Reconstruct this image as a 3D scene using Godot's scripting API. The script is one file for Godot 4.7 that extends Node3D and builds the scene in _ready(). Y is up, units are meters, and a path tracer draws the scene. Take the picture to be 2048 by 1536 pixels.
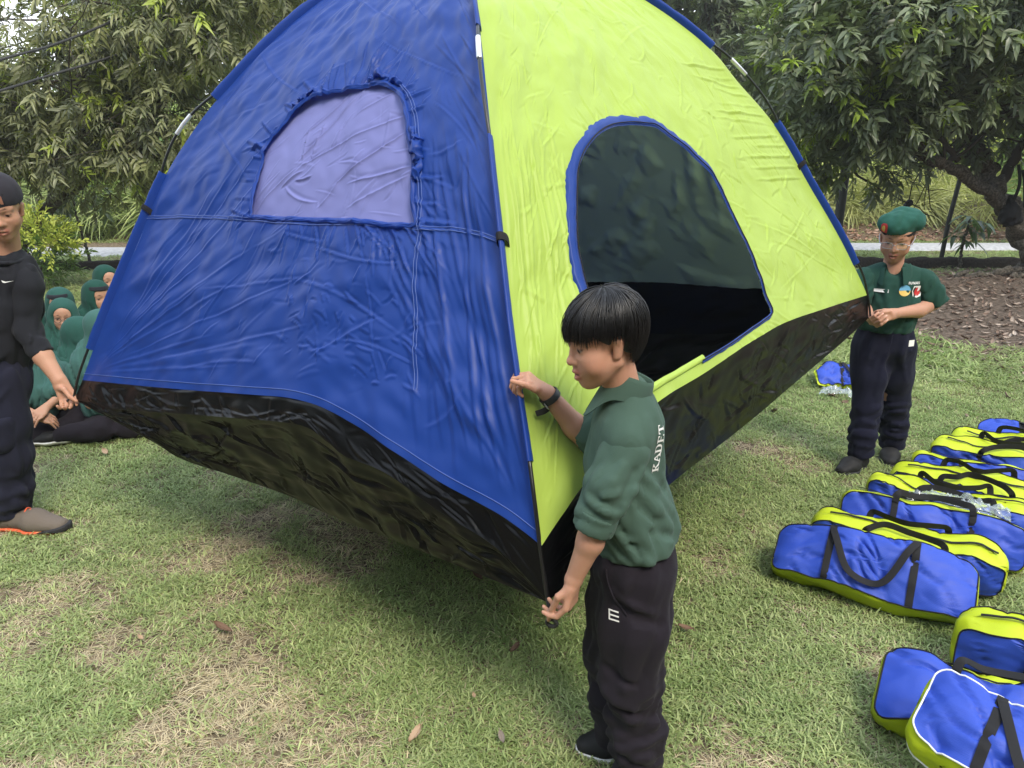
extends Node3D
# A group of scouts lifts a blue and lime dome tent on a lawn. Metres, y up.

var rng := RandomNumberGenerator.new()
var taken := {}
var mats := {}

func _ready() -> void:
	rng.seed = 20240611
	var cam := Camera3D.new()
	cam.name = "camera"
	cam.fov = 54.0
	cam.near = 0.05
	cam.far = 400.0
	cam.position = Vector3(0, 1.68, 0)
	cam.rotation_degrees = Vector3(-17, 0, 0)
	add_child(cam)
	cam.current = true
	var sky_mat := ProceduralSkyMaterial.new()
	sky_mat.sky_top_color = Color(0.78, 0.83, 0.90)
	sky_mat.sky_horizon_color = Color(0.95, 0.96, 0.97)
	sky_mat.sky_curve = 0.25
	sky_mat.ground_bottom_color = Color(0.30, 0.31, 0.26)
	sky_mat.ground_horizon_color = Color(0.72, 0.74, 0.72)
	sky_mat.sun_angle_max = 0.0
	var sky := Sky.new()
	sky.sky_material = sky_mat
	var env := Environment.new()
	env.background_mode = Environment.BG_SKY
	env.sky = sky
	env.background_energy_multiplier = 1.15
	env.ambient_light_source = Environment.AMBIENT_SOURCE_SKY
	env.tonemap_mode = Environment.TONE_MAPPER_LINEAR
	env.tonemap_exposure = 2.4
	env.fog_enabled = true
	env.fog_density = 0.0015
	env.fog_light_color = Color(0.93, 0.95, 0.96)
	env.sdfgi_enabled = true
	env.ssao_enabled = true
	env.ssil_enabled = true
	var we := WorldEnvironment.new()
	we.name = "world_environment"
	we.environment = env
	add_child(we)
	var sun := DirectionalLight3D.new()
	sun.name = "sun"
	sun.light_energy = 0.5
	sun.light_angular_distance = 20.0
	sun.light_color = Color(1.0, 0.965, 0.91)
	sun.shadow_enabled = true
	sun.rotation_degrees = Vector3(-50, 26, 0)
	add_child(sun)
	make_materials()
	build_ground()
	build_road()
	build_trees()
	build_tent()
	build_bags()
	build_people()
	build_grass()
	build_litter()

# ---------------------------------------------------------------- naming and tagging
func fresh(called: String) -> String:
	var n: int = taken.get(called, -1) + 1
	taken[called] = n
	return called if n == 0 else "%s_%03d" % [called, n]

func tag(o: Node3D, label: String, category: String, group := "") -> Node3D:
	o.set_meta("label", label)
	o.set_meta("category", category)
	if group:
		o.set_meta("group", group)
	return o

func thing(called: String, label: String, category: String, at := Vector3.ZERO, group := "") -> Node3D:
	var o := Node3D.new()
	o.name = fresh(called)
	add_child(o)
	o.position = at
	tag(o, label, category, group)
	return o

func part(called: String, mesh: Mesh, m: Material, parent: Node3D) -> MeshInstance3D:
	var o := MeshInstance3D.new()
	o.name = called if parent != self else fresh(called)
	o.mesh = mesh
	o.material_override = m
	parent.add_child(o, true)
	return o

func structure(called: String, mesh: Mesh, m: Material) -> MeshInstance3D:
	var o := part(called, mesh, m, self)
	o.set_meta("kind", "structure")
	return o

func lin(r: float, g: float, b: float) -> Color:
	return Color(r, g, b).linear_to_srgb()

func mat(called: String, c: Color, rough := 0.8, spec := 0.5) -> StandardMaterial3D:
	var m := StandardMaterial3D.new()
	m.resource_name = called
	m.albedo_color = c
	m.roughness = rough
	m.metallic_specular = spec
	mats[called] = m
	return m

func vmat(called: String, rough := 0.8, spec := 0.5) -> StandardMaterial3D:
	var m := mat(called, Color.WHITE, rough, spec)
	m.vertex_color_use_as_albedo = true
	return m

# ---------------------------------------------------------------- textures
func noise(s: int, freq: float, octaves := 4, type := FastNoiseLite.TYPE_SIMPLEX_SMOOTH) -> FastNoiseLite:
	var n := FastNoiseLite.new()
	n.seed = s
	n.frequency = freq
	n.noise_type = type
	n.fractal_octaves = octaves
	return n

func weave_normal(side: int, period: int, s: int, strength: float) -> ImageTexture:
	var im := Image.create(side, side, false, Image.FORMAT_L8)
	var n := noise(s, 0.03, 3)
	for y in side:
		for x in side:
			var w := 0.5 + 0.25 * sin(TAU * x / period) * (1.0 if (y * 2 / period) % 2 == 0 else -1.0) + 0.15 * sin(TAU * y / period)
			w += 0.12 * n.get_noise_2d(x, y)
			im.set_pixel(x, y, Color(w, w, w))
	im.bump_map_to_normal_map(strength)
	return ImageTexture.create_from_image(im)

func mottle(side: int, s: int, freq: float, lo: float, hi: float) -> NoiseTexture2D:
	var t := NoiseTexture2D.new()
	t.width = side
	t.height = side
	t.seamless = true
	t.noise = noise(s, freq, 5)
	var g := Gradient.new()
	g.set_color(0, Color(lo, lo, lo))
	g.set_color(1, Color(hi, hi, hi))
	t.color_ramp = g
	return t

func bumps(side: int, s: int, freq: float, strength: float) -> NoiseTexture2D:
	var t := NoiseTexture2D.new()
	t.width = side
	t.height = side
	t.seamless = true
	t.as_normal_map = true
	t.bump_strength = strength
	t.noise = noise(s, freq, 5)
	return t

func triplanar(m: StandardMaterial3D, scale: float) -> void:
	m.uv1_triplanar = true
	m.uv1_world_triplanar = true
	m.uv1_scale = Vector3.ONE * scale

# ---------------------------------------------------------------- curves
func catmull(pts: Array, n: int) -> PackedVector3Array:
	var q := [pts[0] * 2.0 - pts[1]]
	q.append_array(pts)
	q.append(pts[-1] * 2.0 - pts[-2])
	var fine := PackedVector3Array()
	for i in range(1, q.size() - 2):
		for k in 24:
			var t := k / 24.0
			var a: Vector3 = q[i - 1]
			var b: Vector3 = q[i]
			var c: Vector3 = q[i + 1]
			var d: Vector3 = q[i + 2]
			fine.append(0.5 * ((2.0 * b) + (c - a) * t + (2.0 * a - 5.0 * b + 4.0 * c - d) * t * t + (3.0 * b - a - 3.0 * c + d) * t * t * t))
	fine.append(pts[-1])
	var at := PackedFloat32Array([0.0])
	for i in range(1, fine.size()):
		at.append(at[i - 1] + fine[i].distance_to(fine[i - 1]))
	var out := PackedVector3Array()
	var j := 0
	for i in n:
		var s := at[-1] * i / (n - 1.0)
		while j < fine.size() - 2 and at[j + 1] < s:
			j += 1
		out.append(fine[j].lerp(fine[j + 1], clampf((s - at[j]) / maxf(at[j + 1] - at[j], 1e-6), 0.0, 1.0)))
	return out

func flat_curve(pts: Array, n: int) -> PackedVector2Array:
	var p3 := []
	for p in pts:
		p3.append(Vector3(p.x, p.y, 0))
	var out := PackedVector2Array()
	for p in catmull(p3, n):
		out.append(Vector2(p.x, p.y))
	return out

# ---------------------------------------------------------------- mesh building
class Shape:
	var v := PackedVector3Array()
	var n := PackedVector3Array()
	var c := PackedColorArray()
	var uv := PackedVector2Array()
	var i := PackedInt32Array()
	var paint := Color.WHITE

	func add(p: Vector3) -> int:
		v.append(p)
		c.append(paint)
		return v.size() - 1

	func tri(a: int, b: int, d: int) -> void:
		i.append(a)
		i.append(b)
		i.append(d)

	func quad(a: int, b: int, d: int, e: int) -> void:
		tri(a, b, d)
		tri(a, d, e)

	func tube(path: PackedVector3Array, radius, sides := 8, caps := true) -> void:
		var m := path.size()
		var side := Vector3.ZERO
		var first := v.size()
		for k in m:
			var dir := (path[mini(k + 1, m - 1)] - path[maxi(k - 1, 0)]).normalized()
			if k == 0:
				side = dir.cross(Vector3.UP if absf(dir.y) < 0.9 else Vector3.RIGHT).normalized()
			side = (side - dir * side.dot(dir)).normalized()
			var up := side.cross(dir)
			var r: float = radius if radius is float else radius[k]
			for s in sides:
				var a := TAU * s / sides
				add(path[k] + (side * cos(a) + up * sin(a)) * r)
		for k in m - 1:
			for s in sides:
				var t := (s + 1) % sides
				quad(first + k * sides + s, first + k * sides + t, first + (k + 1) * sides + t, first + (k + 1) * sides + s)
		if caps:
			var e0 := add(path[0])
			var e1 := add(path[m - 1])
			for s in sides:
				var t := (s + 1) % sides
				tri(e0, first + t, first + s)
				tri(e1, first + (m - 1) * sides + s, first + (m - 1) * sides + t)

	# a strip of cloth or webbing with thickness: path, the direction across it at each point, width
	func strap(path: PackedVector3Array, across: Array, width: float, thick: float) -> void:
		var first := v.size()
		var m := path.size()
		for k in m:
			var dir := (path[mini(k + 1, m - 1)] - path[maxi(k - 1, 0)]).normalized()
			var a: Vector3 = across[mini(k, across.size() - 1)]
			a = (a - dir * a.dot(dir)).normalized()
			var up := dir.cross(a) * thick * 0.5
			a *= width * 0.5
			add(path[k] - a + up)
			add(path[k] + a + up)
			add(path[k] + a - up)
			add(path[k] - a - up)
		for k in m - 1:
			var o := first + k * 4
			for s in 4:
				var t := (s + 1) % 4
				quad(o + s, o + 4 + s, o + 4 + t, o + t)
		quad(first, first + 1, first + 2, first + 3)
		var l := first + (m - 1) * 4
		quad(l + 3, l + 2, l + 1, l)

	func grid(p: PackedVector3Array, nu: int, nv: int, keep := PackedByteArray()) -> void:
		var first := v.size()
		for q in p:
			add(q)
		for b in nv - 1:
			for a in nu - 1:
				if keep.is_empty() or keep[b * nu + a]:
					var o := first + b * nu + a
					quad(o, o + nu, o + nu + 1, o + 1)

	func normals() -> void:
		n.resize(v.size())
		n.fill(Vector3.ZERO)
		for k in range(0, i.size(), 3):
			var a := v[i[k]]
			var f := (v[i[k + 2]] - a).cross(v[i[k + 1]] - a)
			n[i[k]] += f
			n[i[k + 1]] += f
			n[i[k + 2]] += f
		for k in n.size():
			n[k] = n[k].normalized() if n[k].length_squared() > 0.0 else Vector3.UP

	# hard edges where faces turn by more than about 40 degrees are kept by not sharing corners
	func mesh(flat := false, origin := Vector3.ZERO) -> ArrayMesh:
		if flat:
			var s := Shape.new()
			for k in i:
				s.paint = c[k]
				s.i.append(s.add(v[k]))
				if uv.size() == v.size():
					s.uv.append(uv[k])
			return s.mesh(false, origin)
		if n.size() != v.size():
			normals()
		if origin != Vector3.ZERO:
			for k in v.size():
				v[k] -= origin
		var arrays := []
		arrays.resize(Mesh.ARRAY_MAX)
		arrays[Mesh.ARRAY_VERTEX] = v
		arrays[Mesh.ARRAY_NORMAL] = n
		arrays[Mesh.ARRAY_COLOR] = c
		if uv.size() == v.size():
			arrays[Mesh.ARRAY_TEX_UV] = uv
		arrays[Mesh.ARRAY_INDEX] = i
		var out := ArrayMesh.new()
		out.add_surface_from_arrays(Mesh.PRIMITIVE_TRIANGLES, arrays)
		return out

# ---------------------------------------------------------------- materials
func make_materials() -> void:
	var fine := weave_normal(256, 8, 2, 2.0)
	var b := mat("tent_blue", lin(0.010, 0.045, 0.255), 0.46, 0.38)
	b.backlight_enabled = true
	b.backlight = lin(0.012, 0.05, 0.30)
	var l := mat("tent_lime", lin(0.41, 0.56, 0.09), 0.45, 0.4)
	l.backlight_enabled = true
	l.backlight = lin(0.30, 0.40, 0.20)
	var net := mat("net", lin(0.19, 0.205, 0.46), 0.75, 0.3)
	net.backlight_enabled = true
	net.backlight = lin(0.10, 0.10, 0.2)
	var tarp_m := mat("tarp", lin(0.004, 0.0042, 0.0048), 0.28, 0.28)
	tarp_m.normal_enabled = true
	tarp_m.normal_texture = bumps(512, 71, 0.05, 4.0)
	tarp_m.normal_scale = 0.12
	triplanar(tarp_m, 5.0)
	mat("lining", lin(0.66, 0.74, 0.80), 0.5, 0.4)
	mat("thread", lin(0.09, 0.15, 0.42), 0.7)
	mat("black_webbing", lin(0.014, 0.014, 0.016), 0.75, 0.35)
	mat("pole", lin(0.011, 0.012, 0.013), 0.32, 0.5)
	var f := mat("ferrule", lin(0.62, 0.63, 0.64), 0.35)
	f.metallic = 0.6
	# bags: coated cloth with a fine weave
	for c in [["bag_blue", lin(0.024, 0.068, 0.44)], ["bag_yellow", lin(0.46, 0.56, 0.012)]]:
		var m := mat(c[0], c[1], 0.55, 0.45)
		m.normal_enabled = true
		m.normal_texture = fine
		m.normal_scale = 0.35
		triplanar(m, 7.0)
	var clear := mat("plastic", Color(0.8, 0.85, 0.9, 0.25), 0.12, 0.8)
	clear.transparency = BaseMaterial3D.TRANSPARENCY_ALPHA
	# plants
	for c in [["leaf", 0.38], ["leaf_soft", 0.55], ["grass_blade", 0.6]]:
		var m := vmat(c[0], c[1], 0.5)
		m.backlight_enabled = true
		m.backlight = lin(0.56, 0.62, 0.30)
	vmat("litter", 0.85, 0.3)
	var bark := mat("bark", lin(0.27, 0.24, 0.20), 0.95, 0.2)
	bark.albedo_texture = mottle(512, 21, 0.02, 0.3, 1.0)
	bark.normal_enabled = true
	bark.normal_texture = bumps(512, 22, 0.03, 8.0)
	triplanar(bark, 2.2)
	mat("bark_dark", lin(0.07, 0.06, 0.05), 0.95, 0.2)
	mat("cable", lin(0.03, 0.03, 0.032), 0.8)
	mat("post_dark", lin(0.02, 0.022, 0.022), 0.6)
	# people
	var skin := vmat("skin", 0.55, 0.38)
	skin.subsurf_scatter_enabled = true
	skin.subsurf_scatter_strength = 0.12
	skin.normal_enabled = true
	skin.normal_texture = bumps(256, 99, 0.09, 3.0)
	skin.normal_scale = 0.35
	triplanar(skin, 12.0)
	var hair := mat("hair", lin(0.006, 0.0055, 0.006), 0.42, 0.5)
	var knit := weave_normal(256, 6, 4, 2.5)
	for c in [["shirt_green", lin(0.058, 0.102, 0.080)], ["shirt_dark_green", lin(0.017, 0.056, 0.043)], ["hijab_green", lin(0.022, 0.075, 0.062)], ["hijab_teal", lin(0.042, 0.108, 0.098)], ["hijab_deep", lin(0.012, 0.052, 0.040)], ["beret_green", lin(0.02, 0.082, 0.064)], ["shirt_black", lin(0.017, 0.018, 0.023)], ["trousers_black", lin(0.016, 0.0132, 0.0185)], ["trousers_navy", lin(0.010, 0.011, 0.026)], ["trousers_cargo", lin(0.016, 0.017, 0.032)], ["cap_mesh", lin(0.03, 0.028, 0.035)]]:
		var m := mat(c[0], c[1], 0.85, 0.25)
		m.normal_enabled = true
		m.normal_texture = knit
		m.normal_scale = 0.4
		triplanar(m, 9.0)
		m.rim_enabled = true
		m.rim = 0.3
	mat("shoe_black", lin(0.012, 0.012, 0.013), 0.7, 0.4)
	mat("shoe_grey", lin(0.15, 0.125, 0.105), 0.85, 0.3)
	mat("shoe_rubber", lin(0.028, 0.028, 0.032), 0.7, 0.4)
	mat("shoe_orange", lin(0.75, 0.13, 0.05), 0.6)
	mat("shoe_white", lin(0.7, 0.7, 0.68), 0.6)
	mat("print_white", lin(0.75, 0.76, 0.74), 0.7)
	mat("red", lin(0.5, 0.03, 0.03), 0.6)
	mat("orange", lin(0.75, 0.2, 0.03), 0.6)
	mat("gold", lin(0.6, 0.4, 0.08), 0.5)
	mat("sky_blue", lin(0.12, 0.35, 0.55), 0.6)
	mat("watch", lin(0.03, 0.032, 0.035), 0.5)
	mat("lens", Color(0.9, 0.93, 0.95, 0.06), 0.05, 0.6).transparency = BaseMaterial3D.TRANSPARENCY_ALPHA
	mat("spectacle_frame", lin(0.34, 0.34, 0.36), 0.3).metallic = 0.4
	mat("leather_patch", lin(0.35, 0.16, 0.10), 0.7)
	mat("rubber_strap", lin(0.02, 0.02, 0.022), 0.55)
	mat("steel", lin(0.5, 0.5, 0.5), 0.25).metallic = 0.9

# ---------------------------------------------------------------- ground, road, kerb
func soil_share(x: float, z: float) -> float:
	# bare ground with leaf litter in the shade of the tree on the right
	var d := Vector2((x - 6.3) / 3.3, (z + 8.3) / 3.7).length()
	return clampf((1.15 - d) * 2.2 + 0.35 * patch.get_noise_2d(x * 1.3, z * 1.3), 0.0, 1.0)

var patch := noise(77, 0.55, 4)
var straw_noise := noise(78, 1.5, 3)

func ground_height(x: float, z: float) -> float:
	var h := 0.025 * patch.get_noise_2d(x * 0.6 + 40, z * 0.6)
	h *= clampf((-z - 3.0) * 0.3, 0.2, 1.0)
	if z < -15.6:
		h += minf((-z - 15.6) * 0.16, 1.1 + (-z - 15.6) * 0.02)
	return h

func build_ground() -> void:
	var sh := Shape.new()
	var xs := PackedFloat32Array()
	var zs := PackedFloat32Array()
	for k in 121:
		var t := (k - 60) / 60.0
		xs.append(t * 14.0 + signf(t) * pow(absf(t), 5.0) * 146.0)
	for k in 121:
		var t := k / 120.0
		zs.append(6.0 - t * 26.0 - pow(t, 6.0) * 180.0)
	zs[0] = 60.0
	var p := PackedVector3Array()
	for j in 121:
		for i in 121:
			p.append(Vector3(xs[i], ground_height(xs[i], zs[j]), zs[j]))
	var soil := lin(0.115, 0.085, 0.058)
	for j in 121:
		for i in 121:
			var x := xs[i]
			var z := zs[j]
			var s := soil_share(x, z)
			var c := Color(0.36, 0.28, 0.185).lerp(Color(0.25, 0.195, 0.155), s)
			if z < -15.2:
				c = Color(0.30, 0.20, 0.14).lerp(Color(0.10, 0.11, 0.05), clampf((-z - 16.0) * 0.3, 0.0, 1.0))
			sh.c.append(c)
	sh.v = p
	for j in 120:
		for i in 120:
			var o := j * 121 + i
			sh.quad(o, o + 121, o + 122, o + 1)
	var m := vmat("soil", 0.95, 0.2)
	m.albedo_texture = mottle(1024, 12, 0.018, 0.45, 1.0)
	m.normal_enabled = true
	m.normal_texture = bumps(1024, 14, 0.05, 10.0)
	triplanar(m, 0.8)
	structure("ground", sh.mesh(), m)

func build_road() -> void:
	var m := mat("road_surface", lin(0.55, 0.55, 0.56), 0.9, 0.3)
	m.albedo_texture = mottle(512, 33, 0.03, 0.75, 1.0)
	triplanar(m, 0.7)
	var sh := Shape.new()
	var p := PackedVector3Array()
	for j in 6:
		for i in 81:
			var x := (i - 40) * 1.0
			var z := -13.75 - j * 0.24 + 0.10 * sin(x * 0.23) + (0.9 if x < 0 else 0.0) * smoothstep(0.0, -6.0, x)
			p.append(Vector3(x, (0.035 + 0.012 * sin(PI * j / 5.0)) if j > 0 and j < 5 else -0.03, z))
	sh.grid(p, 81, 6)
	structure("road", sh.mesh(), m)
	# low earth step along the lawn
	var k := Shape.new()
	var wob := noise(41, 0.7, 3)
	for side in [[-9.5, -4.6, -11.35], [5.2, 9.8, -11.7]]:
		var q := PackedVector3Array()
		var n := 60
		for j in 7:
			for i in n:
				var x: float = lerpf(side[0], side[1], i / (n - 1.0))
				var z: float = side[2] + 0.12 * wob.get_noise_1d(x * 2.0)
				var hgt := 0.13 + 0.04 * wob.get_noise_1d(x * 3.0 + 50)
				var prof: Vector2 = [Vector2(0.16, -0.05), Vector2(0.10, 0.4), Vector2(0.05, 0.85), Vector2(0.0, 1.0), Vector2(-0.12, 1.0), Vector2(-0.22, 0.7), Vector2(-0.4, -0.05)][j]
				q.append(Vector3(x, prof.y * hgt + 0.02 * wob.get_noise_2d(x * 7.0, j * 3.0), z + prof.x))
		k.grid(q, n, 7)
	var km := mat("kerb_earth", lin(0.055, 0.045, 0.036), 0.95, 0.2)
	km.albedo_texture = mottle(256, 44, 0.05, 0.4, 1.0)
	triplanar(km, 2.0)
	structure("kerb", k.mesh(), km)

# ---------------------------------------------------------------- grass
func blade(sh: Shape, at: Vector3, dir: Vector3, length: float, wide: float, rise: float, droop: float, steps := 3) -> void:
	var side := dir.cross(Vector3.UP).normalized() * wide * 0.5
	var first := sh.v.size()
	for k in steps:
		var t := k / float(steps)
		var p := at + dir * length * t + Vector3.UP * (rise * sin(t * droop))
		var w := [0.7, 1.0, 0.75, 0.4][k] as float
		sh.add(p - side * w)
		sh.add(p + side * w)
	sh.add(at + dir * length + Vector3.UP * rise * sin(droop))
	for k in steps - 1:
		sh.quad(first + k * 2, first + k * 2 + 1, first + k * 2 + 3, first + k * 2 + 2)
	sh.tri(first + steps * 2 - 2, first + steps * 2 - 1, first + steps * 2)

func tuft(count: int, length: Vector2, wide: Vector2, rise: Vector2, spread: float) -> ArrayMesh:
	var sh := Shape.new()
	for k in count:
		var a := rng.randf() * TAU
		var d := Vector3(cos(a), 0, sin(a))
		var at := Vector3(rng.randfn(0, spread), -0.004, rng.randfn(0, spread))
		var g := rng.randf_range(0.75, 1.2)
		sh.paint = Color(g, g * rng.randf_range(0.95, 1.05), g)
		blade(sh, at, d, rng.randf_range(length.x, length.y), rng.randf_range(wide.x, wide.y), rng.randf_range(rise.x, rise.y), rng.randf_range(1.5, 2.7))
	return sh.mesh()

func scatter(called: String, mesh: Mesh, m: Material, places: Array, colors: PackedColorArray, label := "", category := "") -> MultiMeshInstance3D:
	var mm := MultiMesh.new()
	mm.transform_format = MultiMesh.TRANSFORM_3D
	mm.use_colors = true
	mm.mesh = mesh
	mm.instance_count = places.size()
	for k in places.size():
		mm.set_instance_transform(k, places[k])
		mm.set_instance_color(k, colors[k])
	var o := MultiMeshInstance3D.new()
	o.name = fresh(called)
	o.multimesh = mm
	o.material_override = m
	o.set_meta("kind", "stuff")
	if label:
		o.set_meta("label", label)
		o.set_meta("category", category)
	return o

func build_grass() -> void:
	var kinds := [
		[tuft(12, Vector2(0.028, 0.062), Vector2(0.0034, 0.0058), Vector2(0.004, 0.018), 0.030), [], PackedColorArray()],
		[tuft(13, Vector2(0.020, 0.048), Vector2(0.0030, 0.0052), Vector2(0.008, 0.026), 0.024), [], PackedColorArray()],
		[tuft(12, Vector2(0.035, 0.080), Vector2(0.0016, 0.0032), Vector2(0.002, 0.010), 0.035), [], PackedColorArray()],
		[tuft(16, Vector2(0.05, 0.10), Vector2(0.005, 0.009), Vector2(0.012, 0.036), 0.06), [], PackedColorArray()],
	]
	var bands := [[0.9, 2.2, 2600.0], [2.2, 3.6, 2000.0], [3.6, 5.5, 1300.0], [5.5, 8.5, 560.0], [8.5, 13.6, 200.0], [14.9, 17.0, 120.0]]
	for b in bands:
		var z0: float = b[0]
		var z1: float = b[1]
		var half := z1 * 0.80 + 0.5
		var n := int((z1 - z0) * half * 2.0 * b[2])
		for k in n:
			var z := -rng.randf_range(z0, z1)
			var x := rng.randf_range(-half, half)
			if absf(x) > -z * 0.80 + 0.5:
				continue
			var soil := soil_share(x, z)
			if rng.randf() < soil * 1.1:
				continue
			if z < -15.5 and x > 0 and rng.randf() < 0.8:
				continue
			var green := 0.56 + 1.35 * patch.get_noise_2d(x * 1.1, z * 1.1) + 0.55 * straw_noise.get_noise_2d(x * 1.5, z * 1.5)
			green += 0.13 * clampf(x, -2.0, 2.0) + (0.18 if z < -3.4 else -0.08)
			var r := rng.randf()
			var kind := 2 if r > clampf(0.62 + green * 0.5, 0.35, 0.93) else (0 if rng.randf() < 0.45 else 1)
			if z < -5.5 and kind != 2:
				kind = 3
			if green < 0.12 and kind != 2 and rng.randf() < 0.72:
				continue
			var s := rng.randf_range(0.7, 1.25) * (1.0 if z > -5.5 else 1.15)
			var basis := Basis(Vector3.UP, rng.randf() * TAU).rotated(Vector3(rng.randfn(0, 1), 0, rng.randfn(0, 1)).normalized(), rng.randfn(0, 0.12)).scaled(Vector3.ONE * s)
			var c: Color
			if kind == 2:
				c = Color(0.66, 0.56, 0.38) * rng.randf_range(0.7, 1.35)
			else:
				var t := clampf(rng.randf() * 0.8 + 0.3 * (1.0 - green), 0.0, 1.0)
				c = Color(0.20, 0.295, 0.085).lerp(Color(0.48, 0.54, 0.24), t) * rng.randf_range(0.75, 1.2)
			c.a = 1.0
			kinds[kind][1].append(Transform3D(basis, Vector3(x, ground_height(x, z), z)))
			kinds[kind][2].append(c)
	var names := ["grass", "grass", "dry_grass", "grass"]
	var labels := ["broad green carpet grass creeping over the lawn", "upright short green grass tufts on the lawn", "dry straw coloured grass lying in thin patches of the lawn", "green lawn grass further back, behind the tent and the bags"]
	for k in 4:
		add_child(scatter(names[k], kinds[k][0], mats["grass_blade"], kinds[k][1], kinds[k][2], labels[k], "grass"))
		print(names[k], " ", kinds[k][1].size())

# a dry fallen leaf: a cupped blade with a midrib
func dry_leaf(length: float, wide: float, curl: float) -> ArrayMesh:
	var sh := Shape.new()
	var p := PackedVector3Array()
	for j in 13:
		var t := j / 12.0
		var w := wide * 0.5 * pow(sin(PI * pow(t, 0.85)), 0.8)
		for i in 7:
			var s := (i - 3) / 3.0
			p.append(Vector3(s * w, curl * (s * s * 0.5 + 1.6 * (t - 0.5) * (t - 0.5)) + 0.002 * sin(t * 30.0 + s * 4.0), (t - 0.5) * length))
	sh.grid(p, 7, 13)
	sh.tube(PackedVector3Array([Vector3(0, curl * 0.4, -length * 0.68), Vector3(0, curl * 0.36, -length * 0.5), Vector3(0, 0.001, 0), Vector3(0, curl * 0.36, length * 0.45)]), [0.0012, 0.0013, 0.001, 0.0004], 5)
	return sh.mesh()

func build_litter() -> void:
	var tones := {"pale": lin(0.42, 0.30, 0.20), "brown": lin(0.17, 0.105, 0.07), "grey": lin(0.25, 0.21, 0.18)}
	# x, z, length, width, turn, tone, label
	var list := [
		[-0.285, -1.83, 0.062, 0.030, -0.5, "pale", "pale pointed dry leaf on the lawn, nearest to the bottom edge of the photo"],
		[-0.03, -1.82, 0.045, 0.018, 0.3, "grey", "small curled dry leaf on the lawn below the front tent corner"],
		[-1.05, -2.36, 0.085, 0.026, 1.2, "brown", "rolled brown dry leaf on the thin grass left of the tent corner"],
		[0.012, -2.24, 0.050, 0.027, -0.7, "brown", "brown dry leaf beside the hand that holds the front tent corner"],
		[0.63, -2.36, 0.062, 0.022, 1.5, "brown", "brown dry leaf lying right of the near boy's trousers"],
		[-0.14, -2.72, 0.075, 0.03, 0.6, "brown", "dark dry leaf in the shadow under the black tarpaulin"],
		[0.86, -3.75, 0.065, 0.025, 1.3, "pale", "pale dry leaf on the grass below the right tent corner"],
		[-1.32, -2.30, 0.03, 0.015, 1.0, "pale", "tiny pale leaf scrap on the thin grass at the left"],
		[-0.12, -2.0, 0.02, 0.012, 0.4, "pale", "tiny pale leaf scrap on the lawn below the tarpaulin"],
		[-2.35, -4.05, 0.07, 0.03, 0.8, "pale", "pale dry leaf on the grass in front of the seated girls"],
		[-2.02, -4.15, 0.06, 0.02, 1.4, "pale", "pale twisted leaf on the grass under the left tent edge"],
	]
	for d in list:
		var m: Material = mats.get("dry_" + d[5])
		if m == null:
			m = mat("dry_" + d[5], tones[d[5]], 0.75, 0.3)
		var o := part("fallen_leaf", dry_leaf(d[2], d[3], d[3] * 0.5), m, self)
		o.position = Vector3(d[0], ground_height(d[0], d[1]) + 0.032, d[1])
		o.rotation = Vector3(0.25, d[4], 0.2)
		tag(o, d[6], "leaf", "dry leaves fallen on the lawn")
	# leaf litter too small to tell apart
	var places := []
	var colors := PackedColorArray()
	for k in 5200:
		var x := rng.randf_range(1.5, 9.5)
		var z := rng.randf_range(-13.0, -4.6)
		if rng.randf() > soil_share(x, z) + 0.03:
			continue
		places.append(Transform3D(Basis.from_euler(Vector3(rng.randfn(0, 0.35), rng.randf() * TAU, rng.randfn(0, 0.35))).scaled(Vector3.ONE * rng.randf_range(0.6, 1.5)), Vector3(x, ground_height(x, z) + 0.012, z)))
		colors.append(Color(0.19, 0.13, 0.10).lerp(Color(0.46, 0.39, 0.33), pow(rng.randf(), 2.0)))
	for k in 2600:
		var x := rng.randf_range(2.0, 18.0)
		var z := rng.randf_range(-17.6, -15.1)
		places.append(Transform3D(Basis.from_euler(Vector3(rng.randfn(0, 0.35), rng.randf() * TAU, rng.randfn(0, 0.35))).scaled(Vector3.ONE * rng.randf_range(1.0, 2.0)), Vector3(x, ground_height(x, z) + 0.02, z)))
		colors.append(Color(0.30, 0.17, 0.11).lerp(Color(0.52, 0.37, 0.28), rng.randf()))
	add_child(scatter("leaf_litter", dry_leaf(0.07, 0.028, 0.014), mats["litter"], places, colors, "brown leaf litter on the bare ground under the right tree and along the road", "leaf litter"))

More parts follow.
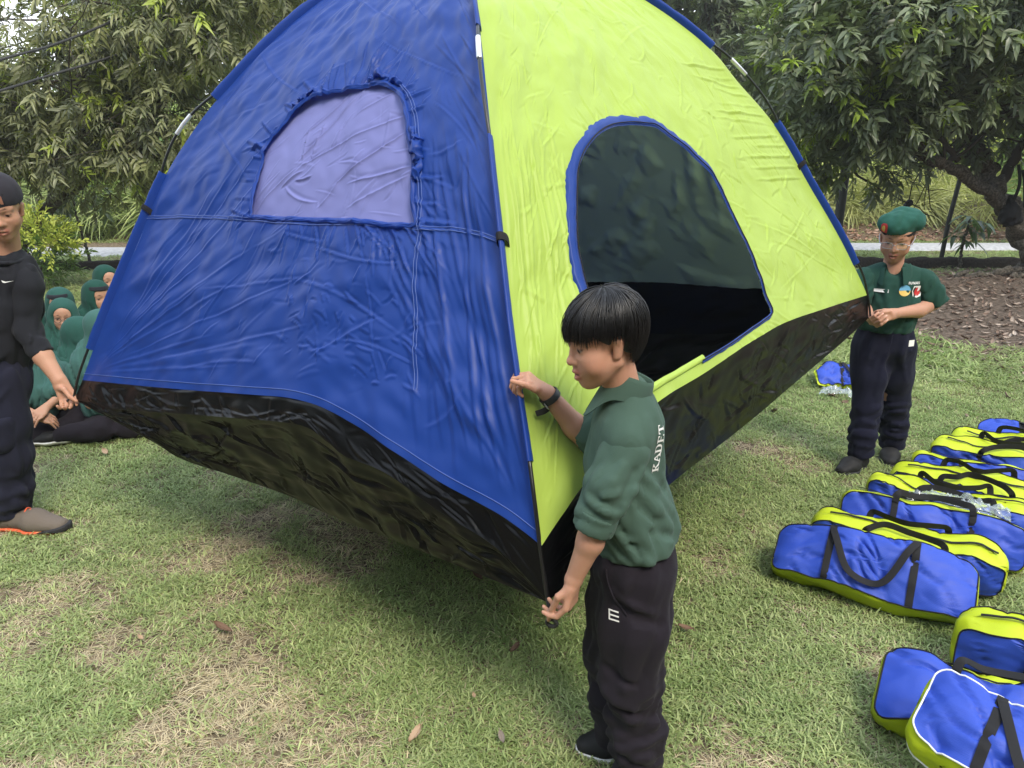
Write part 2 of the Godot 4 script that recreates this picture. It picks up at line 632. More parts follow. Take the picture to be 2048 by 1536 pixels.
# ---------------------------------------------------------------- smooth bodies: tapered bones joined into one surface
class Field:
	var a := PackedVector3Array()
	var ab := PackedVector3Array()
	var inv := PackedFloat32Array()     # 1 / length squared
	var r0 := PackedFloat32Array()
	var r1 := PackedFloat32Array()
	var wx := PackedVector3Array()      # an axis along which the bone is wider
	var wf := PackedFloat32Array()      # by how much
	var k := PackedFloat32Array()       # how softly it joins
	var cut := PackedByteArray()
	var blend := 0.02
	var blotch := FastNoiseLite.new()
	var folds := []                     # [a, b, width, height]
	var noises := []                    # [noise, amplitude]
	var drapes := []                    # [noise, amplitude, frame, centre, reach]: creased noise drawn out along one direction
	var paints := []                    # [a, b, radius, colour, softness]
	var clips := []                     # [point, normal]: what lies beyond is removed
	var thick := 0.0
	var base_color := Color.WHITE
	var lo := Vector3(1e9, 1e9, 1e9)
	var hi := Vector3(-1e9, -1e9, -1e9)

	func bone(p: Vector3, q: Vector3, ra: float, rb: float, wide := Vector3.ZERO, factor := 1.0, soft := -1.0, minus := false) -> void:
		a.append(p)
		ab.append(q - p)
		inv.append(1.0 / maxf((q - p).length_squared(), 1e-9))
		r0.append(ra)
		r1.append(rb)
		wx.append(wide.normalized() if wide != Vector3.ZERO else Vector3.ZERO)
		wf.append(1.0 - 1.0 / factor)
		k.append(blend if soft < 0.0 else soft)
		cut.append(1 if minus else 0)
		if not minus:
			var m := maxf(ra, rb) * maxf(1.0, factor) + 0.03
			lo = lo.min(p - Vector3.ONE * m).min(q - Vector3.ONE * m)
			hi = hi.max(p + Vector3.ONE * m).max(q + Vector3.ONE * m)

	func ball(p: Vector3, r: float, wide := Vector3.ZERO, factor := 1.0, soft := -1.0, minus := false) -> void:
		bone(p, p, r, r, wide, factor, soft, minus)

	func chain(pts: Array, radii: Array, wide := Vector3.ZERO, factor := 1.0, soft := -1.0) -> void:
		for i in pts.size() - 1:
			bone(pts[i], pts[i + 1], radii[i], radii[i + 1], wide, factor, soft)

	func fold(p: Vector3, q: Vector3, width: float, height: float) -> void:
		folds.append([p, q, width, height])

	# folds that run along a direction: rounded ridges with sharp valleys between
	func drape(s: int, amp: float, along: Vector3, across_size: float, along_size: float, centre := Vector3.ZERO, reach := 0.0) -> void:
		var n := FastNoiseLite.new()
		n.seed = s
		n.noise_type = FastNoiseLite.TYPE_SIMPLEX_SMOOTH
		n.fractal_octaves = 1
		n.frequency = 0.62
		var d := along.normalized()
		var e := d.cross(Vector3.UP if absf(d.y) < 0.9 else Vector3.RIGHT).normalized()
		var f := d.cross(e)
		drapes.append([n, amp, d / along_size, e / across_size, f / across_size, centre, reach])

	# brings the ends of the folds onto the surface
	func snap() -> void:
		var use := PackedInt32Array(range(a.size()))
		var keep := noises
		var keep_d := drapes
		var keep_c := clips
		noises = []
		drapes = []
		clips = []
		var out := []
		for f in folds:
			var pts := [f[0], f[0].lerp(f[1], 0.5), f[1]]
			for i in 3:
				var p: Vector3 = pts[i]
				for it in 4:
					var v := value(p, use, [])
					if absf(v) < 0.001:
						break
					var g := Vector3(value(p + Vector3(0.004, 0, 0), use, []) - v, value(p + Vector3(0, 0.004, 0), use, []) - v, value(p + Vector3(0, 0, 0.004), use, []) - v)
					if g.length_squared() < 1e-12:
						break
					p -= g.normalized() * v
				pts[i] = p
			out.append([pts[0], pts[1], f[2], f[3]])
			out.append([pts[1], pts[2], f[2], f[3]])
		folds = out
		noises = keep
		drapes = keep_d
		clips = keep_c

	func wrinkle(n: FastNoiseLite, amp: float) -> void:
		noises.append([n, amp])

	func spot(p: Vector3, q: Vector3, r: float, c: Color, soft := 0.004) -> void:
		paints.append([p, q, r, c, soft])

	func dist(i: int, p: Vector3) -> float:
		var q := p - a[i]
		var t := clampf(q.dot(ab[i]) * inv[i], 0.0, 1.0)
		q -= ab[i] * t
		if wf[i] != 0.0:
			q -= wx[i] * (q.dot(wx[i]) * wf[i])
		return q.length() - (r0[i] + (r1[i] - r0[i]) * t)

	func value(p: Vector3, use: PackedInt32Array, fold_use: Array) -> float:
		var d := 1e3
		for i in use:
			var e := dist(i, p)
			var s := k[i]
			if cut[i]:
				e = -e
				if s > 0.0:
					var h := maxf(s - absf(d - e), 0.0)
					d = maxf(d, e) + h * h * 0.25 / s
				else:
					d = maxf(d, e)
			elif s > 0.0:
				var h := maxf(s - absf(d - e), 0.0)
				d = minf(d, e) - h * h * 0.25 / s
			else:
				d = minf(d, e)
		for f in fold_use:
			var fa: Vector3 = f[0]
			var fd: Vector3 = f[1] - fa
			var t := clampf((p - fa).dot(fd) / fd.length_squared(), 0.0, 1.0)
			var s2: float = (p - fa - fd * t).length_squared() / (f[2] * f[2])
			if s2 < 5.0:
				d -= f[3] * exp(-s2)
		for n in noises:
			d -= n[1] * n[0].get_noise_3dv(p)
		for q in drapes:
			var w := 1.0
			if q[6] > 0.0:
				w = 1.0 - (p - q[5]).length() / q[6]
				if w <= 0.0:
					continue
				w = minf(1.0, w * 2.0)
			d -= q[1] * w * (sqrt(0.005 + pow(q[0].get_noise_3d(p.dot(q[2]), p.dot(q[3]), p.dot(q[4])), 2.0)) * 2.4 - 0.8)
		for c in clips:
			d = maxf(d, (p - c[0]).dot(c[1]))
		return d

	# surface nets over the blocks of cells that the surface crosses
	func mesh(cell: float, origin := Vector3.ZERO) -> ArrayMesh:
		return shape(cell).mesh(false, origin)

	func shape(cell: float, sh: Shape = null) -> Shape:
		if sh == null:
			sh = Shape.new()
		snap()
		const B := 5
		var block := cell * B
		var half := block * 0.8661
		var slack := 0.0
		for f in folds:
			slack = maxf(slack, absf(f[3]) * 1.1)
		for n in noises:
			slack += absf(n[1])
		for n in drapes:
			slack += absf(n[1])
		var nx := int((hi.x - lo.x) / block) + 1
		var ny := int((hi.y - lo.y) / block) + 1
		var nz := int((hi.z - lo.z) / block) + 1
		var index := {}
		var edges := PackedInt64Array()
		var flips := PackedByteArray()
		var first := sh.v.size()
		var val := PackedFloat32Array()
		val.resize((B + 1) * (B + 1) * (B + 1))
		const S := B + 1
		for bz in nz:
			for by in ny:
				for bx in nx:
					var o := lo + Vector3(bx, by, bz) * block
					var mid := o + Vector3.ONE * block * 0.5
					var near := PackedInt32Array()
					var ds := PackedFloat32Array()
					var best := 1e9
					for i in a.size():
						var e := dist(i, mid)
						ds.append(e)
						if not cut[i]:
							best = minf(best, e - k[i] * 0.5)
					if best > half + slack + 0.004:
						continue
					var deep := 1e9
					for i in a.size():
						if not cut[i]:
							deep = minf(deep, ds[i])
					if deep < -half * 1.6 - slack - 0.02:
						var carved := false
						for i in a.size():
							if cut[i] and ds[i] < half * 1.4:
								carved = true
						if not carved and clips.is_empty():
							continue
					for i in a.size():
						if cut[i]:
							if ds[i] < half * 1.5 + k[i]:
								near.append(i)
						elif ds[i] < best + 2.2 * half + 2.0 * k[i]:
							near.append(i)
					var ff := []
					for f in folds:
						var fa: Vector3 = f[0]
						var fd: Vector3 = f[1] - fa
						var t := clampf((mid - fa).dot(fd) / fd.length_squared(), 0.0, 1.0)
						if (mid - fa - fd * t).length() < f[2] * 2.3 + half:
							ff.append(f)
					var n := 0
					for z in S:
						for y in S:
							for x in S:
								val[n] = value(o + Vector3(x, y, z) * cell, near, ff)
								n += 1
					for z in B:
						for y in B:
							for x in B:
								var c := x + S * (y + S * z)
								var v0 := val[c]
								var m := 1 if v0 < 0.0 else 0
								m += (1 if val[c + 1] < 0.0 else 0) + (1 if val[c + S] < 0.0 else 0) + (1 if val[c + S + 1] < 0.0 else 0)
								var u := c + S * S
								m += (1 if val[u] < 0.0 else 0) + (1 if val[u + 1] < 0.0 else 0) + (1 if val[u + S] < 0.0 else 0) + (1 if val[u + S + 1] < 0.0 else 0)
								if m == 0 or m == 8:
									continue
								var sum := Vector3.ZERO
								var cnt := 0
								for e in 12:
									var p0: int = E0[e]
									var p1: int = E1[e]
									var f0 := val[c + (p0 & 1) + S * ((p0 >> 1) & 1) + S * S * (p0 >> 2)]
									var f1 := val[c + (p1 & 1) + S * ((p1 >> 1) & 1) + S * S * (p1 >> 2)]
									if (f0 < 0.0) != (f1 < 0.0):
										var t := f0 / (f0 - f1)
										sum += Vector3(p0 & 1, (p0 >> 1) & 1, p0 >> 2).lerp(Vector3(p1 & 1, (p1 >> 1) & 1, p1 >> 2), t)
										cnt += 1
								var gx := bx * B + x
								var gy := by * B + y
								var gz := bz * B + z
								var key := gx + (gy << 16) + (gz << 32)
								var pos := o + (Vector3(x, y, z) + sum / cnt) * cell
								sh.paint = color(pos) if base_color != Color.WHITE else base_color
								index[key] = sh.add(pos)
								var inside := v0 < 0.0
								if inside != (val[c + 1] < 0.0):
									edges.append(key << 2)
									flips.append(1 if inside else 0)
								if inside != (val[c + S] < 0.0):
									edges.append((key << 2) + 1)
									flips.append(1 if inside else 0)
								if inside != (val[c + S * S] < 0.0):
									edges.append((key << 2) + 2)
									flips.append(1 if inside else 0)
		const STEP := [1, 1 << 16, 1 << 32]
		for e in edges.size():
			var key := edges[e] >> 2
			var ax := edges[e] & 3
			var d1: int = STEP[(ax + 1) % 3]
			var d2: int = STEP[(ax + 2) % 3]
			var q0: int = index.get(key, -1)
			var q1: int = index.get(key - d1, -1)
			var q2: int = index.get(key - d1 - d2, -1)
			var q3: int = index.get(key - d2, -1)
			if q0 < 0 or q1 < 0 or q2 < 0 or q3 < 0:
				continue
			if flips[e]:
				sh.quad(q0, q3, q2, q1)
			else:
				sh.quad(q0, q1, q2, q3)
		sh.paint = Color.WHITE
		return sh

	func color(p: Vector3) -> Color:
		var g := 1.0 + 0.09 * blotch.get_noise_3dv(p * 60.0) + 0.05 * blotch.get_noise_3dv(p * 300.0)
		var red := 0.05 * blotch.get_noise_3dv(p * 45.0 + Vector3(90, 0, 0))
		var c := Color(base_color.r * (g + red), base_color.g * g, base_color.b * (g - red))
		for s in paints:
			var fa: Vector3 = s[0]
			var fd: Vector3 = s[1] - fa
			var l := fd.length_squared()
			var t := clampf((p - fa).dot(fd) / l, 0.0, 1.0) if l > 1e-10 else 0.0
			var d: float = (p - fa - fd * t).length() - s[2]
			var w := clampf(0.5 - d / s[4], 0.0, 1.0)
			if w > 0.0:
				c = c.lerp(s[3], w * s[3].a)
		c.a = 1.0
		return c

	const E0 := [0, 2, 4, 6, 0, 1, 4, 5, 0, 1, 2, 3]
	const E1 := [1, 3, 5, 7, 2, 3, 6, 7, 4, 5, 6, 7]

# ---------------------------------------------------------------- trees and other plants
func leaf_into(sh: Shape, at: Vector3, dir: Vector3, up: Vector3, length: float, wide: float, droop: float, fold: float) -> void:
	var side := dir.cross(up).normalized()
	up = side.cross(dir).normalized()
	var first := sh.v.size()
	for k in 4:
		var t: float = [0.0, 0.3, 0.68, 1.0][k]
		var p := at + dir * length * t - Vector3.UP * (droop * length * t * t) 
		var w: float = [0.06, 0.46, 0.36, 0.0][k] * wide
		if k == 3:
			sh.add(p)
			continue
		sh.add(p - side * w + up * w * fold)
		sh.add(p)
		sh.add(p + side * w + up * w * fold)
	for k in 2:
		var o := first + k * 3
		sh.quad(o, o + 3, o + 4, o + 1)
		sh.quad(o + 1, o + 4, o + 5, o + 2)
	sh.tri(first + 6, first + 9, first + 7)
	sh.tri(first + 7, first + 9, first + 8)

func sprig(count: int, twig: float, length: float, wide: float, droop: float, whorl: float, s: int) -> ArrayMesh:
	var r := RandomNumberGenerator.new()
	r.seed = s
	var sh := Shape.new()
	for k in count:
		var t := lerpf(whorl, 1.0, k / maxf(1.0, count - 1.0))
		var a := k * 2.4 + r.randfn(0, 0.3)
		var out := Vector3(cos(a), sin(a) * 0.55, 0.0)
		var dir := (out * 0.9 + Vector3(0, 0.05, 0.35 + 0.8 * t)).normalized()
		var g := r.randf_range(0.72, 1.25)
		sh.paint = Color(g, g, g * r.randf_range(0.85, 1.1))
		leaf_into(sh, Vector3(0, -0.15 * twig * t * t, twig * t), dir, Vector3(r.randfn(0, 0.3), 1, r.randfn(0, 0.3)).normalized(), length * r.randf_range(0.7, 1.15), wide * r.randf_range(0.8, 1.15), droop * r.randf_range(0.4, 1.4), r.randf_range(0.15, 0.55))
	sh.paint = Color(0.5, 0.42, 0.35)
	sh.tube(PackedVector3Array([Vector3.ZERO, Vector3(0, -0.04 * twig, twig * 0.5), Vector3(0, -0.15 * twig, twig)]), [0.006, 0.004, 0.002], 4, false)
	return sh.mesh()

# sprigs spread through lumps of crown: [centre, radii, how many]
func crown(tree: Node3D, called: String, mesh: Mesh, m: Material, lumps: Array, dark: Color, pale: Color, scale: Vector2, hang: float, s: int, flush := Color(0, 0, 0, 0), flush_share := 0.0, more := 1.0) -> MultiMeshInstance3D:
	var r := RandomNumberGenerator.new()
	r.seed = s
	var n := noise(s, 0.9, 3)
	var places := []
	var colors := PackedColorArray()
	for l in lumps:
		var c: Vector3 = l[0]
		var rad: Vector3 = l[1]
		for k in int(l[2] * more):
			var d := Vector3(r.randfn(), r.randfn(), r.randfn()).normalized()
			var p := c + d * rad * pow(r.randf(), 0.45)
			if n.get_noise_3dv(p * 1.3) < -0.04 and r.randf() < 0.88:    # gaps between boughs
				continue
			var out := (d + Vector3(0, -hang, 0) + Vector3(r.randfn(), r.randfn(), r.randfn()) * 0.45).normalized()
			var b := Basis.looking_at(-out, Vector3.UP if absf(out.y) < 0.95 else Vector3.RIGHT)
			b = b.rotated(out, r.randfn(0, 0.6)).scaled(Vector3.ONE * r.randf_range(scale.x, scale.y))
			places.append(Transform3D(b, p - tree.position))
			var q := clampf(0.5 + 0.7 * n.get_noise_3dv(p * 2.2 + Vector3(9, 2, 5)) + r.randfn(0, 0.22), 0.0, 1.0)
			var col := dark.lerp(pale, q)
			if flush_share > 0.0 and n.get_noise_3dv(p * 2.6 + Vector3(50, 0, 0)) > 0.36 - flush_share:
				col = flush * r.randf_range(0.8, 1.2)
			col.a = 1.0
			colors.append(col)
	var o := scatter(called, mesh, m, places, colors)
	taken[called] = -1
	o.name = called
	tree.add_child(o, true)
	return o

func limb(parent: Node3D, called: String, pts: Array, r0: float, r1: float, m: Material, origin: Vector3, knots := 0.15) -> MeshInstance3D:
	var n := 10 + pts.size() * 6
	var path := catmull(pts, n)
	var rad := []
	var w := noise(int(pts[0].x * 100) + 7, 0.35, 2)
	for k in n:
		path[k] += Vector3(w.get_noise_1d(k), w.get_noise_1d(k + 90), w.get_noise_1d(k + 190)) * r0 * 0.8 - origin
		rad.append(lerpf(r0, r1, pow(k / (n - 1.0), 0.8)) * (1.0 + knots * w.get_noise_1d(k * 3.0)))
	var sh := Shape.new()
	sh.tube(path, rad, 12)
	return part(called, sh.mesh(), m, parent)

# thin side branches that fork from a limb towards places in the crown
func twigs(tree: Node3D, from: Array, to_lumps: Array, count: int, r0: float, m: Material, s: int) -> void:
	var r := RandomNumberGenerator.new()
	r.seed = s
	var sh := Shape.new()
	for k in count:
		var a: Vector3 = from[r.randi() % from.size()]
		var l: Array = to_lumps[r.randi() % to_lumps.size()]
		var b: Vector3 = l[0] + Vector3(r.randfn(), r.randfn(), r.randfn()) * 0.45 * l[1]
		var mid := a.lerp(b, 0.5) + Vector3(r.randfn(), absf(r.randfn()), r.randfn()) * 0.12 * a.distance_to(b)
		var path := catmull([a - tree.position, mid - tree.position, b - tree.position], 14)
		var rad := []
		for q in 14:
			path[q] += Vector3(r.randfn(), r.randfn(), r.randfn()) * 0.012
			rad.append(lerpf(r0, r0 * 0.25, q / 13.0))
		sh.tube(path, rad, 6, false)
		for f in 3:
			var c := path[r.randi_range(5, 12)]
			var e := c + Vector3(r.randfn(), r.randfn() * 0.7, r.randfn()) * 0.35
			sh.tube(PackedVector3Array([c, c.lerp(e, 0.5) + Vector3(0, 0.03, 0), e]), [r0 * 0.35, r0 * 0.25, r0 * 0.1], 5, false)
	part("twigs", sh.mesh(), m, tree).set_meta("kind", "stuff")

func build_trees() -> void:
	var leaf: Material = mats["leaf"]
	var soft: Material = mats["leaf_soft"]
	var bark: Material = mats["bark"]
	var dark_bark: Material = mats["bark_dark"]
	var long_leaf := sprig(10, 0.22, 0.135, 0.044, 0.30, 0.2, 11)
	var narrow_leaf := sprig(11, 0.22, 0.118, 0.036, 0.5, 0.15, 12)
	var small_leaf := sprig(14, 0.30, 0.085, 0.035, 0.2, 0.1, 13)
	var big_leaf := sprig(6, 0.2, 0.34, 0.13, 0.6, 0.3, 14)
	var far_leaf := sprig(12, 0.6, 0.34, 0.14, 0.3, 0.05, 15)
	var reed := sprig(15, 0.25, 0.62, 0.026, 0.7, 0.0, 16)

	# the leaning tree on the right
	var base := Vector3(7.75, 0.0, -10.9)
	var t := thing("leaning_tree", "leaning grey-barked tree with long dark glossy leaves, right of the beret boy", "tree", base)
	limb(t, "trunk", [Vector3(7.9, -0.15, -10.95), Vector3(7.55, 0.25, -10.85), Vector3(7.15, 0.62, -10.8), Vector3(6.72, 1.22, -10.75), Vector3(6.25, 1.75, -10.7), Vector3(5.95, 2.1, -10.6)], 0.20, 0.085, bark, base, 0.3)
	limb(t, "bough", [Vector3(7.1, 0.72, -10.8), Vector3(6.5, 1.18, -10.6), Vector3(5.75, 1.55, -10.4), Vector3(5.0, 1.75, -10.2), Vector3(4.3, 1.86, -10.1), Vector3(3.7, 1.9, -10.0)], 0.11, 0.035, bark, base, 0.35)
	limb(t, "bough", [Vector3(6.2, 1.8, -10.7), Vector3(5.7, 2.3, -10.5), Vector3(5.62, 2.9, -10.4), Vector3(5.85, 3.6, -10.3), Vector3(5.95, 4.4, -10.3)], 0.055, 0.03, dark_bark, base)
	limb(t, "bough", [Vector3(5.0, 1.75, -10.2), Vector3(4.75, 2.1, -10.0), Vector3(4.35, 2.5, -9.8), Vector3(3.9, 2.75, -9.7)], 0.045, 0.02, dark_bark, base)
	limb(t, "bough", [Vector3(6.72, 1.25, -10.75), Vector3(6.9, 1.9, -10.6), Vector3(7.3, 2.6, -10.3), Vector3(7.6, 3.3, -10.0)], 0.075, 0.03, dark_bark, base)
	limb(t, "bough", [Vector3(5.9, 1.6, -10.4), Vector3(5.3, 2.1, -10.2), Vector3(4.9, 2.7, -10.0), Vector3(4.8, 3.4, -9.9)], 0.04, 0.018, dark_bark, base)
	for r in [[8.2, -10.4], [7.0, -10.55], [6.3, -10.75]]:
		limb(t, "root", [Vector3(7.8, 0.12, -10.95), Vector3((7.8 + r[0]) / 2, 0.06, (-10.9 + r[1]) / 2), Vector3(r[0], -0.02, r[1])], 0.10, 0.03, bark, base, 0.3)
	var lumps := [
		[Vector3(6.9, 3.5, -9.9), Vector3(1.5, 1.0, 1.2), 620], [Vector3(5.5, 3.5, -9.7), Vector3(1.4, 0.9, 1.2), 620], [Vector3(4.2, 3.2, -9.6), Vector3(1.2, 0.9, 1.0), 560],
		[Vector3(3.5, 2.7, -9.7), Vector3(0.9, 0.7, 0.8), 360], [Vector3(6.9, 2.55, -10.0), Vector3(0.9, 0.6, 0.8), 300], [Vector3(5.4, 2.5, -10.0), Vector3(1.1, 0.5, 0.8), 300],
		[Vector3(4.3, 2.2, -9.8), Vector3(1.1, 0.45, 0.7), 300], [Vector3(7.9, 2.6, -10.2), Vector3(0.9, 1.0, 0.9), 330], [Vector3(4.5, 1.55, -10.4), Vector3(0.9, 0.25, 0.5), 130],
		[Vector3(6.2, 1.95, -10.9), Vector3(0.9, 0.3, 0.5), 130], [Vector3(3.6, 1.75, -10.2), Vector3(0.5, 0.4, 0.5), 110], [Vector3(6.0, 4.6, -10.2), Vector3(2.6, 0.8, 1.4), 700], [Vector3(7.6, 1.85, -10.3), Vector3(0.5, 0.4, 0.5), 90], [Vector3(5.9, 0.85, -11.2), Vector3(0.35, 0.15, 0.3), 0]]
	crown(t, "crown", long_leaf, leaf, lumps, Color(0.076, 0.100, 0.056), Color(0.256, 0.312, 0.177), Vector2(0.8, 1.35), 0.25, 101, Color(0.322, 0.443, 0.061), 0.02, 1.25)
	twigs(t, [Vector3(5.7, 2.3, -10.5), Vector3(5.0, 1.75, -10.2), Vector3(4.3, 1.86, -10.1), Vector3(5.75, 1.55, -10.4), Vector3(5.85, 3.6, -10.3), Vector3(7.3, 2.6, -10.3), Vector3(4.35, 2.5, -9.8)], lumps, 60, 0.020, dark_bark, 201)

	# the tree on the left, with drooping boughs
	base = Vector3(-7.3, 0.0, -11.2)
	t = thing("drooping_tree", "wide olive-leaved tree with drooping boughs, behind the man in the cap", "tree", base)
	limb(t, "trunk", [Vector3(-7.45, -0.1, -11.2), Vector3(-7.1, 0.4, -11.1), Vector3(-6.7, 0.85, -11.0), Vector3(-6.25, 1.15, -10.9), Vector3(-5.6, 1.5, -10.7), Vector3(-5.0, 1.95, -10.6)], 0.13, 0.05, bark, base, 0.2)
	limb(t, "bough", [Vector3(-6.3, 1.15, -10.9), Vector3(-6.2, 1.8, -10.8), Vector3(-5.6, 2.7, -10.7), Vector3(-4.6, 3.3, -10.5)], 0.06, 0.025, dark_bark, base)
	limb(t, "bough", [Vector3(-5.6, 1.5, -10.7), Vector3(-4.7, 1.65, -10.4), Vector3(-4.0, 1.75, -10.2)], 0.04, 0.015, dark_bark, base)
	limb(t, "bough", [Vector3(-6.2, 1.8, -10.8), Vector3(-6.9, 2.4, -10.6), Vector3(-7.5, 2.8, -10.4)], 0.04, 0.02, dark_bark, base)
	limb(t, "bough", [Vector3(-5.0, 1.95, -10.6), Vector3(-4.3, 2.5, -10.3), Vector3(-3.6, 3.2, -10.1)], 0.045, 0.02, dark_bark, base)
	lumps = [
		[Vector3(-4.2, 3.3, -10.2), Vector3(1.5, 0.8, 1.1), 620], [Vector3(-5.5, 2.8, -10.3), Vector3(1.3, 0.8, 1.0), 520], [Vector3(-6.8, 2.3, -10.3), Vector3(1.2, 0.7, 1.0), 440],
		[Vector3(-4.6, 2.3, -10.1), Vector3(1.2, 0.7, 0.8), 420], [Vector3(-6.0, 1.75, -10.3), Vector3(1.2, 0.5, 0.8), 330], [Vector3(-4.8, 1.75, -10.2), Vector3(0.9, 0.4, 0.6), 170],
		[Vector3(-5.35, 1.25, -10.4), Vector3(0.6, 0.22, 0.5), 50], [Vector3(-7.2, 1.7, -10.3), Vector3(0.7, 0.4, 0.7), 130], [Vector3(-3.3, 3.9, -10.2), Vector3(1.5, 0.8, 1.1), 480], [Vector3(-7.9, 2.2, -10.4), Vector3(0.9, 0.7, 0.8), 220], [Vector3(-4.2, 1.6, -10.2), Vector3(0.4, 0.3, 0.4), 50]]
	crown(t, "crown", narrow_leaf, leaf, lumps, Color(0.106, 0.120, 0.071), Color(0.353, 0.370, 0.176), Vector2(0.75, 1.25), 0.55, 102, Color(0.363, 0.446, 0.066), 0.025, 1.4)
	twigs(t, [Vector3(-5.6, 2.7, -10.7), Vector3(-4.6, 3.3, -10.5), Vector3(-5.6, 1.5, -10.7), Vector3(-4.7, 1.65, -10.4), Vector3(-6.2, 1.8, -10.8), Vector3(-4.3, 2.5, -10.3), Vector3(-6.9, 2.4, -10.6)], lumps, 55, 0.016, dark_bark, 202)

	# taller trees behind: [label, base x, z, trunk height, lean, lumps (offset from base, radii, count), dark, pale, mesh]
	var behind := [
		["tall dark tree rising behind the tent's right shoulder", 5.4, -21.5, 5.4, [[-0.9, 4.6, 0.3, 1.9, 1.6, 1.5, 700], [0.9, 5.4, 0.0, 2.0, 1.6, 1.5, 700], [-0.2, 2.9, 0.4, 1.6, 0.9, 1.0, 280]], Color(0.068, 0.087, 0.054), Color(0.206, 0.250, 0.146), long_leaf],
		["broad dark tree at the right edge, behind the leaning tree", 13.4, -21.5, 5.4, [[-1.2, 4.2, 0.4, 2.2, 1.7, 1.5, 800], [1.2, 5.4, 0.0, 2.4, 1.8, 1.5, 700], [-2.8, 5.6, 0.2, 1.8, 1.2, 1.3, 450]], Color(0.083, 0.112, 0.061), Color(0.255, 0.316, 0.171), long_leaf],
		["feathery yellow-green tree standing tall behind the drooping tree", -9.7, -19.0, 5.0, [[0.6, 4.2, 0.2, 0.9, 1.6, 0.8, 300], [0.3, 6.2, 0.0, 1.1, 1.3, 0.9, 300], [-1.3, 5.4, 0.2, 0.6, 0.8, 0.6, 90]], Color(0.243, 0.331, 0.113), Color(0.440, 0.522, 0.110), small_leaf],
		["sunlit pale green tree at the far left edge under the white sky", -13.4, -19.5, 4.4, [[-0.3, 3.9, 0.4, 1.0, 0.9, 0.9, 200], [0.8, 2.7, 0.4, 1.2, 1.0, 0.9, 260]], Color(0.303, 0.403, 0.101), Color(0.495, 0.550, 0.165), small_leaf],
		["dark round-topped tree behind the overhead cables", -11.6, -23.0, 5.5, [[0.2, 5.2, 0.0, 1.2, 1.0, 1.1, 250], [1.5, 6.9, 0.0, 1.3, 1.2, 1.1, 300], [0.7, 3.6, 0.3, 1.6, 1.1, 1.0, 240]], Color(0.095, 0.131, 0.077), Color(0.257, 0.317, 0.184), long_leaf],
		["dark tree behind the tent's left shoulder", -6.3, -21.5, 5.6, [[0.0, 4.6, 0.0, 2.1, 1.7, 1.4, 700], [1.6, 5.8, 0.0, 2.0, 1.5, 1.3, 500], [-1.2, 3.1, 0.4, 1.6, 0.9, 1.0, 300], [-1.8, 5.9, 0.0, 1.5, 1.2, 1.2, 350]], Color(0.088, 0.106, 0.063), Color(0.285, 0.316, 0.187), narrow_leaf],
	]
	var s := 110
	for b in behind:
		base = Vector3(b[1], ground_height(b[1], b[2]), b[2])
		t = thing("background_tree", b[0], "tree", base, "trees behind the road")
		limb(t, "trunk", [base + Vector3(0, -0.1, 0), base + Vector3(0.12, b[3] * 0.35, 0), base + Vector3(-0.1, b[3] * 0.7, 0), base + Vector3(0.05, b[3], 0)], 0.16, 0.06, bark, base)
		lumps = []
		var big := 1.36 if b[2] == -21.5 else 1.0
		for q in b[4]:
			var l := []
			for i in 6:
				l.append(q[i] * big)
			lumps.append([base + Vector3(l[0], l[1], l[2]), Vector3(l[3], l[4], l[5]), q[6]])
			limb(t, "bough", [base + Vector3(0, b[3] * 0.55, 0), base + Vector3(l[0] * 0.5, lerpf(b[3] * 0.6, l[1], 0.5) + 0.2, l[2] * 0.5), base + Vector3(l[0], l[1], l[2])], 0.06, 0.02, dark_bark, base)
		crown(t, "crown", b[7], leaf if b[7] != small_leaf else soft, lumps, b[5], b[6], Vector2(1.0, 1.6) * big, 0.25, s, Color(0, 0, 0, 0), 0.0, 1.3)
		twigs(t, [base + Vector3(0, b[3] * 0.8, 0), base + Vector3(0.05, b[3], 0)], lumps, 26, 0.02, dark_bark, s + 300)
		s += 1

	# far wood: one mass that closes the view
	lumps = []
	var r := RandomNumberGenerator.new()
	r.seed = 55
	for k in 128:
		# it rings the clearing: straight across behind the road, then round behind the photographer
		var p := Vector3.ZERO
		if k < 60:
			p = Vector3(-26.0 + k * 0.95 + r.randfn(0, 0.6), 0, -27.0 - r.randf() * 6.0)
		else:
			var a := PI * (1.02 + 0.96 * (k - 60) / 67.0)
			p = Vector3(cos(a) * 28.0 + r.randfn(0, 1.0), 0, -sin(a) * 24.0 - 12.0 + r.randfn(0, 1.0))
		var top := 8.2 + 2.2 * sin(k * 0.7) + r.randfn(0, 0.8)
		if k < 60 and p.x < -12.5:
			top = 3.4 + r.randfn(0, 0.4)       # the gap of white sky at the left
		var y := 1.2
		while y < top:
			lumps.append([Vector3(p.x, y, p.z + r.randfn(0, 0.8)), Vector3(2.0, 1.5, 1.4) if k < 60 else Vector3(2.4, 1.5, 2.4), 74])
			y += 1.7
	var holder := Node3D.new()
	var wood := crown(holder, "far_wood", far_leaf, soft, lumps, Color(0.077, 0.123, 0.043), Color(0.261, 0.336, 0.120), Vector2(1.0, 1.7), 0.2, 140, Color(0.358, 0.440, 0.110), 0.05)
	holder.remove_child(wood)
	holder.free()
	wood.set_meta("label", "distant wood that closes the view behind the trees")
	wood.set_meta("category", "wood")
	add_child(wood)

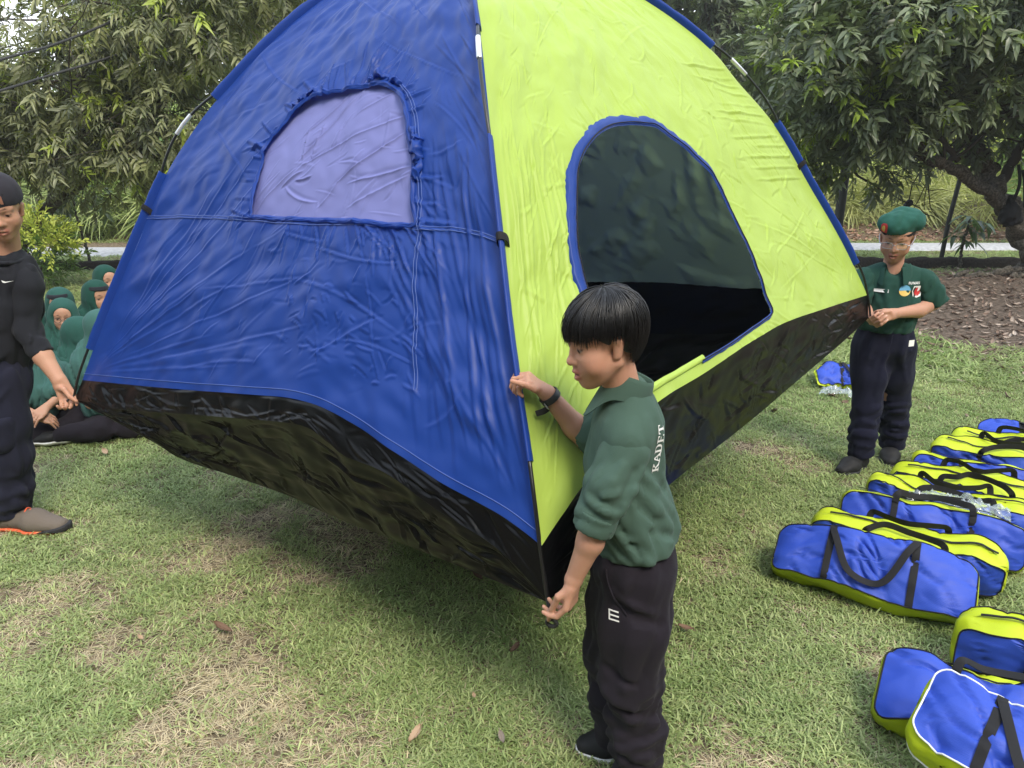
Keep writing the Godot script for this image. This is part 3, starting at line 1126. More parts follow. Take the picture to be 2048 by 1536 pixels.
	# undergrowth behind the road
	var brush := [
		["tan_brush", "dry yellow-green brush on the bank behind the beret boy", [[Vector3(6.0, 0.6, -17.0), Vector3(1.6, 0.45, 0.6), 170], [Vector3(8.0, 0.6, -17.2), Vector3(1.6, 0.42, 0.6), 170], [Vector3(10.4, 0.6, -17.2), Vector3(1.6, 0.42, 0.6), 160], [Vector3(4.2, 0.6, -17.2), Vector3(1.4, 0.45, 0.6), 130]], Color(0.34, 0.35, 0.13), Color(0.55, 0.58, 0.24), reed],
		["leafy_thicket", "bright yellow-green thicket behind the dry brush on the right", [[Vector3(6.5, 1.5, -18.2), Vector3(2.0, 1.0, 0.7), 520], [Vector3(9.3, 1.5, -18.3), Vector3(1.9, 1.0, 0.7), 520], [Vector3(12.0, 2.0, -19.0), Vector3(2.0, 1.4, 0.8), 400], [Vector3(4.0, 2.0, -18.8), Vector3(1.6, 1.4, 0.8), 300]], Color(0.36, 0.46, 0.11), Color(0.66, 0.70, 0.24), small_leaf],
		["roadside_scrub", "pale green scrub on the bank behind the road at the left", [[Vector3(-9.5, 0.8, -15.8), Vector3(1.6, 0.7, 0.6), 190], [Vector3(-7.4, 0.7, -15.9), Vector3(1.5, 0.6, 0.6), 190], [Vector3(-5.4, 0.8, -16.0), Vector3(1.5, 0.8, 0.6), 190], [Vector3(-11.5, 1.0, -16.2), Vector3(1.4, 0.9, 0.6), 170], [Vector3(-8.2, 1.5, -17.2), Vector3(2.4, 0.8, 0.6), 260], [Vector3(-5.0, 1.6, -17.2), Vector3(1.6, 0.8, 0.6), 200]], Color(0.261, 0.370, 0.109), Color(0.495, 0.563, 0.234), reed],
		["broad_leaf_scrub", "broad-leaved scrub below the drooping tree at the left", [[Vector3(-6.6, 1.4, -15.9), Vector3(0.9, 0.6, 0.5), 46], [Vector3(-5.2, 1.6, -16.1), Vector3(0.9, 0.7, 0.5), 52], [Vector3(-8.8, 1.5, -16.4), Vector3(1.0, 0.7, 0.5), 40]], Color(0.217, 0.348, 0.131), Color(0.358, 0.495, 0.220), big_leaf]]
	for b in brush:
		var h2 := Node3D.new()
		var o := crown(h2, b[0], b[5], soft, b[2], b[3], b[4], Vector2(0.8, 1.3), -0.35 if b[5] == reed else 0.1, s)
		h2.remove_child(o)
		h2.free()
		o.set_meta("label", b[1])
		o.set_meta("category", "undergrowth")
		add_child(o)
		s += 1

	# single shrubs and young trees
	base = Vector3(-6.15, 0.0, -9.6)
	t = thing("shrub", "rounded shrub with yellow-green young leaves, beside the man's shoulder", "shrub", base)
	for k in 5:
		limb(t, "stem", [base, base + Vector3(rng.randfn(0, 0.12), 0.3, rng.randfn(0, 0.1)), base + Vector3(rng.randfn(0, 0.25), 0.6, rng.randfn(0, 0.2))], 0.018, 0.006, dark_bark, base)
	crown(t, "foliage", small_leaf, leaf, [[base + Vector3(0, 0.32, 0), Vector3(0.5, 0.32, 0.42), 190], [base + Vector3(0.1, 0.5, 0), Vector3(0.38, 0.25, 0.34), 130]], Color(0.097, 0.178, 0.055), Color(0.217, 0.348, 0.087), Vector2(0.7, 1.1), -0.3, 160)
	crown(t, "young_leaves", small_leaf, soft, [[base + Vector3(0.2, 0.78, 0.05), Vector3(0.22, 0.10, 0.2), 60], [base + Vector3(-0.25, 0.66, 0.12), Vector3(0.26, 0.10, 0.2), 60], [base + Vector3(0.42, 0.62, 0.1), Vector3(0.13, 0.12, 0.14), 30], [base + Vector3(-0.05, 0.46, 0.36), Vector3(0.26, 0.12, 0.1), 40], [base + Vector3(-0.52, 0.5, 0.1), Vector3(0.2, 0.14, 0.2), 40]], Color(0.358, 0.440, 0.062), Color(0.660, 0.715, 0.152), Vector2(0.6, 0.95), -0.5, 161)

	base = Vector3(-6.55, 0.0, -11.75)
	t = thing("sapling", "thin bare-stemmed sapling by the earth step at the left", "sapling", base)
	limb(t, "stem", [base, base + Vector3(-0.04, 0.4, 0), base + Vector3(-0.10, 0.8, 0), base + Vector3(-0.12, 1.15, 0)], 0.026, 0.012, bark, base)
	crown(t, "foliage", long_leaf, leaf, [[base + Vector3(0.0, 1.1, 0), Vector3(0.4, 0.2, 0.3), 34]], Color(0.070, 0.097, 0.043), Color(0.193, 0.248, 0.110), Vector2(0.8, 1.2), 0.7, 162)

	base = Vector3(6.88, 0.0, -11.6)
	t = thing("seedling", "young tree with big drooping dark leaves in front of the road at the right", "sapling", base)
	limb(t, "stem", [base, base + Vector3(-0.02, 0.3, 0), base + Vector3(0.03, 0.75, 0)], 0.03, 0.012, bark, base)
	var spots := [[0.0, 0.62], [0.12, 0.55], [-0.10, 0.48], [0.05, 0.40], [0.2, 0.68], [-0.02, 0.78], [0.28, 0.62], [0.1, 0.72]]
	var leaves := Shape.new()
	for k in 46:
		var q: Array = spots[k % 8]
		var a := rng.randf() * TAU
		leaves.paint = Color(0.097, 0.151, 0.077) * rng.randf_range(0.7, 1.6)
		leaves.paint.a = 1.0
		leaf_into(leaves, Vector3(q[0], q[1], rng.randfn(0, 0.06)), Vector3(cos(a), rng.randf_range(-0.3, 0.3), sin(a)).normalized(), Vector3.UP, rng.randf_range(0.18, 0.30), rng.randf_range(0.06, 0.09), rng.randf_range(0.4, 0.9), 0.3)
	part("foliage", leaves.mesh(), leaf, t).set_meta("kind", "stuff")

	base = Vector3(10.3, 0.0, -14.9)
	t = thing("bright_shrub", "light green leafy shrub behind the leaning trunk at the right edge", "shrub", base)
	limb(t, "stem", [base, base + Vector3(0.1, 0.7, 0), base + Vector3(0.0, 1.4, 0)], 0.04, 0.015, bark, base)
	crown(t, "foliage", long_leaf, soft, [[base + Vector3(0.0, 1.75, 0), Vector3(0.8, 0.75, 0.6), 230], [base + Vector3(-0.3, 0.95, 0.1), Vector3(0.6, 0.5, 0.5), 120]], Color(0.165, 0.297, 0.083), Color(0.372, 0.522, 0.179), Vector2(0.8, 1.2), 0.1, 163)

	# overhead cables at the upper left
	for c in [[Vector3(-5.45, 2.28, -7.50), Vector3(-5.15, 2.58, -8.20), Vector3(-4.91, 2.80, -8.80), Vector3(-4.62, 3.09, -9.40), Vector3(-4.57, 3.50, -10.50), "upper"], [Vector3(-5.50, 2.06, -7.50), Vector3(-5.21, 2.29, -8.20), Vector3(-5.02, 2.49, -8.80), Vector3(-4.67, 2.73, -9.40), Vector3(-4.63, 3.04, -10.50), "lower"]]:
		var sh := Shape.new()
		sh.tube(catmull([c[0], c[1], c[2], c[3], c[4]], 40), 0.014, 6)
		tag(part("overhead_cable", sh.mesh(), mats["cable"], self), "%s of two dark cables crossing the trees at the upper left" % c[5], "cable", "overhead cables")

	# posts between the lawn and the road
	var post := Shape.new()
	post.tube(PackedVector3Array([Vector3(0, -0.1, 0), Vector3(0.01, 0.9, 0), Vector3(0.02, 2.3, 0)]), 0.075, 14)
	var o := part("post", post.mesh(), mats["post_dark"], self)
	o.position = Vector3(5.35, 0, -12.6)
	tag(o, "thick black post standing behind the tent's right edge", "post")
	var thin := Shape.new()
	thin.tube(PackedVector3Array([Vector3(0, -0.1, 0), Vector3(0.03, 0.7, 0), Vector3(0.10, 1.35, 0)]), 0.035, 10)
	o = part("post", thin.mesh(), mats["post_dark"], self)
	o.position = Vector3(6.85, 0, -12.1)
	tag(o, "thin dark stake leaning under the bough, left of the hanging bag", "post")

	# things that hang from the bough
	var hb := thing("hanging_bag", "black cloth bag hanging from the bough at the right", "bag", Vector3(6.82, 0.78, -10.55))
	var f := Field.new()
	f.ball(Vector3(0, 0.10, 0), 0.13, Vector3.UP, 1.25)
	f.bone(Vector3(-0.02, 0.2, 0), Vector3(-0.03, 0.34, 0), 0.06, 0.025)
	f.bone(Vector3(0.05, 0.05, 0), Vector3(0.15, 0.02, 0), 0.09, 0.05)
	f.wrinkle(noise(91, 9.0, 3), 0.03)
	part("sack", f.mesh(0.016), mats["black_webbing"], hb)
	for x in [[-0.03, 0.02], [0.16, 0.09]]:
		var st := Shape.new()
		st.strap(catmull([Vector3(x[0], 0.2, 0.03), Vector3(x[1], 0.5, 0.05), Vector3(x[1] - 0.03, 0.78 - x[1], 0.0)], 12), [Vector3(1, 0, 0.3)], 0.04, 0.008)
		part("strap", st.mesh(), mats["black_webbing"], hb)
	var hp := thing("hanging_pouch", "small black and orange pouch hanging on a cord above the beret", "pouch", Vector3(5.62, 0.86, -11.0))
	var f2 := Field.new()
	f2.bone(Vector3(0, 0.02, 0), Vector3(0.01, 0.10, 0), 0.035, 0.028)
	part("orange_body", f2.mesh(0.01), mats["orange"], hp)
	var f3 := Field.new()
	f3.bone(Vector3(-0.01, 0.11, 0.0), Vector3(0.03, 0.15, 0), 0.04, 0.05)
	part("black_top", f3.mesh(0.01), mats["black_webbing"], hp)
	var cord := Shape.new()
	cord.tube(PackedVector3Array([Vector3(0.02, 0.18, 0), Vector3(0.03, 0.4, 0), Vector3(0.03, 0.72, 0.3)]), 0.008, 6)
	part("cord", cord.mesh(), mats["black_webbing"], hp)
const RIDGE_LEFT := [Vector3(-1.849, 0.748, -3.107), Vector3(-1.736, 0.985, -3.127), Vector3(-1.616, 1.215, -3.148), Vector3(-1.513, 1.408, -3.166), Vector3(-1.403, 1.607, -3.186), Vector3(-1.290, 1.762, -3.206), Vector3(-1.175, 1.895, -3.226), Vector3(-1.004, 2.060, -3.256), Vector3(-0.811, 2.221, -3.290), Vector3(-0.523, 2.395, -3.341), Vector3(-0.178, 2.511, -3.401)]
const RIDGE_FRONT := [Vector3(0.074, 0.744, -1.680), Vector3(0.051, 0.924, -1.769), Vector3(0.021, 1.108, -1.863), Vector3(-0.005, 1.285, -1.961), Vector3(-0.027, 1.470, -2.065), Vector3(-0.043, 1.598, -2.139), Vector3(-0.057, 1.717, -2.221), Vector3(-0.079, 1.900, -2.371), Vector3(-0.097, 2.039, -2.502), Vector3(-0.117, 2.160, -2.642), Vector3(-0.154, 2.427, -3.091), Vector3(-0.167, 2.479, -3.264), Vector3(-0.178, 2.511, -3.401)]
const RIDGE_RIGHT := [Vector3(1.784, 1.002, -3.746), Vector3(1.606, 1.273, -3.715), Vector3(1.409, 1.534, -3.680), Vector3(1.204, 1.801, -3.644), Vector3(1.006, 1.988, -3.610), Vector3(0.897, 2.095, -3.590), Vector3(0.748, 2.201, -3.564), Vector3(0.564, 2.303, -3.532), Vector3(0.345, 2.400, -3.493), Vector3(0.094, 2.482, -3.449), Vector3(-0.178, 2.511, -3.401)]
const RIDGE_BACK := [Vector3(-0.176, 0.856, -5.080), Vector3(-0.176, 1.251, -4.870), Vector3(-0.176, 1.609, -4.660), Vector3(-0.177, 1.887, -4.450), Vector3(-0.177, 2.103, -4.241), Vector3(-0.177, 2.264, -4.031), Vector3(-0.177, 2.381, -3.821), Vector3(-0.178, 2.463, -3.611), Vector3(-0.178, 2.511, -3.401)]
const SEAM_LEFT := [Vector3(-1.849, 0.748, -3.107), Vector3(-1.303, 0.838, -2.702), Vector3(-0.915, 0.907, -2.414), Vector3(-0.658, 0.948, -2.223), Vector3(-0.477, 0.923, -2.089), Vector3(-0.225, 0.838, -1.901), Vector3(-0.031, 0.790, -1.758), Vector3(0.074, 0.744, -1.680)]
const SEAM_RIGHT := [Vector3(0.074, 0.744, -1.680), Vector3(0.164, 0.828, -1.789), Vector3(0.284, 0.898, -1.934), Vector3(0.420, 0.977, -2.098), Vector3(0.603, 0.998, -2.320), Vector3(0.998, 1.049, -2.797), Vector3(1.366, 1.033, -3.242), Vector3(1.784, 1.002, -3.746)]
const FOLD_LEFT := [Vector3(-1.891, 0.669, -3.101), Vector3(-1.593, 0.697, -2.877), Vector3(-1.170, 0.783, -2.563), Vector3(-0.917, 0.834, -2.374), Vector3(-0.655, 0.882, -2.180), Vector3(-0.553, 0.856, -2.104), Vector3(-0.492, 0.829, -2.059), Vector3(-0.358, 0.817, -1.963), Vector3(-0.206, 0.757, -1.857), Vector3(-0.059, 0.712, -1.755), Vector3(0.033, 0.652, -1.695), Vector3(0.091, 0.602, -1.660)]
const BELLY_LEFT := [Vector3(-1.894, 0.659, -3.103), Vector3(-1.459, 0.573, -2.841), Vector3(-1.319, 0.515, -2.788), Vector3(-1.068, 0.508, -2.641), Vector3(-0.792, 0.507, -2.460), Vector3(-0.636, 0.497, -2.346), Vector3(-0.461, 0.508, -2.200), Vector3(-0.308, 0.532, -2.053), Vector3(-0.126, 0.562, -1.873), Vector3(0.089, 0.595, -1.662)]
const BELLY_RIGHT := [Vector3(0.091, 0.596, -1.660), Vector3(0.215, 0.607, -1.848), Vector3(0.355, 0.625, -2.049), Vector3(0.519, 0.643, -2.269), Vector3(0.709, 0.656, -2.509), Vector3(0.929, 0.682, -2.770), Vector3(1.255, 0.743, -3.147), Vector3(1.613, 0.816, -3.554), Vector3(1.811, 0.882, -3.758)]
const CORNERS := [Vector3(-1.890, 0.671, -3.100), Vector3(0.091, 0.602, -1.660), Vector3(1.804, 0.904, -3.750), Vector3(-0.178, 0.757, -5.100)]
const WINDOW_SHAPE := [Vector2(0.384, 0.290), Vector2(0.376, 0.318), Vector2(0.365, 0.351), Vector2(0.359, 0.387), Vector2(0.357, 0.423), Vector2(0.382, 0.451), Vector2(0.404, 0.476), Vector2(0.451, 0.496), Vector2(0.524, 0.499), Vector2(0.624, 0.504), Vector2(0.688, 0.507), Vector2(0.741, 0.496), Vector2(0.774, 0.476), Vector2(0.791, 0.448), Vector2(0.799, 0.423), Vector2(0.808, 0.401), Vector2(0.813, 0.373), Vector2(0.816, 0.348), Vector2(0.816, 0.323), Vector2(0.819, 0.301), Vector2(0.721, 0.284), Vector2(0.616, 0.276), Vector2(0.504, 0.281)]
const DOOR_SHAPE := [Vector2(0.148, 0.187), Vector2(0.148, 0.220), Vector2(0.150, 0.259), Vector2(0.162, 0.295), Vector2(0.181, 0.331), Vector2(0.203, 0.359), Vector2(0.245, 0.382), Vector2(0.304, 0.401), Vector2(0.365, 0.407), Vector2(0.421, 0.401), Vector2(0.471, 0.390), Vector2(0.518, 0.362), Vector2(0.557, 0.331), Vector2(0.588, 0.292), Vector2(0.593, 0.240), Vector2(0.585, 0.181), Vector2(0.577, 0.134), Vector2(0.567, 0.085), Vector2(0.560, 0.050), Vector2(0.557, 0.030), Vector2(0.545, 0.024), Vector2(0.52, 0.022), Vector2(0.429, 0.017), Vector2(0.334, 0.019), Vector2(0.226, 0.019), Vector2(0.156, 0.036), Vector2(0.136, 0.072), Vector2(0.136, 0.128)]
const SEAM_LINE := [Vector2(0.000, 0.301), Vector2(0.214, 0.298), Vector2(0.387, 0.287), Vector2(0.616, 0.273), Vector2(0.816, 0.298), Vector2(0.894, 0.309), Vector2(0.955, 0.312), Vector2(0.997, 0.312)]
const SEAM_LINE_2 := [Vector2(0.833, 0.301), Vector2(0.830, 0.284), Vector2(0.822, 0.231), Vector2(0.822, 0.181), Vector2(0.819, 0.142), Vector2(0.819, 0.092)]
const SEAM_LINE_3 := [Vector2(0.830, 0.301), Vector2(0.830, 0.337), Vector2(0.827, 0.382), Vector2(0.819, 0.432), Vector2(0.794, 0.479), Vector2(0.752, 0.504)]

# ---------------------------------------------------------------- the tent
func along(a: PackedVector3Array, b: PackedVector3Array, base: PackedVector3Array, nu: int, nv: int, sag := 0.0) -> PackedVector3Array:
	# a wall of cloth between two poles: straight from pole to pole, pulled to its bottom seam
	var out := PackedVector3Array()
	for j in nv:
		var t := j / (nv - 1.0)
		for i in nu:
			var u := i / (nu - 1.0)
			var p := a[j].lerp(b[j], u) + (base[i] - a[0].lerp(b[0], u)) * (1.0 - t) * (1.0 - t)
			out.append(p)
	if sag != 0.0:
		var n := face_normals(out, nu, nv)
		for j in nv:
			for i in nu:
				var u := i / (nu - 1.0)
				out[j * nu + i] += n[j * nu + i] * sag * 4.0 * u * (1.0 - u) * sin(PI * minf(1.0, j / (nv - 1.0) * 1.15))
	return out

func face_normals(p: PackedVector3Array, nu: int, nv: int) -> PackedVector3Array:
	var out := PackedVector3Array()
	out.resize(p.size())
	for j in nv:
		for i in nu:
			var du := p[j * nu + mini(i + 1, nu - 1)] - p[j * nu + maxi(i - 1, 0)]
			var dv := p[mini(j + 1, nv - 1) * nu + i] - p[maxi(j - 1, 0) * nu + i]
			var n := du.cross(dv)
			out[j * nu + i] = n.normalized() if n.length_squared() > 1e-14 else Vector3.UP
	return out

class Relief:
	# heights of a cloth, in metres, on a grid that is w metres wide and h metres high
	var nu: int
	var nv: int
	var w: float
	var h: float
	var z := PackedFloat32Array()

	func _init(a: int, b: int, wide: float, high: float) -> void:
		nu = a
		nv = b
		w = wide
		h = high
		z.resize(nu * nv)

	func swell(n: FastNoiseLite, amp: float, sx := 1.0, sy := 1.0, turn := 0.0) -> void:
		var c := cos(turn)
		var s := sin(turn)
		for j in nv:
			var y := j * h / (nv - 1)
			for i in nu:
				var x := i * w / (nu - 1)
				z[j * nu + i] += amp * n.get_noise_2d((x * c + y * s) * sx, (y * c - x * s) * sy)

	# one crease from a to b (fractions of the cloth): a ridge of the given width with a lower trough beside it
	func crease(a: Vector2, b: Vector2, width: float, high: float, bend := 0.0, sharp := false) -> void:
		var pa := Vector2(a.x * w, a.y * h)
		var pb := Vector2(b.x * w, b.y * h)
		var d := pb - pa
		var l := d.length()
		if l < 1e-4:
			return
		d /= l
		var m := Vector2(-d.y, d.x)
		var reach := width * 3.2 + absf(bend)
		var x0 := maxi(0, int((minf(pa.x, pb.x) - reach) / w * (nu - 1)))
		var x1 := mini(nu - 1, int((maxf(pa.x, pb.x) + reach) / w * (nu - 1)) + 1)
		var y0 := maxi(0, int((minf(pa.y, pb.y) - reach) / h * (nv - 1)))
		var y1 := mini(nv - 1, int((maxf(pa.y, pb.y) + reach) / h * (nv - 1)) + 1)
		for j in range(y0, y1 + 1):
			for i in range(x0, x1 + 1):
				var q := Vector2(i * w / (nu - 1), j * h / (nv - 1)) - pa
				var t := q.dot(d) / l
				if t < 0.0 or t > 1.0:
					continue
				var fade := 4.0 * t * (1.0 - t)
				var s := (q.dot(m) - bend * fade) / (width * (0.45 + 0.55 * fade))
				if absf(s) > 3.0:
					continue
				var k := exp(-absf(s) * 2.0) if sharp else exp(-s * s)
				z[j * nu + i] += high * minf(1.0, fade * 1.6) * (k - 0.45 * exp(-(s - 1.1) * (s - 1.1)))

	func at(u: float, v: float) -> float:
		return z[clampi(int(v * (nv - 1) + 0.5), 0, nv - 1) * nu + clampi(int(u * (nu - 1) + 0.5), 0, nu - 1)]

	func onto(p: PackedVector3Array, n: PackedVector3Array) -> void:
		for k in p.size():
			p[k] += n[k] * z[k]

func inside_mask(nu: int, nv: int, hole: PackedVector2Array, keep_inside: bool, margin := 0.0) -> PackedByteArray:
	var lo := Vector2(9, 9)
	var hi := Vector2(-9, -9)
	for q in hole:
		lo = lo.min(q)
		hi = hi.max(q)
	lo -= Vector2.ONE * margin
	hi += Vector2.ONE * margin
	var poly := hole
	if margin != 0.0:
		poly = Geometry2D.offset_polygon(hole, margin)[0]
	var out := PackedByteArray()
	out.resize(nu * nv)
	for j in nv:
		for i in nu:
			var q := Vector2((i + 0.5) / (nu - 1), (j + 0.5) / (nv - 1))
			var within := q.x > lo.x and q.x < hi.x and q.y > lo.y and q.y < hi.y and Geometry2D.is_point_in_polygon(q, poly)
			out[j * nu + i] = 1 if within == keep_inside else 0
	return out

func sample(p: PackedVector3Array, nu: int, nv: int, u: float, v: float) -> Vector3:
	var x := clampf(u, 0.0, 1.0) * (nu - 1)
	var y := clampf(v, 0.0, 1.0) * (nv - 1)
	var i := mini(int(x), nu - 2)
	var j := mini(int(y), nv - 2)
	var a := p[j * nu + i].lerp(p[j * nu + i + 1], x - i)
	var b := p[(j + 1) * nu + i].lerp(p[(j + 1) * nu + i + 1], x - i)
	return a.lerp(b, y - j)

func crumple(r: Relief, count: int, lo: Vector2, hi: Vector2, size: Vector2, width: Vector2, high: Vector2, lean: float, spread: float) -> void:
	for k in count:
		var a := Vector2(rng.randf_range(lo.x, hi.x), rng.randf_range(lo.y, hi.y))
		var t := lean + rng.randfn(0.0, spread)
		var l := rng.randf_range(size.x, size.y)
		var b := a + Vector2(cos(t) * l / r.w, sin(t) * l / r.h)
		r.crease(a, b, rng.randf_range(width.x, width.y), rng.randf_range(high.x, high.y) * (1.0 if rng.randf() < 0.65 else -0.8), rng.randfn(0.0, l * 0.05), rng.randf() < 0.4)

# a band of gathered cloth that runs along a line on the wall, like the hem round an opening
func hem(p: PackedVector3Array, n: PackedVector3Array, nu: int, nv: int, line: PackedVector2Array, out_w: float, in_w: float, lift: float, frill: float, s: int, closed: bool, thin_after := 100000) -> Shape:
	var sh := Shape.new()
	var m := line.size()
	var wob := noise(s, 0.14, 3)
	const ROWS := 9
	for k in m:
		var a := line[(k - 1 + m) % m] if closed else line[maxi(k - 1, 0)]
		var b := line[(k + 1) % m] if closed else line[mini(k + 1, m - 1)]
		var pa := sample(p, nu, nv, a.x, a.y)
		var pb := sample(p, nu, nv, b.x, b.y)
		var c := sample(p, nu, nv, line[k].x, line[k].y)
		var up := sample(n, nu, nv, line[k].x, line[k].y).normalized()
		var across := (pb - pa).normalized().cross(up).normalized()
		var wo := out_w * (1.0 + 0.35 * frill * wob.get_noise_1d(k * 1.0 + 500))
		var wi := in_w * (1.0 + frill * wob.get_noise_1d(k * 1.7))
		var slim := clampf(1.0 - (k - thin_after) / 30.0, 0.35, 1.0)
		wo *= slim
		wi *= slim
		for r in ROWS:
			var t := r / (ROWS - 1.0)
			var off := lerpf(wo, -wi, t)
			var hgt := lift * sin(PI * t) + 0.003 + 0.010 * frill * wob.get_noise_2d(k * 2.6, r * 3.0) * sin(PI * t)
			if r == ROWS - 1:
				hgt = -0.006
			sh.add(c + across * off + up * hgt)
	var rows := m if closed else m - 1
	for k in rows:
		for r in ROWS - 1:
			var o := k * ROWS + r
			var q := ((k + 1) % m) * ROWS + r
			sh.quad(o, q, q + 1, o + 1)
	return sh

func between(a: PackedVector3Array, b: PackedVector3Array, rows: int) -> PackedVector3Array:
	var out := PackedVector3Array()
	for j in rows:
		for i in a.size():
			out.append(a[i].lerp(b[i], j / (rows - 1.0)))
	return out

func wall_sheet(tent: Node3D, called: String, m: Material, p: PackedVector3Array, nu: int, nv: int, keep: PackedByteArray) -> MeshInstance3D:
	var sh := Shape.new()
	sh.grid(p, nu, nv, keep)
	return part(called, sh.mesh(), m, tent)

func tarp(tent: Node3D, called: String, a: Array, b: Array, nu: int, nv: int, s: int, folds: int, high: float) -> MeshInstance3D:
	var p := between(catmull(a, nu), catmull(b, nu), nv)
	var n := face_normals(p, nu, nv)
	var wide := p[0].distance_to(p[nu - 1])
	var tall := p[nu / 2].distance_to(p[(nv - 1) * nu + nu / 2])
	var r := Relief.new(nu, nv, wide, tall)
	r.swell(noise(s, 3.0, 3), high * 0.9)
	r.swell(noise(s + 1, 7.0, 2), high * 0.28, 0.5, 1.4)
	crumple(r, folds, Vector2(0, -0.1), Vector2(1, 1), Vector2(0.05, 0.30), Vector2(0.004, 0.009), Vector2(high * 0.3, high * 0.8), 0.1, 0.5)
	crumple(r, folds / 2, Vector2(0, 0), Vector2(1, 1), Vector2(0.05, 0.18), Vector2(0.003, 0.009), Vector2(high * 0.3, high * 0.8), 1.35, 0.4)
	for k in folds / 2:    # hard creases pressed in by folding
		var c := Vector2(rng.randf(), rng.randf())
		var t := rng.randf_range(-0.5, 0.9)
		r.crease(c, c + Vector2(cos(t) * 0.16 / wide, sin(t) * 0.16 / tall) * rng.randf_range(0.5, 2.2), rng.randf_range(0.004, 0.007), rng.randf_range(0.003, 0.007), rng.randfn(0, 0.01), true)
	for j in nv:      # the edges stay where they are sewn
		for i in nu:
			var u := i / (nu - 1.0)
			var v := j / (nv - 1.0)
			r.z[j * nu + i] *= clampf(16.0 * u * (1.0 - u), 0.0, 1.0) * clampf(8.0 * v * (1.0 - v) + 0.05, 0.0, 1.0)
	r.onto(p, n)
	return wall_sheet(tent, called, m_tarp(), p, nu, nv, PackedByteArray())

func m_tarp() -> Material:
	return mats["tarp"]

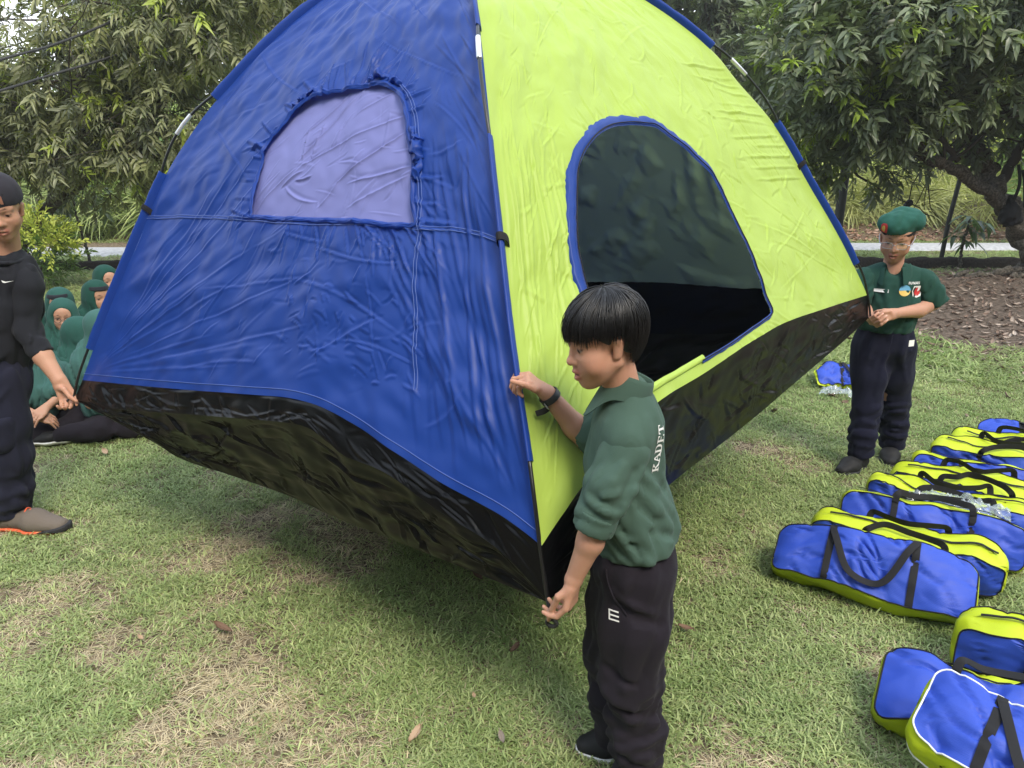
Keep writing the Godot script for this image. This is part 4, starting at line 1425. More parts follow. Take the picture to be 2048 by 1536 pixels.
func build_tent() -> void:
	var tent := thing("dome_tent", "big blue and lime green dome tent held up by its corners", "tent", Vector3.ZERO)
	var blue: Material = mats["tent_blue"]
	var lime: Material = mats["tent_lime"]
	# ---- blue wall with the mesh window
	const N := 430
	var left := catmull(RIDGE_LEFT, N)
	var front := catmull(RIDGE_FRONT, N)
	var right := catmull(RIDGE_RIGHT, N)
	var back := catmull(RIDGE_BACK, N)
	var seam_l := catmull(SEAM_LEFT, N)
	var seam_r := catmull(SEAM_RIGHT, N)
	var base := along(left, front, seam_l, N, N, -0.015)
	var nb := face_normals(base, N, N)
	var r := Relief.new(N, N, 2.43, 2.55)
	r.swell(noise(3, 2.2, 3), 0.018)
	r.swell(noise(5, 5.0, 2), 0.0030)
	r.swell(noise(6, 2.4, 2), 0.0032, 1.0, 3.0, 0.5)
	# tension lines that leave the two held corners
	for k in 12:
		var t := 0.05 + k * 0.088 + rng.randfn(0, 0.02)
		var a := Vector2(0.012, 0.012) + Vector2(cos(t), sin(t)) * rng.randf_range(0.03, 0.15)
		r.crease(a, Vector2(cos(t), sin(t)) * rng.randf_range(0.34, 0.66), rng.randf_range(0.007, 0.016), rng.randf_range(0.0018, 0.0045), rng.randfn(0, 0.012), k % 3 == 0)
	for k in 13:
		var t := PI - 1.46 + k * 0.06
		var a := Vector2(0.985, 0.01) + Vector2(cos(t), sin(t)) * rng.randf_range(0.02, 0.1)
		r.crease(a, Vector2(0.985, 0.01) + Vector2(cos(t), sin(t)) * rng.randf_range(0.25, 0.5), rng.randf_range(0.012, 0.022), rng.randf_range(0.003, 0.007), 0.0)
	# upright pleats beside the front pole
	for k in 9:
		var x := 0.99 - k * 0.021
		r.crease(Vector2(x, rng.randf_range(0.0, 0.05)), Vector2(x - rng.randf_range(-0.01, 0.05), rng.randf_range(0.28, 0.62)), rng.randf_range(0.012, 0.02), rng.randf_range(0.005, 0.010) * (1.0 - k * 0.07), rng.randfn(0, 0.01))
	for k in 16:
		var y := 0.32 + k * 0.035
		r.crease(Vector2(1.0, y), Vector2(rng.randf_range(0.8, 0.93), y + rng.randf_range(0.06, 0.16)), 0.009, rng.randf_range(0.002, 0.004), 0.0)
	# long folds seen in the cloth: from the left pole down, below the window, down the middle
	for f in [[0.02, 0.62, 0.42, 0.50], [0.05, 0.47, 0.36, 0.34], [0.30, 0.17, 0.60, 0.19], [0.55, 0.185, 0.80, 0.15], [0.22, 0.045, 0.62, 0.115], [0.30, 0.03, 0.52, 0.05], [0.62, 0.06, 0.75, 0.16],
			[0.58, 0.24, 0.80, 0.25], [0.50, 0.262, 0.62, 0.245], [0.72, 0.22, 0.74, 0.10], [0.66, 0.10, 0.83, 0.12], [0.40, 0.20, 0.33, 0.10], [0.83, 0.05, 0.92, 0.14], [0.30, 0.82, 0.85, 0.60], [0.2, 0.75, 0.7, 0.62], [0.5, 0.92, 0.9, 0.7], [0.6, 0.6, 0.95, 0.52], [0.85, 0.48, 0.97, 0.40], [0.84, 0.40, 0.93, 0.43], [0.84, 0.36, 0.90, 0.33]]:
		r.crease(Vector2(f[0], f[1]), Vector2(f[2], f[3]), rng.randf_range(0.006, 0.012), rng.randf_range(0.0025, 0.0055), rng.randfn(0, 0.02), true)
	crumple(r, 90, Vector2(0.3, 0.02), Vector2(0.88, 0.3), Vector2(0.04, 0.16), Vector2(0.006, 0.013), Vector2(0.0008, 0.0024), 0.9, 0.8)
	crumple(r, 45, Vector2(0.02, 0.02), Vector2(0.5, 0.55), Vector2(0.05, 0.3), Vector2(0.006, 0.014), Vector2(0.0006, 0.0018), 0.7, 0.35)
	crumple(r, 60, Vector2(0.1, 0.48), Vector2(0.98, 0.98), Vector2(0.04, 0.22), Vector2(0.006, 0.014), Vector2(0.0006, 0.0020), 0.5, 0.7)
	crumple(r, 60, Vector2(0.8, 0.05), Vector2(0.98, 0.5), Vector2(0.05, 0.2), Vector2(0.006, 0.013), Vector2(0.0006, 0.0018), 1.9, 0.4)
	crumple(r, 70, Vector2(0.55, 0.06), Vector2(0.82, 0.2), Vector2(0.03, 0.10), Vector2(0.005, 0.009), Vector2(0.002, 0.006), 0.4, 1.2)
	# gathers round the window
	var win := flat_curve(WINDOW_SHAPE + [WINDOW_SHAPE[0]], 150)
	win.remove_at(149)
	var mid := Vector2(0.6, 0.38)
	for k in 80:
		var q := win[rng.randi_range(0, 112)]
		var d := (q - mid).normalized().rotated(rng.randfn(0, 0.4))
		r.crease(q - d * 0.01, q + d * rng.randf_range(0.03, 0.10), rng.randf_range(0.005, 0.012), rng.randf_range(0.003, 0.009), 0.0, k % 2 == 0)
	for k in 26:   # the frilled cloth under the sill
		var x := rng.randf_range(0.5, 0.82)
		r.crease(Vector2(x, 0.275), Vector2(x + rng.randfn(0, 0.02), rng.randf_range(0.2, 0.25)), rng.randf_range(0.006, 0.012), rng.randf_range(0.002, 0.006), 0.0, true)
	for j in N:
		for i in N:
			var u := i / (N - 1.0)
			r.z[j * N + i] *= clampf(u * 30.0, 0.0, 1.0) * clampf((1.0 - u) * 30.0, 0.15, 1.0)
	# flat seams
	for c in [SEAM_LINE, SEAM_LINE_2, SEAM_LINE_3]:
		var q := flat_curve(c, 12)
		for k in 11:
			r.crease(q[k], q[k + 1] + (q[k + 1] - q[k]) * 0.3, 0.006, 0.003)
	var wall := base.duplicate()
	r.onto(wall, nb)
	var blue_wall := wall_sheet(tent, "blue_wall", blue, wall, N, N, inside_mask(N, N, win, false))
	blue_wall.set_meta("label", "blue wall of the tent with an arched net window")
	# the net, set behind the wall, with its own slack
	const M := 220
	var net_p := PackedVector3Array()
	var net_n := PackedVector3Array()
	var lo := Vector2(0.33, 0.255)
	var span := Vector2(0.51, 0.275)
	for j in M:
		for i in M:
			var q := lo + span * Vector2(i / (M - 1.0), j / (M - 1.0))
			net_n.append(sample(nb, N, N, q.x, q.y))
			net_p.append(sample(base, N, N, q.x, q.y) - net_n[-1] * 0.015)
	var rn := Relief.new(M, M, 1.1, 0.72)
	rn.swell(noise(31, 3.0, 3), 0.009)
	for f in [[0.30, 0.42, 0.93, 0.78], [0.52, 0.28, 0.88, 0.66], [0.28, 0.44, 0.55, 0.87], [0.06, 0.1, 0.30, 0.42], [0.24, 0.32, 0.46, 0.2], [0.46, 0.16, 0.56, 0.33], [0.34, 0.40, 0.22, 0.30], [0.60, 0.30, 0.93, 0.47], [0.62, 0.16, 0.92, 0.42], [0.32, 0.44, 0.30, 0.68], [0.36, 0.44, 0.38, 0.70], [0.44, 0.08, 0.46, 0.2], [0.40, 0.36, 0.30, 0.34], [0.55, 0.7, 0.8, 0.88], [0.25, 0.6, 0.5, 0.9]]:
		rn.crease(Vector2(f[0], f[1]), Vector2(f[2], f[3]), 0.010, rng.randf_range(0.005, 0.010), rng.randfn(0, 0.012), true)
	crumple(rn, 70, Vector2(0.05, 0.05), Vector2(0.95, 0.95), Vector2(0.05, 0.22), Vector2(0.004, 0.009), Vector2(0.001, 0.003), 0.8, 0.6)
	rn.onto(net_p, net_n)
	var net_poly := PackedVector2Array()
	for q in win:
		net_poly.append((q - lo) / span)
	wall_sheet(blue_wall, "window_net", mats["net"], net_p, M, M, inside_mask(M, M, net_poly, true, 0.06))
	var hem_shape := hem(wall, nb, N, N, win, 0.012, 0.008, 0.005, 0.7, 8, true)
	part("window_hem", hem_shape.mesh(), blue, blue_wall)
	# the rolled-back storm flap bunches out at the top and at the right of the window
	for b in [[54, 67, 0.016], [78, 87, 0.026], [25, 33, 0.011]]:
		var flap := Shape.new()
		var path := PackedVector3Array()
		var rad := []
		for k in range(b[0], b[1] + 1):
			var q: Vector2 = win[k] + (win[k] - mid).normalized() * 0.012
			var t: float = (k - b[0]) / float(b[1] - b[0])
			path.append(sample(wall, N, N, q.x, q.y) + sample(nb, N, N, q.x, q.y) * (0.004 + 0.006 * sin(t * 17.0)))
			rad.append(b[2] * (0.25 + 0.75 * sin(PI * t)) * (0.8 + 0.25 * sin(t * 23.0)))
		var fine := catmull(Array(path), 40)
		var rr := []
		for k in 40:
			var f: float = k / 39.0 * (rad.size() - 1)
			rr.append(lerpf(rad[int(f)], rad[mini(int(f) + 1, rad.size() - 1)], f - int(f)))
		var first := flap.v.size()
		flap.tube(fine, rr, 20)
		var bn := noise(int(b[0]), 26.0, 3)
		for k in range(first, flap.v.size()):
			flap.v[k] += Vector3(bn.get_noise_3dv(flap.v[k]), bn.get_noise_3dv(flap.v[k] + Vector3(3, 1, 2)), bn.get_noise_3dv(flap.v[k] + Vector3(7, 5, 1))) * 0.017
		part("storm_flap", flap.mesh(), blue, blue_wall)
	# stitched seams
	for c in [SEAM_LINE, SEAM_LINE_2, SEAM_LINE_3]:
		for off in [-0.0022, 0.0022]:
			var st := Shape.new()
			var path := PackedVector3Array()
			for q in flat_curve(c, 70):
				path.append(sample(wall, N, N, q.x, q.y + off * (1.0 if c == SEAM_LINE else 0.0)) + sample(nb, N, N, q.x, q.y) * 0.002 + Vector3(off * 2.0 if c != SEAM_LINE else 0.0, 0, 0))
			st.tube(path, 0.0011, 4)
			part("stitching", st.mesh(), mats["thread"], blue_wall)
	var st_bottom := Shape.new()
	var edge := PackedVector3Array()
	for i in 90:
		edge.append(sample(wall, N, N, i / 89.0, 0.012) + sample(nb, N, N, i / 89.0, 0.012) * 0.002)
	st_bottom.tube(edge, 0.0011, 4)
	part("stitching", st_bottom.mesh(), mats["thread"], blue_wall)

	# ---- lime wall with the doorway
	var base2 := along(front, right, seam_r, N, N, -0.02)
	var n2 := face_normals(base2, N, N)
	var r2 := Relief.new(N, N, 2.72, 2.6)
	r2.swell(noise(13, 2.0, 3), 0.014)
	r2.swell(noise(15, 6.0, 3), 0.0028)
	for k in 12:    # fine pleats that leave the right pole
		var y := 0.27 + k * 0.022
		r2.crease(Vector2(1.0, y), Vector2(rng.randf_range(0.72, 0.85), y + rng.randf_range(0.0, 0.05)), 0.009, rng.randf_range(0.003, 0.006), 0.0)
	for k in 14:    # upright pleats beside the front pole
		var x := 0.01 + k * 0.010
		r2.crease(Vector2(x, rng.randf_range(0.05, 0.3)), Vector2(x + rng.randf_range(0.0, 0.02), rng.randf_range(0.35, 0.5)), 0.010, rng.randf_range(0.002, 0.006), 0.0)
	for f in [[0.03, 0.02, 0.12, 0.30], [0.03, 0.05, 0.08, 0.3], [0.6, 0.05, 0.9, 0.12], [0.64, 0.12, 0.95, 0.22], [0.62, 0.2, 0.86, 0.1], [0.95, 0.03, 0.66, 0.16], [0.97, 0.04, 0.7, 0.28], [0.97, 0.05, 0.85, 0.35], [0.15, 0.52, 0.35, 0.64], [0.2, 0.7, 0.6, 0.6], [0.5, 0.55, 0.8, 0.62], [0.3, 0.8, 0.7, 0.72], [0.6, 0.42, 0.72, 0.5], [0.1, 0.44, 0.2, 0.40]]:
		r2.crease(Vector2(f[0], f[1]), Vector2(f[2], f[3]), rng.randf_range(0.006, 0.012), rng.randf_range(0.0022, 0.0045), rng.randfn(0, 0.02), true)
	crumple(r2, 150, Vector2(0.58, 0.02), Vector2(0.97, 0.45), Vector2(0.04, 0.2), Vector2(0.004, 0.010), Vector2(0.001, 0.0042), 0.5, 0.7)
	crumple(r2, 110, Vector2(0.01, 0.02), Vector2(0.16, 0.5), Vector2(0.04, 0.2), Vector2(0.004, 0.009), Vector2(0.001, 0.004), 1.1, 0.6)
	crumple(r2, 190, Vector2(0.05, 0.42), Vector2(0.95, 0.95), Vector2(0.04, 0.24), Vector2(0.004, 0.010), Vector2(0.001, 0.0036), 0.4, 0.8)
	var door := flat_curve(DOOR_SHAPE + [DOOR_SHAPE[0]], 190)
	door.remove_at(189)
	for k in 50:
		var q := door[rng.randi_range(10, 140)]
		var d := (q - Vector2(0.37, 0.2)).normalized().rotated(rng.randfn(0, 0.5))
		r2.crease(q, q + d * rng.randf_range(0.03, 0.09), rng.randf_range(0.005, 0.010), rng.randf_range(0.001, 0.004), 0.0)
	for j in N:
		for i in N:
			var u := i / (N - 1.0)
			r2.z[j * N + i] *= clampf(u * 30.0, 0.15, 1.0) * clampf((1.0 - u) * 30.0, 0.0, 1.0)
	var wall2 := base2.duplicate()
	r2.onto(wall2, n2)
	var lime_wall := wall_sheet(tent, "lime_wall", lime, wall2, N, N, inside_mask(N, N, door, false))
	lime_wall.set_meta("label", "lime green wall of the tent with an open doorway")
	# blue gathered zip band, up one side, over the arch and down the other
	var arch := PackedVector2Array()
	for k in range(0, 146):
		arch.append(door[k])
	part("zip_band", hem(wall2, n2, N, N, arch, 0.008, 0.034, 0.004, 0.30, 18, false, 78).mesh(), blue, lime_wall)
	var zip := Shape.new()
	var zp := PackedVector3Array()
	for q in arch:
		zp.append(sample(wall2, N, N, q.x, q.y) + sample(n2, N, N, q.x, q.y) * 0.011)
	zip.tube(zp, 0.0022, 5)
	part("zip", zip.mesh(), mats["black_webbing"], lime_wall)
	# lime sill roll under the doorway
	var low := PackedVector2Array()
	for k in range(144, 182):
		low.append(Vector2(door[k].x, maxf(door[k].y, 0.012)))
	part("door_sill", hem(wall2, n2, N, N, low, 0.016, 0.008, 0.006, 0.25, 28, false).mesh(), lime, lime_wall)

	# ---- the two back walls, seen from inside through the doorway: outside cloth and dark lining
	var cs := CORNERS
	var seam_br := catmull([RIDGE_RIGHT[0], (RIDGE_RIGHT[0] + RIDGE_BACK[0]) * 0.5 + Vector3(0, 0.04, 0), RIDGE_BACK[0]], 150)
	var seam_bl := catmull([RIDGE_BACK[0], (RIDGE_LEFT[0] + RIDGE_BACK[0]) * 0.5 + Vector3(0, 0.05, 0), RIDGE_LEFT[0]], 150)
	for s in 2:
		var a := catmull(RIDGE_RIGHT if s == 0 else RIDGE_BACK, 150)
		var b := catmull(RIDGE_BACK if s == 0 else RIDGE_LEFT, 150)
		var bb := along(a, b, seam_br if s == 0 else seam_bl, 150, 150)
		var bn := face_normals(bb, 150, 150)
		var rb := Relief.new(150, 150, 2.5, 2.5)
		rb.swell(noise(40 + s, 3.0, 3), 0.03)
		for k in 22:
			var x := rng.randf_range(0.1, 0.9)
			rb.crease(Vector2(x, rng.randf_range(0.0, 0.2)), Vector2(x + rng.randf_range(-0.4, -0.05), rng.randf_range(0.3, 0.8)), rng.randf_range(0.02, 0.05), rng.randf_range(0.006, 0.022), 0.0)
		crumple(rb, 80, Vector2(0, 0), Vector2(1, 1), Vector2(0.1, 0.4), Vector2(0.014, 0.03), Vector2(0.003, 0.010), 1.2, 0.7)
		for j in 150:
			for i in 150:
				var u := i / 149.0
				rb.z[j * 150 + i] = minf(rb.z[j * 150 + i], 0.004) * clampf(u * 9.0, 0.0, 1.0) * clampf((1.0 - u) * 9.0, 0.0, 1.0) - 0.012 * sin(PI * u)
		rb.onto(bb, bn)
		wall_sheet(tent, "back_wall", blue if s == 0 else lime, bb, 150, 150, PackedByteArray())
		for k in bb.size():
			bb[k] -= bn[k] * 0.012
		wall_sheet(tent, "wall_lining", mats["lining"], bb, 150, 150, PackedByteArray())

	# ---- black floor tarpaulin: upright band, sagging side, belly
	tarp(tent, "tarpaulin_band", SEAM_LEFT, FOLD_LEFT, 300, 26, 50, 60, 0.010)
	tarp(tent, "tarpaulin_side", FOLD_LEFT, BELLY_LEFT, 300, 60, 53, 60, 0.020)
	var right_low := BELLY_RIGHT.duplicate()
	tarp(tent, "tarpaulin_band", SEAM_RIGHT, right_low, 300, 50, 57, 70, 0.012)
	var seam_back_r := []
	var low_back_r := []
	var seam_back_l := []
	var low_back_l := []
	for k in 9:
		var t := k / 8.0
		seam_back_r.append(seam_br[int(t * 149)])
		seam_back_l.append(seam_bl[int(t * 149)])
		low_back_r.append(BELLY_RIGHT[-1].lerp(cs[3], t) + Vector3(-0.05, -0.16, 0.05) * sin(PI * t))
		low_back_l.append(cs[3].lerp(BELLY_LEFT[0], t) + Vector3(0.05, -0.16, 0.05) * sin(PI * t))
	tarp(tent, "tarpaulin_band", seam_back_r, low_back_r, 120, 16, 61, 30, 0.012)
	tarp(tent, "tarpaulin_band", seam_back_l, low_back_l, 120, 16, 63, 30, 0.012)
	const K := 110
	var e_f := catmull(BELLY_LEFT, K)          # left -> front
	var e_r := catmull(BELLY_RIGHT, K)         # front -> right
	var e_b := catmull(low_back_l, K)          # back -> left
	var e_k := catmull(low_back_r, K)          # right -> back
	var fl := PackedVector3Array()
	for j in K:
		var t := j / (K - 1.0)
		for i in K:
			var u := i / (K - 1.0)
			# u: left -> front (and back -> right), t: away from the front edge
			var p := e_f[i].lerp(e_k[K - 1 - i], t) + e_b[K - 1 - j].lerp(e_r[j], u)
			p -= e_f[0].lerp(e_f[K - 1], u).lerp(e_k[K - 1].lerp(e_k[0], u), t)
			p.y -= 0.10 * pow(16.0 * u * (1.0 - u) * t * (1.0 - t), 0.7)
			fl.append(p)
	var rf := Relief.new(K, K, 2.5, 2.5)
	rf.swell(noise(70, 2.5, 3), 0.03)
	crumple(rf, 90, Vector2(0, 0), Vector2(1, 1), Vector2(0.1, 0.5), Vector2(0.02, 0.04), Vector2(0.004, 0.014), 0.8, 1.0)
	for j in K:
		for i in K:
			var u := i / (K - 1.0)
			var t := j / (K - 1.0)
			rf.z[j * K + i] *= clampf(30.0 * u * (1.0 - u), 0, 1) * clampf(30.0 * t * (1.0 - t), 0, 1)
	rf.onto(fl, face_normals(fl, K, K))
	wall_sheet(tent, "tarpaulin_floor", m_tarp(), fl, K, K, PackedByteArray())

	# ---- poles, sleeves, hooks and ferrules
	tent_pole(tent, RIDGE_LEFT, CORNERS[0] + Vector3(-0.012, -0.02, 0.0), [[0.06, 0.38], [0.525, 1.0]], 0.465, Vector3(-0.75, 0.55, 0.1), [0.318])
	tent_pole(tent, RIDGE_RIGHT, CORNERS[2] + Vector3(0.012, -0.015, 0.0), [[0.07, 0.385], [0.56, 1.0]], 0.505, Vector3(0.8, 0.55, 0.1), [0.30])
	tent_pole(tent, RIDGE_FRONT, CORNERS[1] + Vector3(0.004, -0.035, 0.0), [[0.085, 0.44], [0.60, 1.0]], 0.555, Vector3(-0.25, 0.35, 0.8), [0.318])
	tent_pole(tent, RIDGE_BACK, CORNERS[3] + Vector3(0.0, -0.02, 0.0), [[0.07, 0.4], [0.55, 1.0]], 0.47, Vector3(0, 0.4, -0.8), [])

func tent_pole(tent: Node3D, ridge: Array, corner: Vector3, sleeves: Array, ferrule: float, out: Vector3, hooks: Array) -> void:
	const N := 160
	var c := catmull(ridge, N)
	var path := PackedVector3Array([corner])
	var proud := PackedVector3Array()
	out = out.normalized()
	for k in N:
		var t := k / (N - 1.0)
		var gap := 0.008
		for s in sleeves:
			if t > s[0] and t < s[1]:
				gap = 0.006
		if t > sleeves[0][1] and t < sleeves[1][0]:
			gap += 0.024 * sin(PI * (t - sleeves[0][1]) / (sleeves[1][0] - sleeves[0][1]))
		var dir := (c[mini(k + 1, N - 1)] - c[maxi(k - 1, 0)]).normalized()
		var o := (out - dir * out.dot(dir)).normalized()
		proud.append(c[k] + o * (gap + 0.012))
		path.append(proud[-1])
	var pole := Shape.new()
	pole.tube(catmull([path[0], path[0].lerp(path[8], 0.5) + out * 0.006, path[8], path[14]], 24), 0.0055, 8)
	pole.tube(path.slice(14), 0.0055, 8)
	var po := part("pole", pole.mesh(), mats["pole"], tent)
	for s in sleeves:
		var sl := Shape.new()
		var sp := PackedVector3Array()
		var ac := []
		var rad := []
		for k in range(int(s[0] * (N - 1)), int(s[1] * (N - 1)) + 1):
			var dir := (c[mini(k + 1, N - 1)] - c[maxi(k - 1, 0)]).normalized()
			var o := (out - dir * out.dot(dir)).normalized()
			sp.append(c[k])
			ac.append(o)
			rad.append(0.0)
		# a flat pocket of cloth round the pole: a flattened tube that reaches from the wall out past the pole
		var first := sl.v.size()
		var wob := noise(int(s[0] * 100) + 90, 0.25, 2)
		for k in sp.size():
			var dir := (sp[mini(k + 1, sp.size() - 1)] - sp[maxi(k - 1, 0)]).normalized()
			var o: Vector3 = ac[k]
			var w := dir.cross(o)
			for q in 14:
				var a := TAU * q / 14.0
				var x := 0.010 + 0.021 * cos(a) + 0.002 * wob.get_noise_2d(k, q)
				var y := (0.008 if cos(a) > -0.2 else 0.0055) * sin(a)
				sl.add(sp[k] + o * x + w * y)
		for k in sp.size() - 1:
			for q in 14:
				var t := (q + 1) % 14
				sl.quad(first + k * 14 + q, first + k * 14 + t, first + (k + 1) * 14 + t, first + (k + 1) * 14 + q)
		part("pole_sleeve", sl.mesh(), mats["tent_blue"], tent)
	var fer := Shape.new()
	var f0 := int(ferrule * (N - 1))
	fer.tube(PackedVector3Array([proud[f0 - 3], proud[f0], proud[f0 + 3]]), 0.0085, 10)
	part("ferrule", fer.mesh(), mats["ferrule"], po)
	for h in hooks:
		var hk := Shape.new()
		var k := int(h * (N - 1))
		var dir := (c[k + 1] - c[k - 1]).normalized()
		var o := (out - dir * out.dot(dir)).normalized()
		var w := dir.cross(o)
		var path2 := PackedVector3Array([c[k] - o * 0.03 - dir * 0.012 + w * 0.011, c[k] + o * 0.008 + w * 0.014, c[k] + o * 0.036, c[k] + o * 0.008 - w * 0.014, c[k] - o * 0.03 - dir * 0.012 - w * 0.011])
		hk.strap(catmull(Array(path2), 18), [dir], 0.022, 0.003)
		part("hook", hk.mesh(), mats["black_webbing"], tent)

# ---------------------------------------------------------------- tent bags
# a slab with two blue faces and a yellow gusset round it; x along, y across the face, z through it
func bag_outline(t: float, l: float, h: float, r: float) -> Vector3:
	var hx := l * 0.5 - r
	var hy := h * 0.5 - r
	var per := 4.0 * (hx + hy) + TAU * r
	var s := fposmod(t, 1.0) * per
	for side in 4:
		var run := 2.0 * (hx if side % 2 == 0 else hy)
		var arc := PI * 0.5 * r
		var c: Vector2 = [Vector2(hx, hy), Vector2(-hx, hy), Vector2(-hx, -hy), Vector2(hx, -hy)][side]
		if s < run:
			var from: Vector2 = [Vector2(hx, hy + r), Vector2(-hx - r, hy), Vector2(-hx, -hy - r), Vector2(hx + r, -hy)][side]
			var d: Vector2 = [Vector2(-1, 0), Vector2(0, -1), Vector2(1, 0), Vector2(0, 1)][side]
			var q := from + d * s
			return Vector3(q.x, q.y, 0)
		s -= run
		if s < arc:
			var corner: Vector2 = [Vector2(-hx, hy), Vector2(-hx, -hy), Vector2(hx, -hy), Vector2(hx, hy)][side]
			var a := PI * 0.5 * (side + 1) + s / r
			return Vector3(corner.x + r * cos(a), corner.y + r * sin(a), 0)
		s -= arc
	return Vector3(hx, hy + r, 0)

func make_bag(label: String, at: Vector3, turn: float, roll: float, l: float, h: float, t: float, s: int, style := {}) -> Node3D:
	var bag := thing("tent_bag", label, "bag", at, "tent bags laid out on the grass")
	var basis := Basis(Vector3.UP, turn) * Basis(Vector3.RIGHT, roll)
	if style.has("pitch"):
		basis = Basis(Vector3.UP, turn) * Basis(Vector3.BACK, style.pitch) * Basis(Vector3.RIGHT, roll)
	var sag := noise(s, 3.2, 2)
	var fine := noise(s + 50, 10.0, 3)
	var crease := noise(s + 90, 5.0, 2)
	var soft: float = style.get("soft", 1.0)
	var bent := func(p: Vector3) -> Vector3:
		# the load inside slumps: everything sewn together moves together
		var o := p
		var e := clampf((absf(p.x) / (l * 0.5) - 0.62) / 0.38, 0.0, 1.0)
		o.z *= 1.0 - 0.30 * e * e
		o.y *= 1.0 - 0.10 * e * e
		o += Vector3(0.2 * sag.get_noise_3dv(p + Vector3(3, 0, 0)), sag.get_noise_3dv(p), sag.get_noise_3dv(p + Vector3(0, 7, 0))) * 0.030 * soft
		o += Vector3(0, fine.get_noise_3dv(p * Vector3(0.5, 1, 1)), fine.get_noise_3dv(p * Vector3(0.6, 1, 1) + Vector3(5, 0, 0))) * 0.0095 * soft
		var c := absf(crease.get_noise_3dv(p * Vector3(1.4, 0.8, 0.8) + Vector3(p.y * 0.8, 0, 0)))
		o.z -= signf(p.z) * 0.013 * soft * exp(-c * c * 220.0)
		var w := basis * o
		if at.y + w.y < 0.012:
			w.y = 0.012 - at.y
		return w
	const M := 132
	const R := 26
	var blue: Material = mats["bag_blue"]
	var yellow: Material = mats["bag_yellow"]
	var rad: float = style.get("corner", 0.040)
	for side in [1.0, -1.0]:
		var f := Shape.new()
		for k in R:
			var q := k / (R - 1.0)
			for i in M:
				var p := bag_outline(i / float(M), l, h, rad) * q
				var m := clampf(1.0 - pow(absf(p.y) / (h * 0.5), 2.4), 0.0, 1.0) * clampf(1.0 - pow(absf(p.x) / (l * 0.5), 6.0), 0.0, 1.0)
				p.z = side * (t * 0.5 + 0.019 * m)
				f.add(bent.call(p))
		for k in R - 1:
			for i in M:
				var j := (i + 1) % M
				f.quad(k * M + i, k * M + j, (k + 1) * M + j, (k + 1) * M + i)
		part("blue_face", f.mesh(), blue, bag)
		var pipe := Shape.new()
		var path := PackedVector3Array()
		for i in M + 1:
			path.append(bent.call(bag_outline(i / float(M), l + 0.004, h + 0.004, rad) + Vector3(0, 0, side * t * 0.5)))
		pipe.tube(path, 0.0028, 6, false)
		part("piping", pipe.mesh(), mats["black_webbing"] if not style.get("white_piping", false) else mats["print_white"], bag)
	var g := Shape.new()
	const D := 14
	for k in D:
		var q := k / (D - 1.0) * 2.0 - 1.0
		for i in M:
			var o := bag_outline(i / float(M), l, h, rad)
			var p := o + o.normalized() * 0.014 * (1.0 - q * q)
			p.z = q * t * 0.5
			g.add(bent.call(p))
	for k in D - 1:
		for i in M:
			var j := (i + 1) % M
			g.quad(k * M + i, k * M + j, (k + 1) * M + j, (k + 1) * M + i)
	part("yellow_gusset", g.mesh(), yellow, bag)
	# zip along the middle of the upper gusset
	var z := Shape.new()
	var zp := PackedVector3Array()
	var za := []
	for i in 44:
		var x := lerpf(-0.42, 0.46, i / 43.0) * l
		var p := Vector3(x, h * 0.5 + 0.0155, 0.0)
		zp.append(bent.call(p))
		za.append(basis * Vector3(0, 0, 1))
	z.strap(zp, za, 0.011, 0.003)
	part("zip", z.mesh(), mats["black_webbing"], bag)
	# webbing and carrying loops on both faces
	for side in [1.0, -1.0]:
		if side < 0 and style.get("one_side", false):
			continue
		var web: Array = []
		for x in [-0.17, 0.17]:
			var sp := PackedVector3Array()
			for i in 18:
				var y := lerpf(-0.5, 0.5, i / 17.0) * h
				var m := clampf(1.0 - pow(absf(y) / (h * 0.5), 2.4), 0.0, 1.0)
				sp.append(bent.call(Vector3(x * l * 1.25, y, side * (t * 0.5 + 0.019 * m + 0.003))))
			var st := Shape.new()
			st.strap(sp, [basis.x], 0.026, 0.0022)
			part("webbing", st.mesh(), mats["black_webbing"], bag)
			web.append(x * l * 1.25)
		# the loop hangs from the tops of the two webbings
		var mode: String = style.get("loop", "hang")
		var pts := []
		var kk := rng.randfn(0, 0.012)
		if mode == "hang":
			for q in [[web[0], 0.43, 0.0], [web[0] + 0.02, 0.2, 0.012], [web[0] + 0.075, -0.30, 0.012], [kk, -0.40, 0.014], [web[1] - 0.085, -0.24, 0.014], [web[1] - 0.03, 0.2, 0.02], [web[1], 0.43, 0.0]]:
				var y: float = q[1] * h
				var m := clampf(1.0 - pow(absf(y) / (h * 0.5), 2.4), 0.0, 1.0)
				pts.append(bent.call(Vector3(q[0], y, side * (t * 0.5 + 0.019 * m + 0.007 + q[2]))))
		else:
			for q in [[web[0], 0.40, 0.008], [web[0] + 0.012, 0.50, 0.012], [web[0] + 0.07, 0.525, -0.03 - kk], [kk, 0.53, -0.055 + kk], [web[1] - 0.06, 0.53, -0.028], [web[1] - 0.012, 0.5, 0.010], [web[1], 0.40, 0.008]]:
				pts.append(bent.call(Vector3(q[0], q[1] * h + (0.022 if q[1] > 0.49 else 0.0), side * (t * 0.5 + q[2]))) + Vector3(0, 0.009, 0))
		var loop := Shape.new()
		var lp := catmull(pts, 60)
		var ac := []
		for i in 60:
			var d := (lp[mini(i + 1, 59)] - lp[maxi(i - 1, 0)]).normalized()
			ac.append(d.cross(basis * Vector3(0, 0.15, side)).normalized())
		loop.strap(lp, ac, 0.026, 0.0024)
		part("carry_loop", loop.mesh(), mats["black_webbing"], bag)
	return bag

